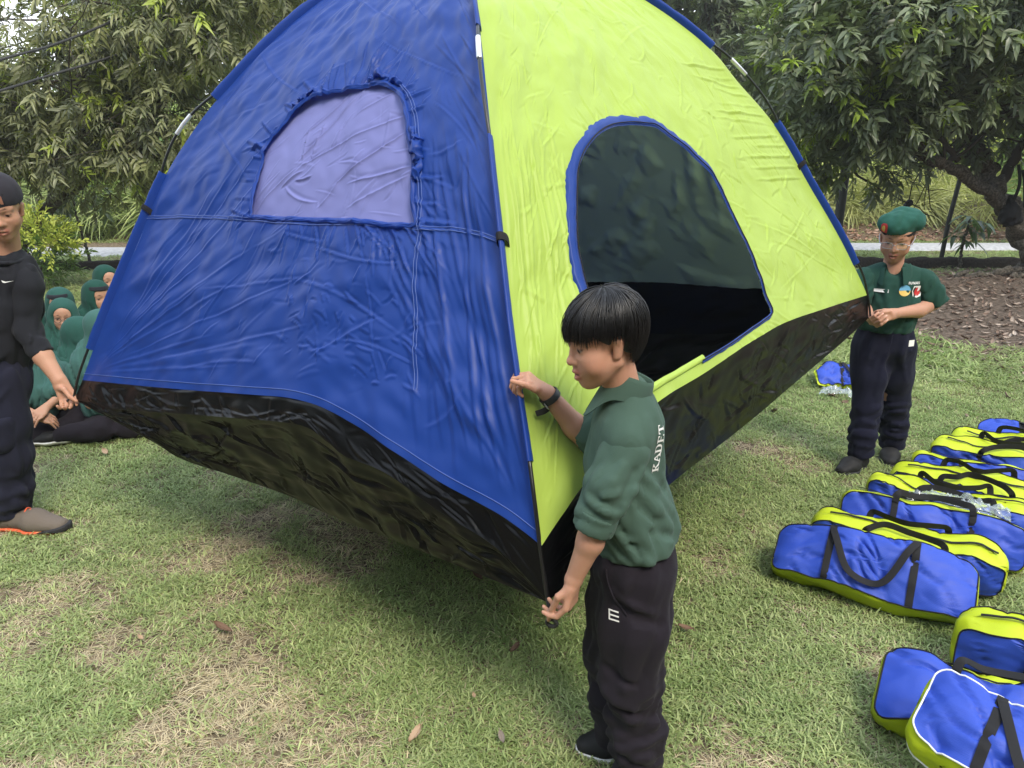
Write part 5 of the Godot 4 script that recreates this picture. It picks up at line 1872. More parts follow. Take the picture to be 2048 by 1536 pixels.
func build_bags() -> void:
	var turn := -0.533
	# label, x, z, length, face height, thickness, roll, lift, seed, style
	make_bag("blue-faced tent bag nearest in the long row, both carry loops hanging on its face", Vector3(1.405, 0.108, -2.615), turn, -0.86, 0.70, 0.225, 0.17, 301, {"loop": "hang"})
	make_bag("tent bag with a long black zip on top, second from the row's near end", Vector3(1.615, 0.108, -2.775), turn - 0.02, 0.06, 0.70, 0.18, 0.18, 302, {"loop": "top"})
	make_bag("dark blue-sided tent bag, third from the near end, its loop lying over the top", Vector3(1.815, 0.112, -2.955), turn + 0.03, -0.42, 0.70, 0.20, 0.15, 303, {"loop": "top"})
	make_bag("tent bag with clear crumpled plastic on its blue side, fourth from the near end", Vector3(2.005, 0.110, -3.119), turn + 0.02, -0.06, 0.70, 0.185, 0.17, 304, {"loop": "top", "soft": 1.3})
	make_bag("tent bag with a thick loop over its yellow top, fifth from the near end", Vector3(2.205, 0.112, -3.287), turn - 0.03, 0.14, 0.70, 0.18, 0.17, 305, {"loop": "top"})
	make_bag("slim tent bag with two slanting straps beside the back boy's shoes", Vector3(2.405, 0.108, -3.455), turn + 0.02, -0.30, 0.72, 0.18, 0.15, 306, {"loop": "hang"})
	make_bag("wide tent bag with a loop on top, seventh from the near end of the row", Vector3(2.605, 0.110, -3.623), turn - 0.02, 0.05, 0.74, 0.18, 0.18, 307, {"loop": "top"})
	make_bag("flat yellow tent bag, last but one at the far end of the row", Vector3(2.805, 0.102, -3.79), turn + 0.03, 0.22, 0.74, 0.17, 0.18, 308, {"loop": "top"})
	make_bag("blue-topped tent bag at the far end of the row, at the photo's right edge", Vector3(3.045, 0.10, -3.97), turn, -1.2, 0.72, 0.20, 0.12, 309, {"loop": "hang"})
	# the near group
	make_bag("blue tent bag with a pinched end, leftmost of the near group", Vector3(1.43, 0.088, -1.80), turn - 0.05, -1.12, 0.66, 0.23, 0.13, 310, {"loop": "top", "soft": 1.25})
	make_bag("white-piped blue tent bag lying on another bag at the bottom right corner", Vector3(1.34, 0.19, -1.545), -0.72, -1.22, 0.56, 0.24, 0.10, 311, {"loop": "hang", "white_piping": true, "pitch": -0.10})
	make_bag("yellow-topped tent bag behind the near blue ones at the right edge", Vector3(1.80, 0.105, -2.03), turn + 0.02, -0.05, 0.66, 0.20, 0.18, 312, {"loop": "top"})
	make_bag("lone tent bag lying flat behind the beret boy's legs", Vector3(2.60, 0.07, -5.42), -0.15, -1.25, 0.60, 0.24, 0.07, 313, {"loop": "hang", "soft": 1.5})
	# crumpled clear plastic: on the fourth bag, and on the grass by the lone bag
	for q in [[Vector3(1.965, 0.20, -3.02), 0.20, 0.06, "clear crumpled plastic wrap on the blue side of the fourth bag"], [Vector3(2.36, 0.03, -5.18), 0.12, 0.06, "crumpled clear plastic wrap on the grass beside the lone bag"]]:
		var sh := Shape.new()
		var n := noise(int(q[1] * 1000), 14.0, 3)
		var p := PackedVector3Array()
		for j in 24:
			for i in 40:
				var u := i / 39.0 - 0.5
				var v := j / 23.0 - 0.5
				var d := Vector3(u * q[1] * 2.0, 0, v * q[2] * 2.0)
				d = Basis(Vector3.UP, turn) * d
				p.append(d + Vector3(0, 0.028 * absf(n.get_noise_3dv(d * 1.4 + q[0])) * 2.0 + 0.02 - 0.08 * (u * u + v * v) + (0.5 - v) * 0.0, 0) + Vector3(n.get_noise_3dv(d + q[0]), 0, n.get_noise_3dv(d * 1.2)) * 0.02)
		sh.grid(p, 40, 24)
		var o := part("plastic_wrap", sh.mesh(), mats["plastic"], self)
		o.position = q[0]
		tag(o, q[3], "plastic wrap")

# ---------------------------------------------------------------- people
const SKIN := Color(0.46, 0.245, 0.165)

class Frame3:
	var c: Vector3
	var f: Vector3
	var u: Vector3
	var l: Vector3
	var s: float

	func _init(centre: Vector3, forward: Vector3, up: Vector3, size: float) -> void:
		c = centre
		f = forward.normalized()
		l = up.cross(f).normalized()
		u = f.cross(l).normalized()
		s = size

	func p(x: float, y: float, z: float) -> Vector3:
		return c + (f * x + u * y + l * z) * s

# a head: x forward, y up, z to its left, in the sizes of an adult's when s is 1
func add_head(b: Field, h: Frame3, neck_to: Vector3, neck_r: float, skin: Color, look := 0.5, mouth_open := 0.3, child := 0.0) -> void:
	var s := h.s
	b.blend = 0.028 * s
	b.ball(h.p(-0.014, 0.045, 0), 0.076 * s, h.f, 1.24)
	b.ball(h.p(0.034, 0.048, 0), 0.056 * s, h.l, 1.12)
	b.bone(h.p(0.040, -0.015, 0), h.p(0.038, -0.068, 0), 0.052 * s, 0.036 * s, h.l, 1.16)
	for q in [1.0, -1.0]:
		b.ball(h.p(0.050, -0.030 - 0.008 * child, 0.034 * q), (0.030 + 0.004 * child) * s)
		b.bone(h.p(-0.004, -0.045, 0.050 * q), h.p(0.052, -0.086, 0.012 * q), 0.019 * s, 0.017 * s)
	b.ball(h.p(0.066, -0.090, 0), 0.0185 * s, Vector3.ZERO, 1.0, 0.02 * s)
	b.ball(h.p(0.066, -0.056, 0), 0.027 * s, h.l, 1.15, 0.02 * s)
	b.bone(h.p(-0.022, -0.03, 0), neck_to, neck_r * 0.98, neck_r * 1.1, Vector3.ZERO, 1.0, 0.022 * s)
	# eye sockets and lids
	for q in [1.0, -1.0]:
		b.ball(h.p(0.098, 0.010, 0.031 * q), 0.0165 * s, h.l, 1.4, 0.012 * s, true)
		b.ball(h.p(0.0735, 0.010, 0.0305 * q), 0.0135 * s, h.l, 1.2, 0.006 * s)
		b.bone(h.p(0.084, 0.030, 0.014 * q), h.p(0.072, 0.031, 0.046 * q), 0.008 * s, 0.006 * s, Vector3.ZERO, 1.0, 0.014 * s)
	# nose
	b.bone(h.p(0.082, 0.018, 0), h.p(0.097, -0.018, 0), 0.0075 * s, 0.0095 * s, Vector3.ZERO, 1.0, 0.012 * s)
	b.ball(h.p(0.1005, -0.0235, 0), 0.0115 * s, Vector3.ZERO, 1.0, 0.008 * s)
	for q in [1.0, -1.0]:
		b.ball(h.p(0.090, -0.028, 0.0115 * q), 0.0085 * s, Vector3.ZERO, 1.0, 0.007 * s)
		b.ball(h.p(0.097, -0.0355, 0.0065 * q), 0.0036 * s, Vector3.ZERO, 1.0, 0.002 * s, true)
	# lips
	for q in [1.0, -1.0]:
		b.bone(h.p(0.0945, -0.0525, 0.003 * q), h.p(0.082, -0.0585, 0.023 * q), 0.0066 * s, 0.003 * s, Vector3.ZERO, 1.0, 0.006 * s)
		b.bone(h.p(0.0915, -0.0675 - 0.006 * mouth_open, 0.003 * q), h.p(0.082, -0.0605, 0.022 * q), 0.0072 * s, 0.003 * s, Vector3.ZERO, 1.0, 0.006 * s)
	b.bone(h.p(0.097, -0.0605 - 0.002 * mouth_open, -0.012), h.p(0.097, -0.0605 - 0.002 * mouth_open, 0.012), (0.0022 + 0.0035 * mouth_open) * s, (0.0022 + 0.0035 * mouth_open) * s, Vector3.ZERO, 1.0, 0.003 * s, true)
	# ears
	for q in [1.0, -1.0]:
		b.bone(h.p(-0.010, 0.018, 0.0765 * q), h.p(-0.002, -0.024, 0.071 * q), 0.0115 * s, 0.008 * s, h.f, 1.55, 0.006 * s)
		b.ball(h.p(0.002, 0.002, 0.090 * q), 0.0095 * s, h.u, 1.5, 0.004 * s, true)
	# colouring
	b.base_color = skin
	var dark := Color(0.010, 0.007, 0.006)
	var lip := skin.lerp(Color(0.42, 0.11, 0.10), 0.55)
	b.spot(h.p(0.055, -0.035, 0.045), h.p(0.055, -0.035, 0.045), 0.020 * s, skin.lerp(Color(0.5, 0.16, 0.11), 0.35), 0.035 * s)
	b.spot(h.p(0.055, -0.035, -0.045), h.p(0.055, -0.035, -0.045), 0.020 * s, skin.lerp(Color(0.5, 0.16, 0.11), 0.35), 0.035 * s)
	b.spot(h.p(0.092, -0.0525, -0.018), h.p(0.092, -0.0525, 0.018), 0.0072 * s, lip, 0.004 * s)
	b.spot(h.p(0.090, -0.068, -0.014), h.p(0.090, -0.068, 0.014), 0.0082 * s, lip, 0.004 * s)
	b.spot(h.p(0.093, -0.0605, -0.017), h.p(0.093, -0.0605, 0.017), 0.0025 * s, Color(0.05, 0.015, 0.013), 0.003 * s)
	for q in [1.0, -1.0]:
		b.spot(h.p(0.097, -0.0365, 0.0068 * q), h.p(0.097, -0.0365, 0.0068 * q), 0.0036 * s, skin * 0.25, 0.003 * s)
		# white of the eye, iris, lash line, brow
		b.spot(h.p(0.088, 0.0085, 0.022 * q), h.p(0.082, 0.0085, 0.041 * q), 0.0042 * s * look + 0.001 * s, Color(0.30, 0.26, 0.24), 0.003 * s)
		b.spot(h.p(0.089, 0.0085, 0.030 * q), h.p(0.087, 0.0065, 0.034 * q), 0.0056 * s, dark, 0.003 * s)
		b.spot(h.p(0.090, 0.0130, 0.019 * q), h.p(0.080, 0.0115, 0.046 * q), 0.0022 * s, dark, 0.0025 * s)
		b.spot(h.p(0.093, 0.034, 0.013 * q), h.p(0.089, 0.0385, 0.030 * q), 0.0030 * s, Color(dark.r, dark.g, dark.b, 0.85), 0.004 * s)
		b.spot(h.p(0.089, 0.0385, 0.030 * q), h.p(0.074, 0.0345, 0.047 * q), 0.0022 * s, Color(dark.r, dark.g, dark.b, 0.8), 0.004 * s)
		b.spot(h.p(0.003, 0.003, 0.078 * q), h.p(0.003, -0.006, 0.078 * q), 0.006 * s, skin * 0.55, 0.008 * s)

# a hand: dir from wrist to knuckles, n where the palm faces; curl of each finger, first finger first
func add_hand(b: Field, wrist: Vector3, dir: Vector3, n: Vector3, thumb_side: float, s: float, curls: Array, thumb: Array, spread := 0.05) -> void:
	dir = dir.normalized()
	n = (n - dir * n.dot(dir)).normalized()
	var side := dir.cross(n) * thumb_side
	var keep := b.blend
	b.blend = 0.010 * s
	b.bone(wrist, wrist + dir * 0.03 * s, 0.021 * s, 0.018 * s, side, 1.25, 0.014 * s)
	for i in 4:
		var off: float = (1.5 - i) * 0.0185 * s
		var k := wrist + dir * (0.082 - 0.004 * absf(i - 1.0)) * s + side * off - n * 0.003 * s
		b.bone(wrist + dir * 0.02 * s + side * off * 0.65, k, 0.013 * s, 0.0105 * s, Vector3.ZERO, 1.0, 0.012 * s)
		var fd := (dir + side * (1.5 - i) * spread).normalized()
		var up := (n - fd * n.dot(fd)).normalized()
		var at := k
		var ang := 0.0
		var lens := [0.043, 0.027, 0.021]
		var scale: float = [0.93, 1.03, 0.96, 0.76][i]
		for j in 3:
			ang += curls[i][j]
			var to: Vector3 = at + (fd * cos(ang) + up * sin(ang)) * lens[j] * scale * s
			b.bone(at, to, [0.0092, 0.0082, 0.0074][j] * s, [0.0083, 0.0075, 0.0062][j] * s, Vector3.ZERO, 1.0, 0.003 * s)
			if j == 2:
				var nail: Vector3 = to - (up * cos(ang) - fd * sin(ang)) * 0.006 * s
				b.spot(nail, nail.lerp(at, 0.35), 0.0042 * s, SKIN.lerp(Color(0.75, 0.5, 0.42), 0.6), 0.003)
			at = to
	# the thumb leaves the side of the palm near the wrist: [joint, joint, tip]
	var root := wrist + dir * 0.022 * s + side * 0.016 * s
	b.bone(root, thumb[0], 0.0145 * s, 0.0108 * s, Vector3.ZERO, 1.0, 0.010 * s)
	b.bone(thumb[0], thumb[1], 0.0102 * s, 0.0092 * s, Vector3.ZERO, 1.0, 0.004 * s)
	b.bone(thumb[1], thumb[2], 0.0092 * s, 0.0072 * s, Vector3.ZERO, 1.0, 0.004 * s)
	b.blend = keep

# hair that falls from the crown over the skull; reach gives where it ends all round
func hair_strands(h: Frame3, reach: Array, count: int, thick: float, s: int, lift := 0.016) -> Shape:
	var sh := Shape.new()
	var r := RandomNumberGenerator.new()
	r.seed = s
	var clump := noise(s, 1.6, 2)
	for k in count:
		var phi := r.randf() * TAU - PI
		var a := absf(phi) / PI * (reach.size() - 1)
		var end: float = lerpf(reach[int(a)], reach[mini(int(a) + 1, reach.size() - 1)], a - int(a)) + r.randfn(0, 0.085) + 0.20 * clump.get_noise_1d(phi * 9.0)
		var start := r.randf_range(0.0, 0.55) if k % 3 else 0.02
		var path := PackedVector3Array()
		var rad := []
		var out := lift + r.randf_range(-0.005, 0.004) + 0.012 * clump.get_noise_1d(phi * 18.0 + 70.0) * (0.3 + r.randf() * 0.7)
		var swirl := 0.25 * clump.get_noise_1d(phi * 4.0 + 30) + 0.22 * clump.get_noise_1d(phi * 11.0) + r.randfn(0, 0.07)
		for q in 9:
			var t := q / 8.0
			var th := lerpf(start, end, t)
			var ph := phi + swirl * (1.0 - t) + 0.35 * (1.0 - t) * (1.0 - t)
			var over := maxf(0.0, th - PI * 0.5)
			var wide := sin(th) if over <= 0.0 else 1.0 - 0.27 * over * over
			var d := Vector3(cos(ph) * wide, cos(th) if over <= 0.0 else -over * 0.86, sin(ph) * wide)
			var lean := 0.022 * (1.0 - th / 2.2)
			var ex := out + 0.006 * sin(minf(th, 1.6) * 1.2)
			path.append(h.p(-0.010 - lean * 0.6 + d.x * (0.094 + ex), 0.042 + d.y * (0.084 + ex), d.z * (0.077 + ex)))
			rad.append(thick * h.s * (0.55 + 0.45 * sin(PI * minf(1.0, t * 1.2 + 0.15))) * (1.0 if t < 0.8 else lerpf(1.0, 0.25, (t - 0.8) * 5.0)))
		sh.tube(path, rad, 4, false)
	return sh

# a fold-over collar round the neck; o the middle, tilt the axis of the neck
func collar_shape(o: Vector3, axis: Vector3, front: Vector3, rf: float, rs: float, high: float, fall: float, gap: float, drop: float) -> Shape:
	axis = axis.normalized()
	front = (front - axis * front.dot(axis)).normalized()
	var side := axis.cross(front)
	var sh := Shape.new()
	const N := 72
	for i in N:
		var t := i / (N - 1.0)
		var a := gap + (TAU - 2.0 * gap) * t
		var d := front * cos(a) * rf + side * sin(a) * rs
		var near := exp(-pow(minf(t, 1.0 - t) * 9.0, 2.0))
		var low := -axis * drop * near
		var w := 0.002 * sin(a * 9.0)
		for q in [[0.98, -0.012, 0.0], [0.98, high * 0.55, 0.0], [1.00, high * 0.95, 0.0], [1.07, high * 1.0, 0.0], [1.14, high * 0.72, 0.0], [1.20, high * 0.2, 0.2], [1.26 + 0.10 * near, -fall * 0.7 - fall * 0.9 * near, 0.6], [1.22 + 0.10 * near, -fall * 0.72 - fall * 0.9 * near, 0.6], [1.12, high * 0.1, 0.2]]:
			sh.add(o + d * (q[0] + w) + axis * q[1] + low)
	for i in N - 1:
		for q in 8:
			sh.quad(i * 9 + q, i * 9 + q + 1, i * 9 + q + 10, i * 9 + q + 9)
	return sh

func shoe(parent: Node3D, heel: Vector3, toe: Vector3, r: float, upper: Material, sole: Material, ankle: Vector3, origin: Vector3) -> void:
	var f := Field.new()
	f.blend = 0.03
	var side := (toe - heel).cross(Vector3.UP).normalized()
	var mid := heel.lerp(toe, 0.55)
	f.bone(heel + Vector3(0, r * 0.9, 0), mid + Vector3(0, r * 0.85, 0), r * 0.85, r * 0.86)
	f.bone(mid + Vector3(0, r * 0.75, 0), toe + Vector3(0, r * 0.52, 0), r * 0.86, r * 0.55, side, 1.35)
	f.bone(heel + Vector3(0, r, 0), ankle, r * 0.8, r * 0.85)
	f.clips.append([Vector3(0, heel.y + 0.012, 0), Vector3.DOWN])
	f.clips.append([ankle + Vector3(0, r * 0.4, 0), Vector3.UP])
	f.wrinkle(noise(5, 22.0, 2), 0.0016)
	var sh := part("shoe", f.mesh(0.0075, origin), upper, parent)
	var g := Field.new()
	g.blend = 0.03
	g.bone(heel + Vector3(0, r * 0.6, 0), mid + Vector3(0, r * 0.6, 0), r * 0.92, r * 0.94)
	g.bone(mid + Vector3(0, r * 0.5, 0), toe + Vector3(0, r * 0.45, 0), r * 0.94, r * 0.62, side, 1.35)
	g.clips.append([Vector3(0, heel.y - 0.004, 0), Vector3.DOWN])
	g.clips.append([Vector3(0, heel.y + 0.018, 0), Vector3.UP])
	part("sole", g.mesh(0.0075, origin), sole, sh)

func on_surface(f: Field, from: Vector3, dir: Vector3) -> Vector3:
	var use := PackedInt32Array(range(f.a.size()))
	var p := from
	dir = dir.normalized()
	for k in 60:
		var d := f.value(p, use, f.folds)
		if d < 0.0006:
			break
		p += dir * maxf(d * 0.7, 0.0006)
	return p

# flat print laid on cloth: every corner of the lettering is pressed onto the surface
func print_on(parent: Node3D, called: String, text: String, font: String, f: Field, at: Vector3, right: Vector3, up: Vector3, high: float, m: Material, origin: Vector3) -> void:
	var tm := TextMesh.new()
	var sf := SystemFont.new()
	sf.font_names = PackedStringArray([font])
	sf.font_weight = 700
	tm.font = sf
	tm.text = text
	tm.font_size = 48
	tm.pixel_size = high / 36.0
	tm.depth = 0.0
	tm.curve_step = 2.0
	press(parent, called, tm.get_mesh_arrays(), f, at, right, up, m, origin)

func press(parent: Node3D, called: String, arrays: Array, f: Field, at: Vector3, right: Vector3, up: Vector3, m: Material, origin: Vector3, lift := 0.0022) -> void:
	right = right.normalized()
	up = (up - right * up.dot(right)).normalized()
	var out := right.cross(up)
	var sh := Shape.new()
	var v: PackedVector3Array = arrays[Mesh.ARRAY_VERTEX]
	for p in v:
		sh.add(on_surface(f, at + right * p.x + up * p.y + out * 0.08, -out) + out * lift)
	var idx = arrays[Mesh.ARRAY_INDEX]
	if idx == null or idx.is_empty():
		for k in v.size():
			sh.i.append(k)
	else:
		sh.i.append_array(idx)
	part(called, sh.mesh(false, origin), m, parent)

func disc_arrays(points: Array) -> Array:
	var mid := Vector2.ZERO
	for p in points:
		mid += p / points.size()
	var v := PackedVector3Array([Vector3(mid.x, mid.y, 0)])
	var idx := PackedInt32Array()
	for p in points:
		v.append(Vector3(p.x, p.y, 0))
	for k in points.size():
		idx.append_array(PackedInt32Array([0, 1 + (k + 1) % points.size(), 1 + k]))
	var a := []
	a.resize(Mesh.ARRAY_MAX)
	a[Mesh.ARRAY_VERTEX] = v
	a[Mesh.ARRAY_INDEX] = idx
	return a

func round_points(rx: float, ry: float, n := 18) -> Array:
	var out := []
	for k in n:
		out.append(Vector2(cos(TAU * k / n) * rx, sin(TAU * k / n) * ry))
	return out

# a sleeve set into the shirt, open at its lower end
func sleeve(parent: Node3D, pts: Array, radii: Array, m: Material, s: int, cell: float, origin: Vector3, amp := 0.006, extra := []) -> void:
	amp *= 0.72
	var f := Field.new()
	f.blend = 0.03
	f.chain(pts, radii)
	var d: Vector3 = (pts[-1] - pts[-2]).normalized()
	f.clips.append([pts[-1], d])
	for q in extra:
		f.fold(q[0], q[1], q[2], q[3])
	var across := d.cross(Vector3(0.3, 0.2, 1.0)).normalized()
	f.drape(s, amp, (across + d * 0.6).normalized(), 0.040, 0.16, pts[-1] - d * 0.05, 0.17)
	f.drape(s + 1, amp * 0.6, d, 0.05, 0.25, pts[-1] - d * 0.05, 0.18)
	f.wrinkle(noise(s + 2, 14.0, 2), 0.0010)
	part("sleeve", f.mesh(cell, origin), m, parent)

func build_people() -> void:
	near_boy()
	beret_boy()
	cap_man()
	seated_girls()

# ---------------------------------------------------------------- the near boy
func near_boy() -> void:
	var o := Vector3(0.31, 0.0, -1.73)
	var boy := thing("person", "boy with a black bowl haircut and green polo shirt, nearest, gripping the tent pole", "person", o)
	var fw := Vector3(-0.98, 0, -0.2)
	var lt := Vector3(-0.2, 0, 0.98).normalized()
	var h := Frame3.new(Vector3(0.212, 1.264, -1.690), Vector3(-0.94, -0.22, 0.30), Vector3(-0.12, 1, 0.02), 0.875)
	# body: head and neck, trunk, arms, legs; the parts under the clothes are kept slimmer than these
	var sh := Shape.new()
	var head := Field.new()
	add_head(head, h, Vector3(0.274, 1.095, -1.722), 0.042, SKIN, 0.5, 0.75, 1.0)
	head.shape(0.0032, sh)
	var trunk := Field.new()
	trunk.base_color = SKIN
	trunk.blend = 0.05
	trunk.chain([Vector3(0.286, 1.07, -1.724), Vector3(0.281, 0.95, -1.735), Vector3(0.298, 0.82, -1.735), Vector3(0.318, 0.68, -1.735)], [0.04, 0.062, 0.060, 0.066], lt, 1.25)
	trunk.chain([Vector3(0.285, 1.03, -1.69), Vector3(0.262, 1.005, -1.645), Vector3(0.196, 0.872, -1.602)], [0.032, 0.031, 0.031])
	trunk.chain([Vector3(0.28, 1.03, -1.78), Vector3(0.262, 1.00, -1.83), Vector3(0.202, 0.945, -1.868)], [0.032, 0.031, 0.031])
	trunk.chain([Vector3(0.322, 0.66, -1.69), Vector3(0.305, 0.37, -1.665), Vector3(0.328, 0.06, -1.66)], [0.07, 0.052, 0.036])
	trunk.chain([Vector3(0.322, 0.66, -1.78), Vector3(0.275, 0.36, -1.80), Vector3(0.300, 0.06, -1.795)], [0.07, 0.052, 0.036])
	trunk.shape(0.013, sh)
	var arm := Field.new()
	arm.base_color = SKIN
	arm.blend = 0.015
	arm.chain([Vector3(0.198, 0.885, -1.602), Vector3(0.186, 0.80, -1.602), Vector3(0.150, 0.693, -1.610)], [0.034, 0.0315, 0.0215])
	add_hand(arm, Vector3(0.149, 0.690, -1.610), Vector3(-0.14, -1.0, 0.02), Vector3(-0.85, 0.0, -0.5), -1.0, 0.86, [[0.55, 0.75, 0.4], [0.65, 0.8, 0.5], [0.75, 0.9, 0.5], [0.8, 0.9, 0.5]], [Vector3(0.112, 0.655, -1.592), Vector3(0.099, 0.612, -1.606), Vector3(0.091, 0.572, -1.622)])
	arm.shape(0.0034, sh)
	var arm2 := Field.new()
	arm2.base_color = SKIN
	arm2.blend = 0.015
	arm2.chain([Vector3(0.212, 0.945, -1.868), Vector3(0.165, 0.995, -1.862), Vector3(0.090, 1.092, -1.842)], [0.034, 0.031, 0.0215])
	add_hand(arm2, Vector3(0.090, 1.092, -1.842), Vector3(-0.80, 0.62, 0.06), Vector3(-0.55, -0.70, -0.15), -1.0, 0.82, [[0.75, 1.0, 0.6], [0.9, 1.1, 0.7], [1.0, 1.1, 0.8], [1.1, 1.1, 0.8]], [Vector3(0.058, 1.112, -1.812), Vector3(0.028, 1.128, -1.803), Vector3(0.000, 1.136, -1.803)])
	arm2.shape(0.0034, sh)
	part("body", sh.mesh(false, o), mats["skin"], boy)

	# hair
	var cap := Field.new()
	cap.blend = 0.03
	cap.ball(h.p(-0.012, 0.048, 0), 0.070, h.f, 1.18)
	cap.ball(h.p(0.026, 0.066, 0), 0.051, h.l, 1.05)
	cap.ball(h.p(-0.052, 0.004, 0), 0.047)
	cap.bone(h.p(0.13, -0.045, -0.08), h.p(0.13, -0.045, 0.08), 0.074, 0.074, Vector3.ZERO, 1.0, 0.01, true)
	for q in [1.0, -1.0]:
		cap.bone(h.p(0.05, -0.055, 0.09 * q), h.p(-0.015, -0.02, 0.09 * q), 0.048, 0.032, Vector3.ZERO, 1.0, 0.01, true)
	cap.wrinkle(noise(61, 12.0, 2), 0.003)
	var hs := cap.shape(0.005)
	var st := hair_strands(h, [1.66, 1.66, 1.64, 1.64, 1.68, 2.40, 2.62, 2.74, 2.76], 3400, 0.0016, 62, 0.012)
	part("hair", cap_join(hs, st).mesh(false, o), mats["hair"], boy)

	# shirt
	var green: Material = mats["shirt_green"]
	var s := Field.new()
	s.blend = 0.035
	s.chain([Vector3(0.276, 1.125, -1.725), Vector3(0.282, 1.045, -1.73), Vector3(0.278, 0.95, -1.735), Vector3(0.296, 0.84, -1.735), Vector3(0.320, 0.755, -1.735)], [0.052, 0.080, 0.092, 0.094, 0.107], lt, 1.26)
	s.bone(Vector3(0.282, 1.098, -1.70), Vector3(0.268, 1.040, -1.645), 0.046, 0.050)
	s.bone(Vector3(0.278, 1.098, -1.76), Vector3(0.256, 1.025, -1.825), 0.046, 0.050)
	s.clips.append([Vector3(0.32, 0.730, -1.735), Vector3(0.16, -1, 0).normalized()])
	# folds: from the armpit down across the back, gathered above the hem
	for f in [[Vector3(0.30, 0.97, -1.62), Vector3(0.39, 0.87, -1.66), 0.013, 0.010], [Vector3(0.29, 0.93, -1.61), Vector3(0.40, 0.81, -1.66), 0.014, 0.012], [Vector3(0.27, 0.90, -1.60), Vector3(0.39, 0.775, -1.64), 0.014, 0.011], [Vector3(0.25, 0.86, -1.60), Vector3(0.33, 0.745, -1.61), 0.013, 0.010],
			[Vector3(0.32, 0.98, -1.62), Vector3(0.405, 0.90, -1.68), 0.012, -0.009], [Vector3(0.40, 0.90, -1.68), Vector3(0.42, 0.79, -1.69), 0.013, 0.009], [Vector3(0.34, 0.82, -1.61), Vector3(0.41, 0.775, -1.66), 0.011, -0.010], [Vector3(0.30, 0.88, -1.61), Vector3(0.37, 0.80, -1.63), 0.010, -0.010],
			[Vector3(0.235, 1.07, -1.66), Vector3(0.21, 0.96, -1.65), 0.012, 0.005], [Vector3(0.26, 0.82, -1.60), Vector3(0.31, 0.76, -1.60), 0.010, -0.009], [Vector3(0.33, 1.09, -1.68), Vector3(0.37, 0.98, -1.68), 0.014, 0.004]]:
		s.fold(f[0], f[1], f[2], f[3])
	s.drape(630, 0.0065, Vector3(0.6, -0.75, 0.1), 0.040, 0.17, Vector3(0.32, 0.82, -1.66), 0.19)
	s.drape(631, 0.003, Vector3(0.2, -1.0, 0.0), 0.05, 0.3)
	s.wrinkle(noise(63, 7.0, 2), 0.003)
	s.wrinkle(noise(64, 22.0, 2), 0.0012)
	var shirt := part("shirt", s.mesh(0.0060, o), green, boy)
	sleeve(shirt, [Vector3(0.284, 1.040, -1.668), Vector3(0.266, 1.015, -1.645), Vector3(0.228, 0.935, -1.612), Vector3(0.194, 0.848, -1.601)], [0.040, 0.053, 0.054, 0.051], green, 640, 0.0055, o, 0.0065,
		[[Vector3(0.30, 0.985, -1.60), Vector3(0.255, 0.90, -1.56), 0.010, 0.010], [Vector3(0.275, 0.985, -1.59), Vector3(0.225, 0.90, -1.56), 0.009, -0.008], [Vector3(0.25, 1.0, -1.59), Vector3(0.205, 0.92, -1.57), 0.010, 0.008], [Vector3(0.185, 0.935, -1.58), Vector3(0.245, 0.905, -1.555), 0.009, -0.009], [Vector3(0.18, 0.915, -1.57), Vector3(0.26, 0.885, -1.56), 0.009, 0.010], [Vector3(0.175, 0.90, -1.57), Vector3(0.22, 0.875, -1.55), 0.008, -0.007]])
	sleeve(shirt, [Vector3(0.262, 1.02, -1.825), Vector3(0.225, 0.972, -1.855), Vector3(0.200, 0.950, -1.869)], [0.052, 0.051, 0.048], green, 650, 0.0065, o)
	# rolled cuffs
	for c in [[Vector3(0.205, 0.876, -1.602), Vector3(0.189, 0.834, -1.601), 0.0525], [Vector3(0.214, 0.962, -1.862), Vector3(0.196, 0.948, -1.872), 0.050]]:
		var cf := Field.new()
		cf.blend = 0.008
		var d: Vector3 = (c[1] - c[0]).normalized()
		cf.bone(c[0], c[1], c[2], c[2] * 0.96)
		cf.bone(c[0] - d * 0.05, c[1] + d * 0.12, 0.042, 0.040, Vector3.ZERO, 1.0, 0.004, true)
		cf.clips.append([c[0], -d])
		cf.clips.append([c[1] + d * 0.003, d])
		cf.drape(660, 0.003, d.cross(Vector3(0, 0.3, 1)), 0.05, 0.15)
		part("cuff", cf.mesh(0.0048, o), green, shirt)
	part("collar", collar_shape(Vector3(0.272, 1.146, -1.725), Vector3(0.38, 1, -0.05), fw, 0.054, 0.056, 0.036, 0.030, 0.42, 0.050).mesh(false, o), green, shirt)
	# lettering up the back
	var letters := "KADET"
	for k in 5:
		print_on(shirt, "lettering", letters[k], "Droid Serif", s, Vector3(0.352 + 0.0015 * k, 0.968 + k * 0.0235, -1.640 - 0.003 * k), Vector3(0.0, 1, -0.10), Vector3(-0.78, 0.0, 0.62), 0.026, mats["print_white"], o)

	# trousers
	var t := Field.new()
	t.blend = 0.05
	t.chain([Vector3(0.322, 0.765, -1.735), Vector3(0.322, 0.68, -1.735)], [0.078, 0.096], lt, 1.2)
	t.chain([Vector3(0.320, 0.66, -1.69), Vector3(0.316, 0.52, -1.672), Vector3(0.312, 0.37, -1.660), Vector3(0.332, 0.20, -1.66), Vector3(0.348, 0.055, -1.66)], [0.093, 0.083, 0.070, 0.066, 0.064])
	t.chain([Vector3(0.315, 0.66, -1.78), Vector3(0.296, 0.50, -1.79), Vector3(0.280, 0.36, -1.80), Vector3(0.298, 0.20, -1.80), Vector3(0.308, 0.07, -1.795)], [0.094, 0.083, 0.070, 0.066, 0.064])
	t.clips.append([Vector3(0, 0.05, 0), Vector3.DOWN])
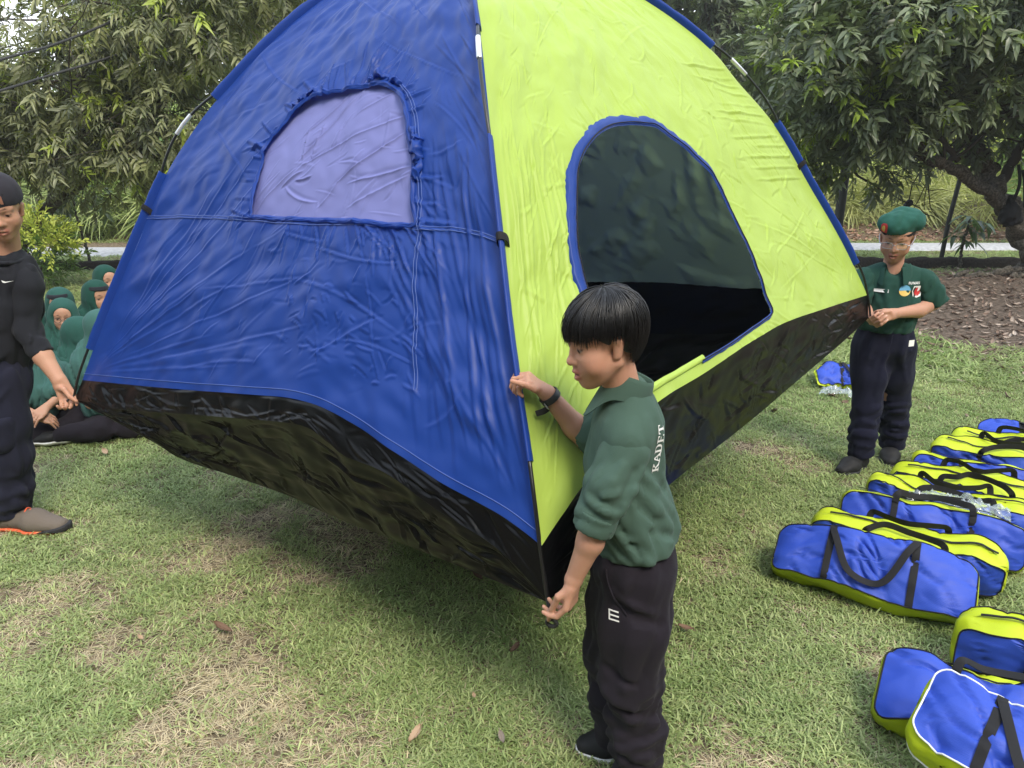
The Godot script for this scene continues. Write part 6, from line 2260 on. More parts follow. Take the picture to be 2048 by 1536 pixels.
	for f in [[Vector3(0.25, 0.615, -1.58), Vector3(0.37, 0.575, -1.59), 0.012, -0.010], [Vector3(0.235, 0.645, -1.60), Vector3(0.34, 0.61, -1.58), 0.011, 0.008], [Vector3(0.215, 0.43, -1.62), Vector3(0.31, 0.405, -1.585), 0.011, -0.011], [Vector3(0.225, 0.36, -1.62), Vector3(0.31, 0.335, -1.585), 0.012, 0.011], [Vector3(0.24, 0.315, -1.60), Vector3(0.37, 0.28, -1.60), 0.012, 0.011], [Vector3(0.24, 0.335, -1.60), Vector3(0.33, 0.31, -1.60), 0.009, -0.011],
			[Vector3(0.25, 0.255, -1.61), Vector3(0.38, 0.215, -1.61), 0.011, -0.010], [Vector3(0.26, 0.20, -1.60), Vector3(0.39, 0.17, -1.61), 0.012, 0.012], [Vector3(0.26, 0.145, -1.60), Vector3(0.40, 0.13, -1.61), 0.011, 0.011], [Vector3(0.27, 0.17, -1.60), Vector3(0.38, 0.15, -1.61), 0.009, -0.010], [Vector3(0.375, 0.345, -1.61), Vector3(0.33, 0.25, -1.60), 0.012, -0.009]]:
		t.fold(f[0], f[1], f[2], f[3])
	t.drape(670, 0.007, Vector3(0.25, 1, 0), 0.05, 0.30, Vector3(0.32, 0.56, -1.70), 0.34)
	t.drape(671, 0.010, Vector3(1, 0.25, 0.3), 0.042, 0.18, Vector3(0.32, 0.20, -1.68), 0.26)
	t.wrinkle(noise(66, 6.0, 2), 0.004)
	t.wrinkle(noise(67, 18.0, 2), 0.0018)
	# side seam
	t.fold(Vector3(0.318, 0.70, -1.58), Vector3(0.305, 0.42, -1.575), 0.005, 0.0025)
	t.fold(Vector3(0.305, 0.42, -1.575), Vector3(0.335, 0.08, -1.58), 0.005, 0.0025)
	var trousers := part("trousers", t.mesh(0.0072, o), mats["trousers_black"], boy)
	# pocket welt and the pale raised bars of the emblem
	var welt := Shape.new()
	var wp := PackedVector3Array()
	for k in 14:
		var q := k / 13.0
		wp.append(on_surface(t, Vector3(0.232 + 0.05 * q * q, 0.70 - 0.105 * q, -1.50), Vector3(0, 0, -1)) + Vector3(0, 0, 0.002))
	welt.tube(wp, 0.0028, 6)
	part("pocket_welt", welt.mesh(false, o), mats["trousers_black"], trousers)
	for k in 3:
		var bar := []
		for q in [Vector2(-0.5, -0.5), Vector2(0.5, -0.5), Vector2(0.5, 0.5), Vector2(-0.5, 0.5)]:
			bar.append(Vector2(q.x * 0.026 - 0.0015 * (k - 1), q.y * 0.0038 + (k - 1) * 0.0105))
		press(trousers, "emblem_bar", disc_arrays(bar), t, Vector3(0.248, 0.588, -1.60), Vector3(1, 0, 0.25), Vector3.UP, mats["shoe_white"], o)
	press(trousers, "emblem_bar", disc_arrays([Vector2(-0.0125, -0.012), Vector2(-0.0085, -0.012), Vector2(-0.0105, 0.012), Vector2(-0.0145, 0.012)]), t, Vector3(0.248, 0.588, -1.60), Vector3(1, 0, 0.25), Vector3.UP, mats["shoe_white"], o, 0.0018)
	for q in [[Vector3(0.345, 0.0, -1.795), Vector3(0.212, 0.0, -1.805), Vector3(0.325, 0.085, -1.795)], [Vector3(0.385, 0.0, -1.655), Vector3(0.245, 0.0, -1.655), Vector3(0.352, 0.085, -1.66)]]:
		shoe(boy, q[0], q[1], 0.043, mats["shoe_black"], mats["shoe_white"], q[2], o)
	var tab := Shape.new()
	tab.strap(PackedVector3Array([Vector3(0.262, 0.088, -1.768), Vector3(0.270, 0.096, -1.766), Vector3(0.278, 0.102, -1.764)]), [Vector3(0, 0.6, 0.8)], 0.012, 0.003)
	part("red_tab", tab.mesh(false, o), mats["red"], boy)

	# the watch band, worn loose
	var watch := thing("wristwatch", "dark rubber sports watch on the near boy's raised wrist", "watch", o)
	var axis := (Vector3(0.090, 1.092, -1.842) - Vector3(0.165, 0.995, -1.862)).normalized()
	var c := Vector3(0.090, 1.092, -1.842) - axis * 0.012
	var e1 := axis.cross(Vector3.UP).normalized()
	var e2 := axis.cross(e1)
	var ring := PackedVector3Array()
	for k in 37:
		var a := TAU * k / 36.0
		ring.append(c + (e1 * cos(a) + e2 * sin(a)) * 0.0262)
	var band := Shape.new()
	band.strap(ring, [axis], 0.017, 0.004)
	part("band", band.mesh(false, o), mats["watch"], watch)
	var end := Shape.new()
	end.strap(catmull([c + Vector3(-0.004, -0.026, 0.016), c + Vector3(-0.018, -0.034, 0.020), c + Vector3(-0.036, -0.040, 0.020)], 10), [axis], 0.016, 0.0035)
	part("band_end", end.mesh(false, o), mats["rubber_strap"], watch)
	var buckle := Shape.new()
	buckle.tube(PackedVector3Array([c + Vector3(-0.008, -0.019, 0.024) + axis * 0.011, c + Vector3(-0.008, -0.022, 0.026), c + Vector3(-0.008, -0.019, 0.024) - axis * 0.011]), 0.0022, 6)
	part("buckle", buckle.mesh(false, o), mats["steel"], watch)

	# the pole-end clip held at the front corner
	var clip := thing("pole_clip", "small black plastic clip held in the near boy's lowered hand", "clip", Vector3(0.100, 0.556, -1.636))
	var cr := PackedVector3Array()
	for k in 19:
		var a := TAU * k / 18.0
		cr.append(Vector3(cos(a) * 0.012, sin(a) * 0.010 - 0.004, 0.004 * cos(a)))
	var cs := Shape.new()
	cs.tube(cr, 0.0055, 8, false)
	part("ring", cs.mesh(), mats["rubber_strap"], clip)
	var stem := Shape.new()
	stem.tube(PackedVector3Array([Vector3(0.0, 0.004, 0), Vector3(-0.004, 0.03, -0.01), Vector3(-0.008, 0.055, -0.02)]), 0.007, 8)
	part("stem", stem.mesh(), mats["rubber_strap"], clip)

func cap_join(a: Shape, b: Shape) -> Shape:
	var off := a.v.size()
	a.normals()
	b.normals()
	a.v.append_array(b.v)
	a.n.append_array(b.n)
	a.c.append_array(b.c)
	for k in b.i:
		a.i.append(k + off)
	return a

# ---------------------------------------------------------------- the boy in the beret
func beret_boy() -> void:
	var o := Vector3(2.02, 0.0, -3.93)
	var boy := thing("person", "boy in a green beret and glasses holding the tent's right corner", "person", o)
	var fw := Vector3(-0.42, 0, 0.9).normalized()
	var lt := Vector3.UP.cross(fw).normalized()
	var skin := SKIN * 0.97
	var h := Frame3.new(Vector3(1.985, 1.262, -3.935), Vector3(-0.50, -0.34, 0.85), Vector3(-0.10, 1, 0.25), 0.98)
	var sh := Shape.new()
	var head := Field.new()
	add_head(head, h, Vector3(2.00, 1.06, -3.965), 0.047, skin, 0.4, 0.55, 0.8)
	head.shape(0.0042, sh)
	var trunk := Field.new()
	trunk.base_color = skin
	trunk.blend = 0.05
	trunk.chain([Vector3(2.00, 1.055, -3.965), Vector3(2.00, 0.95, -3.955), Vector3(2.00, 0.80, -3.955), Vector3(2.005, 0.70, -3.955)], [0.045, 0.066, 0.064, 0.07], lt, 1.3)
	trunk.chain([Vector3(2.08, 1.04, -3.945), Vector3(2.145, 1.03, -3.93), Vector3(2.215, 0.935, -3.92)], [0.03, 0.032, 0.034])
	trunk.chain([Vector3(1.92, 1.04, -3.98), Vector3(1.865, 1.03, -3.975), Vector3(1.83, 0.93, -3.93)], [0.03, 0.032, 0.034])
	trunk.chain([Vector3(1.95, 0.68, -3.97), Vector3(1.945, 0.40, -3.92), Vector3(1.93, 0.08, -3.88)], [0.07, 0.055, 0.04])
	trunk.chain([Vector3(2.07, 0.68, -3.95), Vector3(2.12, 0.40, -3.99), Vector3(2.20, 0.08, -4.05)], [0.07, 0.055, 0.04])
	trunk.shape(0.014, sh)
	var arms := Field.new()
	arms.base_color = skin
	arms.blend = 0.015
	arms.chain([Vector3(2.222, 0.930, -3.92), Vector3(2.11, 0.902, -3.85), Vector3(1.945, 0.903, -3.765)], [0.038, 0.036, 0.024])
	add_hand(arms, Vector3(1.945, 0.903, -3.765), Vector3(-0.95, -0.06, 0.35), Vector3(-0.45, -0.35, -0.8), 1.0, 0.92, [[0.4, 0.7, 0.4], [0.6, 0.9, 0.5], [0.75, 1.0, 0.5], [0.9, 1.0, 0.5]], [Vector3(1.905, 0.918, -3.742), Vector3(1.868, 0.915, -3.735), Vector3(1.838, 0.903, -3.735)])
	arms.chain([Vector3(1.835, 0.94, -3.925), Vector3(1.835, 0.90, -3.86), Vector3(1.84, 0.868, -3.775)], [0.036, 0.033, 0.023])
	add_hand(arms, Vector3(1.842, 0.868, -3.772), Vector3(-0.35, 0.05, 0.9), Vector3(0.6, 0.5, -0.1), -1.0, 0.88, [[0.6, 0.9, 0.5], [0.8, 1.0, 0.5], [0.9, 1.1, 0.5], [1.0, 1.1, 0.5]], [Vector3(1.832, 0.888, -3.745), Vector3(1.820, 0.895, -3.722), Vector3(1.808, 0.896, -3.705)])
	arms.shape(0.0042, sh)
	part("body", sh.mesh(false, o), mats["skin"], boy)
	# short hair under the beret
	var hair := Field.new()
	hair.ball(h.p(-0.022, 0.045, 0), 0.081, h.f, 1.2)
	hair.ball(h.p(-0.05, 0.0, 0), 0.070)
	hair.bone(h.p(0.11, -0.02, -0.1), h.p(0.11, -0.02, 0.1), 0.105, 0.105, Vector3.ZERO, 1.0, 0.01, true)
	for q in [1.0, -1.0]:
		hair.bone(h.p(0.03, -0.07, 0.085 * q), h.p(-0.005, -0.015, 0.085 * q), 0.05, 0.03, Vector3.ZERO, 1.0, 0.01, true)
	hair.wrinkle(noise(70, 60.0, 2), 0.002)
	part("hair", hair.mesh(0.0055, o), mats["hair"], boy)
	# beret: thing of its own, worn
	var br := Field.new()
	br.blend = 0.03
	br.ball(h.p(-0.005, 0.072, 0), 0.080, h.f, 1.18)
	br.bone(h.p(0.035, 0.098, -0.03), h.p(-0.045, 0.098, 0.035), 0.052, 0.056, h.l, 1.28)
	br.ball(h.p(-0.03, 0.085, 0.075), 0.042, h.f, 1.4)
	br.bone(h.p(0.06, 0.10, -0.055), h.p(0.075, 0.085, -0.02), 0.035, 0.035)
	br.clips.append([h.p(0, 0.052, 0), (-h.u + h.f * 0.10).normalized()])
	br.fold(h.p(0.09, 0.10, 0.0), h.p(0.0, 0.155, 0.03), 0.012, -0.006)
	br.fold(h.p(0.08, 0.095, 0.04), h.p(-0.02, 0.14, 0.08), 0.014, 0.006)
	br.fold(h.p(0.085, 0.10, -0.02), h.p(0.02, 0.16, -0.01), 0.012, 0.005)
	br.wrinkle(noise(71, 12.0, 2), 0.007)
	var beret := thing("beret", "green beret with a red and gold badge on the boy's head", "hat", o)
	part("crown", br.mesh(0.0055, o), mats["beret_green"], beret)
	var bandp := PackedVector3Array()
	for k in 41:
		var a := TAU * k / 40.0
		var dd := h.f * cos(a) * 0.0965 + h.l * sin(a) * 0.0825
		bandp.append(h.p(-0.005, 0.055, 0) + dd * h.s + (h.u * -0.010 * cos(a)) * 0.6)
	var bs := Shape.new()
	bs.strap(bandp, [h.u], 0.013, 0.004)
	part("band", bs.mesh(false, o), mats["black_webbing"], beret)
	var shield := []
	for q in [Vector2(-0.017, 0.018), Vector2(-0.008, 0.026), Vector2(0.008, 0.026), Vector2(0.017, 0.018), Vector2(0.019, -0.010), Vector2(0.014, -0.024), Vector2(-0.014, -0.024), Vector2(-0.019, -0.010)]:
		shield.append(q)
	var bp := h.p(0.086, 0.094, -0.052)
	var br_r := (h.l * 0.85 + h.f * 0.55).normalized()
	press(beret, "badge", disc_arrays(shield), br, bp, br_r, h.u, mats["red"], o, 0.003)
	press(beret, "badge_emblem", disc_arrays(round_points(0.009, 0.017)), br, bp, br_r, h.u, mats["gold"], o, 0.0045)
	# spectacles
	var sp := thing("spectacles", "thin silver-framed spectacles on the beret boy's face", "glasses", o)
	for q in [1.0, -1.0]:
		var rim := PackedVector3Array()
		var lens := Shape.new()
		lens.add(h.p(0.106, 0.004, 0.034 * q))
		for k in 25:
			var a := TAU * k / 24.0
			var x := signf(cos(a)) * pow(absf(cos(a)), 0.6) * 0.0265
			var y := signf(sin(a)) * pow(absf(sin(a)), 0.7) * 0.0165
			rim.append(h.p(0.108 - 0.12 * absf(0.034 + x * q * 1.0) + 0.002, 0.004 + y, 0.034 * q + x))
			lens.add(rim[-1])
		for k in 24:
			lens.tri(0, 1 + k, 2 + k)
		var rs := Shape.new()
		rs.tube(rim, 0.0014, 6, false)
		part("rim", rs.mesh(false, o), mats["spectacle_frame"], sp)
		part("lens", lens.mesh(false, o), mats["lens"], sp)
		var tp := Shape.new()
		tp.tube(PackedVector3Array([h.p(0.103, 0.010, 0.060 * q), h.p(0.092, 0.012, 0.074 * q), h.p(0.03, 0.017, 0.083 * q), h.p(-0.012, 0.020, 0.083 * q)]), 0.0026, 6)
		part("temple", tp.mesh(false, o), mats["spectacle_frame"], sp)
	var bridge := Shape.new()
	bridge.tube(catmull([h.p(0.109, 0.008, -0.009), h.p(0.113, 0.012, 0), h.p(0.109, 0.008, 0.009)], 8), 0.0016, 6)
	part("bridge", bridge.mesh(false, o), mats["spectacle_frame"], sp)
	# shirt
	var s := Field.new()
	s.blend = 0.05
	s.chain([Vector3(2.00, 1.075, -3.968), Vector3(2.00, 1.02, -3.96), Vector3(2.00, 0.90, -3.95), Vector3(2.0, 0.80, -3.95)], [0.050, 0.086, 0.098, 0.102], lt, 1.36)
	s.bone(Vector3(2.05, 1.078, -3.95), Vector3(2.135, 1.055, -3.93), 0.046, 0.052)
	s.bone(Vector3(1.95, 1.078, -3.975), Vector3(1.872, 1.055, -3.98), 0.046, 0.052)
	s.ball(Vector3(1.982, 1.125, -3.895), 0.052, Vector3.ZERO, 1.0, 0.01, true)
	s.clips.append([Vector3(2.0, 0.775, -3.95), Vector3(0, -1, 0)])
	for f in [[Vector3(1.93, 1.0, -3.85), Vector3(1.97, 0.83, -3.83), 0.013, 0.011], [Vector3(2.0, 1.0, -3.84), Vector3(2.02, 0.84, -3.83), 0.012, 0.011], [Vector3(2.07, 0.99, -3.84), Vector3(2.05, 0.86, -3.83), 0.011, -0.011], [Vector3(2.10, 0.95, -3.85), Vector3(2.02, 0.85, -3.83), 0.012, 0.011], [Vector3(1.88, 1.0, -3.90), Vector3(1.93, 0.88, -3.86), 0.012, 0.009], [Vector3(1.93, 0.83, -3.84), Vector3(2.07, 0.83, -3.84), 0.016, 0.010], [Vector3(2.12, 0.98, -3.87), Vector3(2.08, 0.82, -3.87), 0.012, 0.009]]:
		s.fold(f[0], f[1], f[2], f[3])
	s.drape(720, 0.009, Vector3(-0.3, -1, 0), 0.045, 0.2, Vector3(2.0, 0.88, -3.85), 0.2)
	s.wrinkle(noise(72, 7.0, 2), 0.004)
	var shirt := part("shirt", s.mesh(0.0085, o), mats["shirt_dark_green"], boy)
	sleeve(shirt, [Vector3(2.130, 1.055, -3.93), Vector3(2.150, 1.040, -3.928), Vector3(2.190, 0.985, -3.92), Vector3(2.228, 0.920, -3.915)], [0.052, 0.058, 0.062, 0.062], mats["shirt_dark_green"], 730, 0.0085, o, 0.009)
	sleeve(shirt, [Vector3(1.88, 1.055, -3.98), Vector3(1.86, 1.04, -3.975), Vector3(1.84, 0.98, -3.95), Vector3(1.830, 0.92, -3.925)], [0.052, 0.057, 0.060, 0.058], mats["shirt_dark_green"], 740, 0.0085, o, 0.009)
	part("collar", collar_shape(Vector3(1.998, 1.100, -3.952), Vector3(0.04, 1, -0.30), fw, 0.066, 0.074, 0.030, 0.040, 0.50, 0.030).mesh(false, o), mats["shirt_dark_green"], shirt)
	var r := lt
	press(shirt, "round_badge", disc_arrays(round_points(0.027, 0.027)), s, Vector3(2.022, 1.005, -3.85), r, Vector3.UP, mats["gold"], o)
	var half := []
	for k in 12:
		var a := PI * k / 11.0
		half.append(Vector2(cos(a) * 0.027, sin(a) * 0.027))
	press(shirt, "round_badge_sky", disc_arrays(half), s, Vector3(2.022, 1.006, -3.85), r, Vector3.UP, mats["sky_blue"], o, 0.0055)
	var crest := [Vector2(-0.018, 0.028), Vector2(0.018, 0.028), Vector2(0.024, 0.0), Vector2(0.018, -0.024), Vector2(0.0, -0.032), Vector2(-0.018, -0.024), Vector2(-0.024, 0.0)]
	press(shirt, "crest", disc_arrays(crest), s, Vector3(2.078, 0.999, -3.83), r, Vector3.UP, mats["print_white"], o)
	press(shirt, "crest_field", disc_arrays(round_points(0.014, 0.022)), s, Vector3(2.078, 0.998, -3.83), r, Vector3.UP, mats["red"], o, 0.0035)
	print_on(shirt, "lettering", "TUNAS", "Droid Sans", s, Vector3(2.060, 1.042, -3.84), r, Vector3.UP, 0.013, mats["print_white"], o)
	var tagp := [Vector2(-0.035, -0.008), Vector2(0.035, -0.008), Vector2(0.035, 0.008), Vector2(-0.035, 0.008)]
	press(shirt, "name_tape", disc_arrays(tagp), s, Vector3(1.915, 1.0, -3.88), r, Vector3.UP, mats["print_white"], o)
	# trousers
	var t := Field.new()
	t.blend = 0.06
	t.chain([Vector3(2.002, 0.80, -3.955), Vector3(2.006, 0.70, -3.955)], [0.098, 0.104], lt, 1.36)
	t.blend = 0.03
	t.chain([Vector3(1.945, 0.68, -3.965), Vector3(1.943, 0.52, -3.935), Vector3(1.942, 0.36, -3.91), Vector3(1.932, 0.20, -3.89), Vector3(1.925, 0.10, -3.88)], [0.096, 0.084, 0.073, 0.068, 0.060])
	t.chain([Vector3(2.08, 0.68, -3.95), Vector3(2.110, 0.52, -3.97), Vector3(2.138, 0.36, -4.00), Vector3(2.170, 0.20, -4.03), Vector3(2.190, 0.08, -4.05)], [0.096, 0.084, 0.076, 0.074, 0.068])
	t.clips.append([Vector3(0, 0.06, 0), Vector3.DOWN])
	for f in [[Vector3(1.88, 0.30, -3.83), Vector3(2.0, 0.27, -3.83), 0.013, 0.011], [Vector3(1.88, 0.22, -3.82), Vector3(1.99, 0.21, -3.82), 0.012, 0.012], [Vector3(1.87, 0.16, -3.81), Vector3(1.98, 0.15, -3.82), 0.012, 0.011], [Vector3(2.08, 0.25, -3.95), Vector3(2.22, 0.22, -3.96), 0.013, 0.011], [Vector3(2.09, 0.16, -3.96), Vector3(2.24, 0.15, -3.98), 0.012, 0.011], [Vector3(1.98, 0.66, -3.84), Vector3(1.95, 0.45, -3.83), 0.012, 0.009], [Vector3(2.06, 0.67, -3.84), Vector3(2.12, 0.5, -3.88), 0.012, 0.009], [Vector3(1.93, 0.72, -3.84), Vector3(1.90, 0.60, -3.85), 0.012, -0.009]]:
		t.fold(f[0], f[1], f[2], f[3])
	t.drape(750, 0.009, Vector3(0.1, 1, 0), 0.05, 0.3, Vector3(2.0, 0.62, -3.9), 0.28)
	t.drape(751, 0.012, Vector3(1, 0.1, 0.2), 0.045, 0.2, Vector3(2.04, 0.2, -3.95), 0.28)
	t.wrinkle(noise(73, 6.0, 2), 0.004)
	var trousers := part("trousers", t.mesh(0.009, o), mats["trousers_navy"], boy)
	press(trousers, "logo_patch", disc_arrays([Vector2(-0.013, -0.016), Vector2(0.013, -0.016), Vector2(0.013, 0.016), Vector2(-0.013, 0.016)]), t, Vector3(2.105, 0.725, -3.86), r, Vector3.UP, mats["print_white"], o)
	var draw := Shape.new()
	draw.tube(catmull([Vector3(1.985, 0.775, -3.832), Vector3(1.975, 0.72, -3.822), Vector3(1.968, 0.665, -3.826)], 10), 0.0025, 5)
	part("drawstring", draw.mesh(false, o), mats["trousers_navy"], trousers)
	shoe(boy, Vector3(1.945, 0.0, -3.90), Vector3(1.80, 0.0, -3.80), 0.047, mats["shoe_black"], mats["shoe_rubber"], Vector3(1.935, 0.085, -3.89), o)
	shoe(boy, Vector3(2.195, 0.0, -4.07), Vector3(2.12, 0.0, -3.92), 0.047, mats["shoe_black"], mats["shoe_rubber"], Vector3(2.185, 0.085, -4.05), o)

# ---------------------------------------------------------------- the man in the cap
func cap_man() -> void:
	var o := Vector3(-2.33, 0.0, -3.23)
	var man := thing("person", "man in a dark cap and black sweater holding the tent's left corner", "person", o)
	var fw := Vector3(0.62, 0, 0.78).normalized()
	var lt := Vector3.UP.cross(fw).normalized()     # towards the right of the photo
	var skin := Color(0.47, 0.25, 0.165)
	var h := Frame3.new(Vector3(-2.128, 1.452, -3.215), Vector3(0.40, -0.30, 0.88), Vector3(0.05, 1, 0.25), 0.98)
	var sh := Shape.new()
	var head := Field.new()
	add_head(head, h, Vector3(-2.175, 1.23, -3.262), 0.050, skin, 0.35, 0.1)
	head.shape(0.004, sh)
	var trunk := Field.new()
	trunk.base_color = skin
	trunk.blend = 0.06
	trunk.chain([Vector3(-2.17, 1.22, -3.258), Vector3(-2.20, 1.08, -3.25), Vector3(-2.27, 0.90, -3.24), Vector3(-2.32, 0.76, -3.24)], [0.045, 0.072, 0.072, 0.08], lt, 1.1)
	trunk.chain([Vector3(-2.13, 1.17, -3.25), Vector3(-2.098, 1.145, -3.24), Vector3(-2.112, 0.945, -3.205)], [0.028, 0.030, 0.034])
	trunk.chain([Vector3(-2.27, 1.17, -3.25), Vector3(-2.385, 1.145, -3.24), Vector3(-2.44, 0.93, -3.20), Vector3(-2.42, 0.72, -3.10)], [0.036, 0.038, 0.036, 0.03])
	trunk.chain([Vector3(-2.27, 0.74, -3.22), Vector3(-2.285, 0.42, -3.19), Vector3(-2.345, 0.08, -3.20)], [0.08, 0.06, 0.045])
	trunk.chain([Vector3(-2.40, 0.74, -3.27), Vector3(-2.46, 0.42, -3.30), Vector3(-2.52, 0.08, -3.36)], [0.09, 0.065, 0.045])
	trunk.shape(0.015, sh)
	var arm := Field.new()
	arm.base_color = skin
	arm.blend = 0.016
	arm.chain([Vector3(-2.105, 0.93, -3.20), Vector3(-2.035, 0.835, -3.165), Vector3(-1.957, 0.742, -3.120)], [0.040, 0.039, 0.028])
	add_hand(arm, Vector3(-1.957, 0.742, -3.120), Vector3(0.42, -0.88, 0.25), Vector3(0.25, 0.10, 0.96), 1.0, 1.0, [[0.5, 0.9, 0.6], [0.55, 0.7, 0.5], [0.45, 0.5, 0.3], [0.30, 0.35, 0.2]], [Vector3(-1.916, 0.715, -3.075), Vector3(-1.888, 0.686, -3.062), Vector3(-1.862, 0.668, -3.060)])
	arm.shape(0.004, sh)
	part("body", sh.mesh(false, o), mats["skin"], man)
	var hair := Field.new()
	hair.ball(h.p(-0.022, 0.040, 0), 0.079, h.f, 1.2)
	hair.ball(h.p(-0.05, 0.0, 0), 0.068)
	hair.bone(h.p(0.11, -0.03, -0.1), h.p(0.11, -0.03, 0.1), 0.105, 0.105, Vector3.ZERO, 1.0, 0.01, true)
	for q in [1.0, -1.0]:
		hair.bone(h.p(0.02, -0.07, 0.085 * q), h.p(-0.005, -0.01, 0.085 * q), 0.05, 0.028, Vector3.ZERO, 1.0, 0.01, true)
	part("hair", hair.mesh(0.006, o), mats["hair"], man)
	# cap
	var cp := Field.new()
	cp.blend = 0.03
	cp.ball(h.p(-0.012, 0.052, 0), 0.088, h.f, 1.16)
	cp.ball(h.p(-0.01, 0.085, 0), 0.078, h.f, 1.1)
	cp.bone(h.p(-0.085, 0.045, -0.035), h.p(-0.13, 0.02, 0.0), 0.03, 0.012, h.l, 1.8)
	cp.clips.append([h.p(0, 0.036, 0), (-h.u + h.f * 0.06).normalized()])
	cp.wrinkle(noise(80, 9.0, 2), 0.003)
	var cap := thing("cap", "dark mesh cap with a small leather patch on the man's head", "hat", o)
	part("crown", cp.mesh(0.006, o), mats["cap_mesh"], cap)
	press(cap, "patch_border", disc_arrays([Vector2(-0.040, -0.023), Vector2(0.040, -0.023), Vector2(0.040, 0.021), Vector2(-0.040, 0.021)]), cp, h.p(0.085, 0.079, -0.003), h.l, h.u, mats["black_webbing"], o, 0.002)
	press(cap, "leather_patch", disc_arrays([Vector2(-0.035, -0.019), Vector2(0.035, -0.019), Vector2(0.033, 0.014), Vector2(0.02, 0.017), Vector2(-0.02, 0.017), Vector2(-0.033, 0.014)]), cp, h.p(0.085, 0.079, -0.003), h.l, h.u, mats["leather_patch"], o, 0.0035)
	# sweater
	var s := Field.new()
	s.blend = 0.055
	s.blend = 0.035
	s.chain([Vector3(-2.165, 1.240, -3.258), Vector3(-2.19, 1.17, -3.255), Vector3(-2.225, 1.04, -3.25), Vector3(-2.275, 0.88, -3.24), Vector3(-2.32, 0.745, -3.24)], [0.060, 0.098, 0.112, 0.108, 0.116], lt, 1.32)
	s.bone(Vector3(-2.13, 1.225, -3.25), Vector3(-2.095, 1.170, -3.240), 0.048, 0.053)
	s.bone(Vector3(-2.24, 1.225, -3.25), Vector3(-2.385, 1.170, -3.245), 0.055, 0.060)
	s.clips.append([Vector3(-2.30, 0.735, -3.24), Vector3(0, -1, 0)])
	for f in [[Vector3(-2.08, 1.13, -3.15), Vector3(-2.12, 0.98, -3.12), 0.013, 0.011], [Vector3(-2.11, 1.18, -3.14), Vector3(-2.15, 0.95, -3.11), 0.014, 0.012], [Vector3(-2.14, 1.20, -3.13), Vector3(-2.18, 0.98, -3.10), 0.014, -0.010], [Vector3(-2.15, 0.85, -3.12), Vector3(-2.24, 0.80, -3.11), 0.014, 0.009]]:
		s.fold(f[0], f[1], f[2], f[3])
	s.drape(810, 0.009, Vector3(-0.25, -1, 0), 0.05, 0.3)
	s.wrinkle(noise(81, 6.0, 2), 0.004)
	var shirt := part("sweater", s.mesh(0.0085, o), mats["shirt_black"], man)
	sleeve(shirt, [Vector3(-2.095, 1.170, -3.240), Vector3(-2.090, 1.13, -3.235), Vector3(-2.105, 1.05, -3.225), Vector3(-2.112, 0.945, -3.205), Vector3(-2.040, 0.842, -3.170)], [0.055, 0.057, 0.054, 0.053, 0.049], mats["shirt_black"], 830, 0.008, o, 0.009)
	sleeve(shirt, [Vector3(-2.385, 1.165, -3.24), Vector3(-2.43, 1.03, -3.22), Vector3(-2.445, 0.92, -3.19), Vector3(-2.42, 0.82, -3.14)], [0.062, 0.058, 0.055, 0.050], mats["shirt_black"], 840, 0.01, o, 0.009)
	var nk := PackedVector3Array()
	for k in 33:
		var a := TAU * k / 32.0
		nk.append(Vector3(-2.163, 1.258, -3.240) + fw * cos(a) * 0.066 + lt * sin(a) * 0.068 + Vector3(0, -0.020 * cos(a), 0))
	var ns := Shape.new()
	ns.tube(nk, 0.009, 8, false)
	part("neckband", ns.mesh(false, o), mats["shirt_black"], shirt)
	# the small pale stroke printed on the chest
	var tick := [Vector2(-0.020, 0.006), Vector2(-0.016, -0.004), Vector2(-0.008, -0.006), Vector2(0.024, 0.001), Vector2(-0.006, -0.002)]
	press(shirt, "chest_mark", disc_arrays(tick), s, Vector3(-2.085, 1.165, -3.11), lt, Vector3.UP, mats["print_white"], o, 0.003)
	# cargo trousers
	var t := Field.new()
	t.blend = 0.06
	t.chain([Vector3(-2.31, 0.80, -3.24), Vector3(-2.32, 0.72, -3.24)], [0.108, 0.112], lt, 1.25)
	t.chain([Vector3(-2.265, 0.72, -3.21), Vector3(-2.280, 0.52, -3.19), Vector3(-2.295, 0.36, -3.19), Vector3(-2.325, 0.20, -3.20), Vector3(-2.345, 0.09, -3.20)], [0.102, 0.094, 0.085, 0.082, 0.086])
	t.chain([Vector3(-2.40, 0.72, -3.27), Vector3(-2.47, 0.52, -3.29), Vector3(-2.50, 0.36, -3.31), Vector3(-2.54, 0.20, -3.33), Vector3(-2.56, 0.09, -3.35)], [0.105, 0.095, 0.085, 0.082, 0.086])
	t.clips.append([Vector3(0, 0.06, 0), Vector3.DOWN])
	for f in [[Vector3(-2.38, 0.18, -3.11), Vector3(-2.24, 0.20, -3.12), 0.013, 0.010], [Vector3(-2.40, 0.13, -3.10), Vector3(-2.23, 0.12, -3.12), 0.014, 0.014], [Vector3(-2.38, 0.09, -3.10), Vector3(-2.24, 0.085, -3.12), 0.010, -0.010], [Vector3(-2.36, 0.33, -3.10), Vector3(-2.23, 0.28, -3.11), 0.014, 0.008], [Vector3(-2.19, 0.70, -3.13), Vector3(-2.28, 0.62, -3.10), 0.012, 0.008]]:
		t.fold(f[0], f[1], f[2], f[3])
	t.drape(860, 0.008, Vector3(0.1, 1, 0), 0.05, 0.3)
	t.drape(861, 0.010, Vector3(1, 0.1, 0.2), 0.06, 0.25, Vector3(-2.33, 0.15, -3.2), 0.2)
	t.wrinkle(noise(82, 6.0, 2), 0.004)
	var trousers := part("trousers", t.mesh(0.009, o), mats["trousers_cargo"], man)
	# bellows pocket on the thigh
	var pk := Field.new()
	pk.blend = 0.02
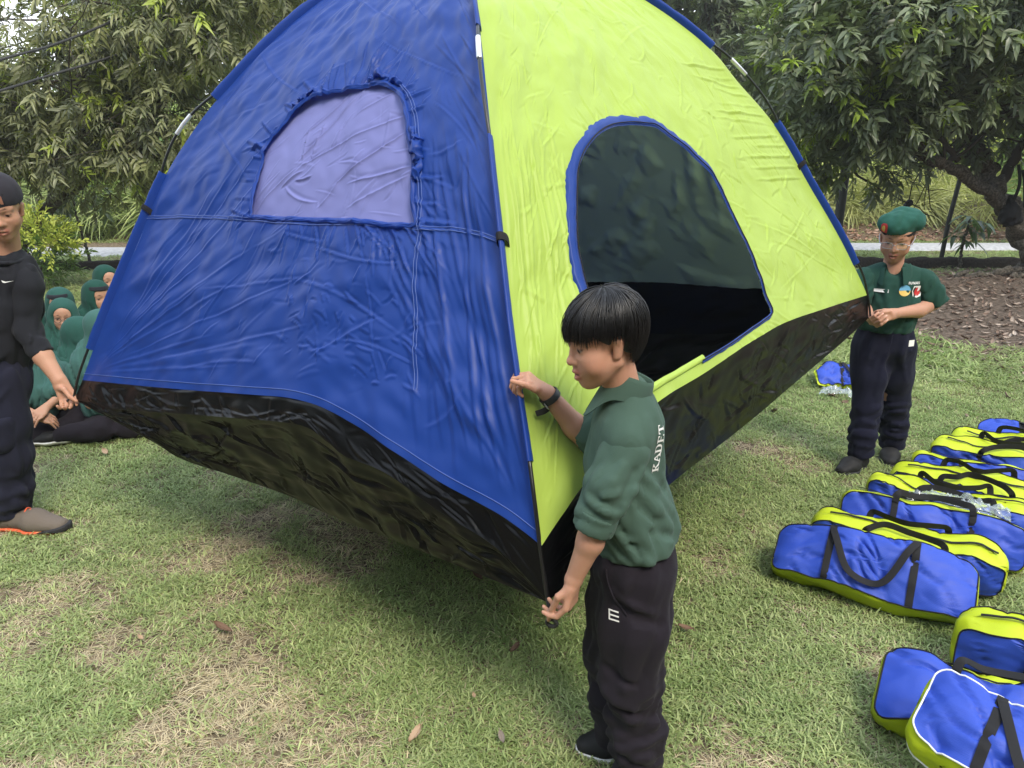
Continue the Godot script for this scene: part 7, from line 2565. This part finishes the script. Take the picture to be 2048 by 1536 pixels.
	pk.bone(Vector3(-2.245, 0.545, -3.125), Vector3(-2.262, 0.455, -3.125), 0.050, 0.052, lt, 1.15)
	pk.clips.append([Vector3(0, 0.575, 0), Vector3.UP])
	pk.clips.append([Vector3(0, 0.40, 0), Vector3.DOWN])
	pk.wrinkle(noise(83, 12.0, 2), 0.004)
	part("thigh_pocket", pk.mesh(0.008, o), mats["trousers_cargo"], trousers)
	# trail shoes
	for q in [[Vector3(-2.375, 0.0, -3.19), Vector3(-2.095, 0.0, -3.155), Vector3(-2.335, 0.11, -3.19)], [Vector3(-2.56, 0.0, -3.38), Vector3(-2.40, 0.0, -3.22), Vector3(-2.52, 0.11, -3.35)]]:
		shoe(man, q[0], q[1], 0.058, mats["shoe_grey"], mats["shoe_orange"], q[2], o)
		var last := man.get_child(man.get_child_count() - 1)
		var toe: Vector3 = q[1]
		var d: Vector3 = (q[1] - q[0]).normalized()
		var side := d.cross(Vector3.UP).normalized()
		var rand := Field.new()
		rand.blend = 0.02
		rand.bone(toe - d * 0.09 + Vector3(0, 0.026, 0), toe + Vector3(0, 0.024, 0), 0.056, 0.043, side, 1.26)
		rand.clips.append([Vector3(0, 0.012, 0), Vector3.DOWN])
		rand.clips.append([toe + Vector3(0, 0.034, 0), (Vector3.UP - d * 0.25).normalized()])
		part("rubber_toe", rand.mesh(0.007, o), mats["shoe_rubber"], last)
		for k in 6:
			var lc := Shape.new()
			var c := toe - d * (0.075 + k * 0.016) + Vector3(0, 0.066 + k * 0.0065, 0)
			lc.tube(catmull([c + side * 0.026 - Vector3(0, 0.008, 0), c + Vector3(0, 0.010, 0), c - side * 0.026 - Vector3(0, 0.008, 0)], 9), 0.0035, 5)
			part("lace", lc.mesh(false, o), mats["shoe_orange"], last)
	# metal pole tip in his fingers
	var tip := thing("pole_tip", "small bright metal pole tip between the man's fingers", "pole fitting", Vector3(-1.925, 0.632, -3.085))
	var ts := Shape.new()
	ts.tube(PackedVector3Array([Vector3(-0.016, -0.004, 0), Vector3(0.0, 0, 0), Vector3(0.016, 0.002, 0)]), 0.0065, 8)
	part("ferrule", ts.mesh(), mats["steel"], tip)
	var tr := Shape.new()
	tr.tube(PackedVector3Array([Vector3(0.0, 0, 0), Vector3(0.010, 0.03, 0), Vector3(0.034, 0.045, -0.012)]), 0.0055, 8)
	part("hook", tr.mesh(), mats["rubber_strap"], tip)

# ---------------------------------------------------------------- the girls seated on the grass
func seated_girl(label: String, head_at: Vector3, face: Vector3, up: Vector3, ground: Vector3, m: Material, s: float, opts := {}) -> void:
	var o := Vector3(ground.x, 0, ground.z)
	var girl := thing("person", label, "person", o, "girls in green headscarves seated on the grass")
	var h := Frame3.new(head_at, face, up, s)
	var skin := Color(0.45, 0.25, 0.17)
	var neck := h.p(-0.02, -0.13, 0)
	var chest := neck.lerp(ground + Vector3(0, 0.1, 0), 0.3)
	var fw := Vector3(face.x, 0, face.z).normalized()
	if opts.has("body"):
		fw = (opts.body as Vector3).normalized()
	var lt := Vector3.UP.cross(fw).normalized()
	var hip := ground + Vector3(0, 0.11, 0)
	var sh := Shape.new()
	var head := Field.new()
	add_head(head, h, neck, 0.045, skin, 0.5, 0.1, 0.6)
	head.shape(0.0062, sh)
	var body := Field.new()
	body.base_color = skin
	body.blend = 0.05
	body.chain([neck, chest, hip], [0.05, 0.085, 0.10], lt, 1.3)
	var hand_at: Array = opts.get("hands", [hip + fw * 0.20 + lt * 0.05 + Vector3(0, 0.03, 0), hip + fw * 0.20 - lt * 0.05 + Vector3(0, 0.03, 0)])
	for k in 2:
		var q := 1.0 if k == 0 else -1.0
		var shl := neck + lt * 0.125 * q * s - Vector3(0, 0.05, 0)
		var elb: Vector3 = shl.lerp(hand_at[k], 0.5) + lt * 0.06 * q - Vector3(0, 0.06, 0)
		body.chain([shl, elb, hand_at[k]], [0.042, 0.036, 0.024])
	body.shape(0.02, sh)
	if opts.get("show_hands", false):
		for k in 2:
			var hf := Field.new()
			hf.base_color = skin
			hf.blend = 0.012
			var q := 1.0 if k == 0 else -1.0
			var dir: Vector3 = (fw * 0.5 - lt * 0.75 * q - Vector3(0, 0.35, 0)).normalized()
			var wr: Vector3 = hand_at[k]
			var nrm := (-Vector3.UP * 0.8 - fw * 0.5)
			var sd := dir.cross(nrm).normalized()
			var ts := 1.0 if sd.dot(fw + Vector3.UP) > 0.0 else -1.0
			var root := wr + dir * 0.03 + sd * ts * 0.03
			hf.bone(wr - dir * 0.06, wr, 0.025, 0.022)
			add_hand(hf, wr, dir, nrm, ts, 0.9, [[0.3, 0.4, 0.2], [0.35, 0.4, 0.3], [0.4, 0.45, 0.3], [0.5, 0.5, 0.3]], [root + dir * 0.015, root + dir * 0.045 + sd * ts * 0.004, root + dir * 0.068])
			hf.shape(0.005, sh)
	part("body", sh.mesh(false, o), mats["skin"], girl)
	# headscarf that falls over the shoulders
	var hj := Field.new()
	hj.blend = 0.06
	hj.ball(h.p(-0.012, 0.045, 0), 0.094 * s, h.f, 1.16)
	hj.ball(h.p(0.02, -0.03, 0), 0.083 * s)
	hj.bone(h.p(0.035, -0.10, 0), neck + fw * 0.045 - Vector3(0, 0.06, 0), 0.055 * s, 0.07)
	hj.bone(h.p(-0.01, -0.02, 0), neck - Vector3(0, 0.02, 0), 0.082 * s, 0.085)
	for q in [1.0, -1.0]:
		hj.bone(neck - Vector3(0, 0.0, 0), neck + lt * 0.125 * q * s - Vector3(0, 0.06, 0), 0.075, 0.066)
		hj.bone(neck + lt * 0.12 * q * s - Vector3(0, 0.07, 0), neck.lerp(hand_at[0 if q > 0 else 1], 0.62) + lt * 0.06 * q - Vector3(0, 0.02, 0), 0.068, 0.062)
	hj.chain([neck - Vector3(0, 0.06, 0), chest + fw * 0.04, chest.lerp(hip, 0.6) + fw * 0.06], [0.09, 0.12, 0.135], lt, 1.35)
	hj.chain([neck - fw * 0.02, chest - fw * 0.05, hip - fw * 0.04 + Vector3(0, 0.05, 0)], [0.085, 0.11, 0.12], lt, 1.3)
	# the face opening
	hj.bone(h.p(0.125, 0.026, 0), h.p(0.122, -0.055, 0), 0.074 * s, 0.064 * s, h.l, 1.12, 0.010, true)
	hj.clips.append([Vector3(0, maxf(0.06, ground.y + 0.06), 0), Vector3.DOWN])
	var side_n := lt
	for q in [1.0, -1.0]:
		hj.fold(h.p(0.07, -0.02, 0.085 * q), neck + fw * 0.10 - Vector3(0, 0.10, 0), 0.014, 0.007)
		hj.fold(h.p(0.03, 0.0, 0.095 * q), neck + lt * 0.09 * q + fw * 0.06 - Vector3(0, 0.12, 0), 0.014, 0.008)
		hj.fold(neck + lt * 0.10 * q + fw * 0.08 - Vector3(0, 0.08, 0), hip + lt * 0.14 * q + fw * 0.16 + Vector3(0, 0.03, 0), 0.022, 0.016)
		hj.fold(neck + lt * 0.16 * q - Vector3(0, 0.10, 0), hip + lt * 0.2 * q + fw * 0.06 + Vector3(0, 0.03, 0), 0.022, 0.015)
		hj.fold(neck + lt * 0.03 * q + fw * 0.12 - Vector3(0, 0.12, 0), hip + lt * 0.04 * q + fw * 0.20 + Vector3(0, 0.05, 0), 0.020, 0.014)
	hj.drape(int(head_at.x * 1000.0), 0.016, (fw * 0.4 - Vector3.UP).normalized(), 0.038, 0.22, chest - Vector3(0, 0.05, 0), 0.36)
	hj.wrinkle(noise(int(head_at.x * 1000.0), 6.0, 2), 0.005)
	part("headscarf", hj.mesh(0.009, o), m, girl)
	var rim_path := PackedVector3Array()
	for k in 41:
		var a := TAU * k / 40.0
		rim_path.append(h.p(0.068 - 0.022 * absf(sin(a)) - 0.028 * absf(cos(a)) * absf(cos(a)) + (0.012 if sin(a) < 0.0 else 0.0) * absf(sin(a)), -0.013 + 0.088 * sin(a), 0.068 * cos(a)))
	var edge_shape := Shape.new()
	edge_shape.tube(rim_path, 0.006 * s, 7, false)
	part("scarf_edge", edge_shape.mesh(false, o), m, girl)
	if opts.get("black_band", false):
		var bd := Field.new()
		bd.ball(h.p(-0.002, 0.050, 0), 0.089 * s, h.f, 1.16)
		bd.clips.append([h.p(0, 0.070, 0), -h.u])
		bd.clips.append([h.p(0, 0.10, 0), h.u])
		part("under_scarf", bd.mesh(0.006, o), mats["shirt_black"], girl)
	# folded legs
	var lg := Field.new()
	lg.blend = 0.04
	var knees: Array = opts.get("knees", [ground + fw * 0.20 + lt * 0.26 + Vector3(0, 0.09, 0), ground + fw * 0.20 - lt * 0.26 + Vector3(0, 0.09, 0)])
	var feet: Array = opts.get("feet", [ground + fw * 0.30 - lt * 0.08 + Vector3(0, 0.05, 0), ground + fw * 0.30 + lt * 0.08 + Vector3(0, 0.05, 0)])
	for k in 2:
		lg.chain([hip + lt * (0.07 if k == 0 else -0.07) - Vector3(0, 0.02, 0), knees[k], feet[k]], [0.095, 0.072, 0.052])
	lg.clips.append([Vector3(0, 0.012, 0), Vector3.DOWN])
	lg.wrinkle(noise(int(head_at.z * 1000.0), 8.0, 3), 0.014)
	part("trousers", lg.mesh(0.013, o), mats["trousers_black"], girl)
	for k in 2:
		var d: Vector3 = (feet[k] - knees[k])
		d.y = 0
		d = d.normalized()
		var f0: Vector3 = feet[k]
		f0.y = 0.02
		shoe(girl, f0 - d * 0.02, f0 + d * 0.16, 0.04, mats["shoe_black"], mats["shoe_white"], f0 + Vector3(0, 0.05, 0) - d * 0.02, o)
	if opts.get("glasses", false):
		var gs := Shape.new()
		for q in [1.0, -1.0]:
			var rim := PackedVector3Array()
			for k in 17:
				var a := TAU * k / 16.0
				rim.append(h.p(0.104 - 0.10 * absf(0.032 + cos(a) * 0.022 * q), 0.004 + sin(a) * 0.019, 0.032 * q + cos(a) * 0.022))
			gs.tube(rim, 0.0019, 5, false)
		gs.tube(PackedVector3Array([h.p(0.106, 0.007, -0.011), h.p(0.108, 0.009, 0), h.p(0.106, 0.007, 0.011)]), 0.0018, 5)
		part("spectacle_frame", gs.mesh(false, o), mats["rubber_strap"], girl)

func seated_girls() -> void:
	var up := Vector3(0, 1, 0)
	var g: Material = mats["hijab_green"]
	var teal: Material = mats["hijab_teal"]
	var deep: Material = mats["hijab_deep"]
	seated_girl("girl in a deep green headscarf looking right, close against the tent's left edge", Vector3(-3.085, 0.655, -5.55), Vector3(0.80, -0.08, 0.55), up, Vector3(-3.20, 0, -5.60), deep, 0.97, {"black_band": true})
	seated_girl("girl whose dark headscarf top shows behind the one looking right", Vector3(-3.24, 0.705, -6.0), Vector3(0.75, -0.05, 0.6), up, Vector3(-3.33, 0, -6.05), deep, 0.95)
	seated_girl("girl with glasses and a green headscarf facing the photographer", Vector3(-3.15, 0.585, -5.2), Vector3(0.42, -0.12, 0.88), Vector3(0.12, 1, 0.1), Vector3(-3.20, 0, -5.28), g, 0.95, {"glasses": true})
	seated_girl("girl with a black under-scarf just behind the girl with glasses", Vector3(-3.37, 0.60, -5.55), Vector3(0.30, -0.1, 0.9), up, Vector3(-3.42, 0, -5.62), g, 0.95, {"black_band": true})
	seated_girl("girl half hidden behind the man's sleeve, left of the girl with glasses", Vector3(-3.39, 0.545, -5.2), Vector3(0.6, -0.1, 0.75), up, Vector3(-3.46, 0, -5.24), g, 0.95)
	seated_girl("girl in a plain green headscarf turned away, in front of the girl with glasses", Vector3(-2.815, 0.535, -4.80), Vector3(0.93, -0.12, -0.12), up, Vector3(-2.90, 0, -4.80), g, 0.98, {"body": Vector3(0.8, 0, 0.4)})
	seated_girl("girl with clasped hands seated beside the man's trouser leg", Vector3(-2.955, 0.555, -4.46), Vector3(0.50, -0.10, 0.85), up, Vector3(-2.98, 0, -4.52), teal, 0.97, {"show_hands": true, "hands": [Vector3(-2.775, 0.235, -4.26), Vector3(-2.83, 0.20, -4.23)], "body": Vector3(0.6, 0, 0.8)})
	seated_girl("girl in a pale teal headscarf sitting sideways in front, legs folded on the grass", Vector3(-2.50, 0.64, -4.52), Vector3(0.85, -0.1, -0.35), Vector3(-0.1, 1, 0), Vector3(-2.52, 0, -4.50), teal, 0.98, {"body": Vector3(0.72, 0, 0.55), "knees": [Vector3(-2.36, 0.075, -4.36), Vector3(-2.50, 0.085, -4.28)], "feet": [Vector3(-2.20, 0.06, -4.38), Vector3(-2.70, 0.065, -4.24)]})
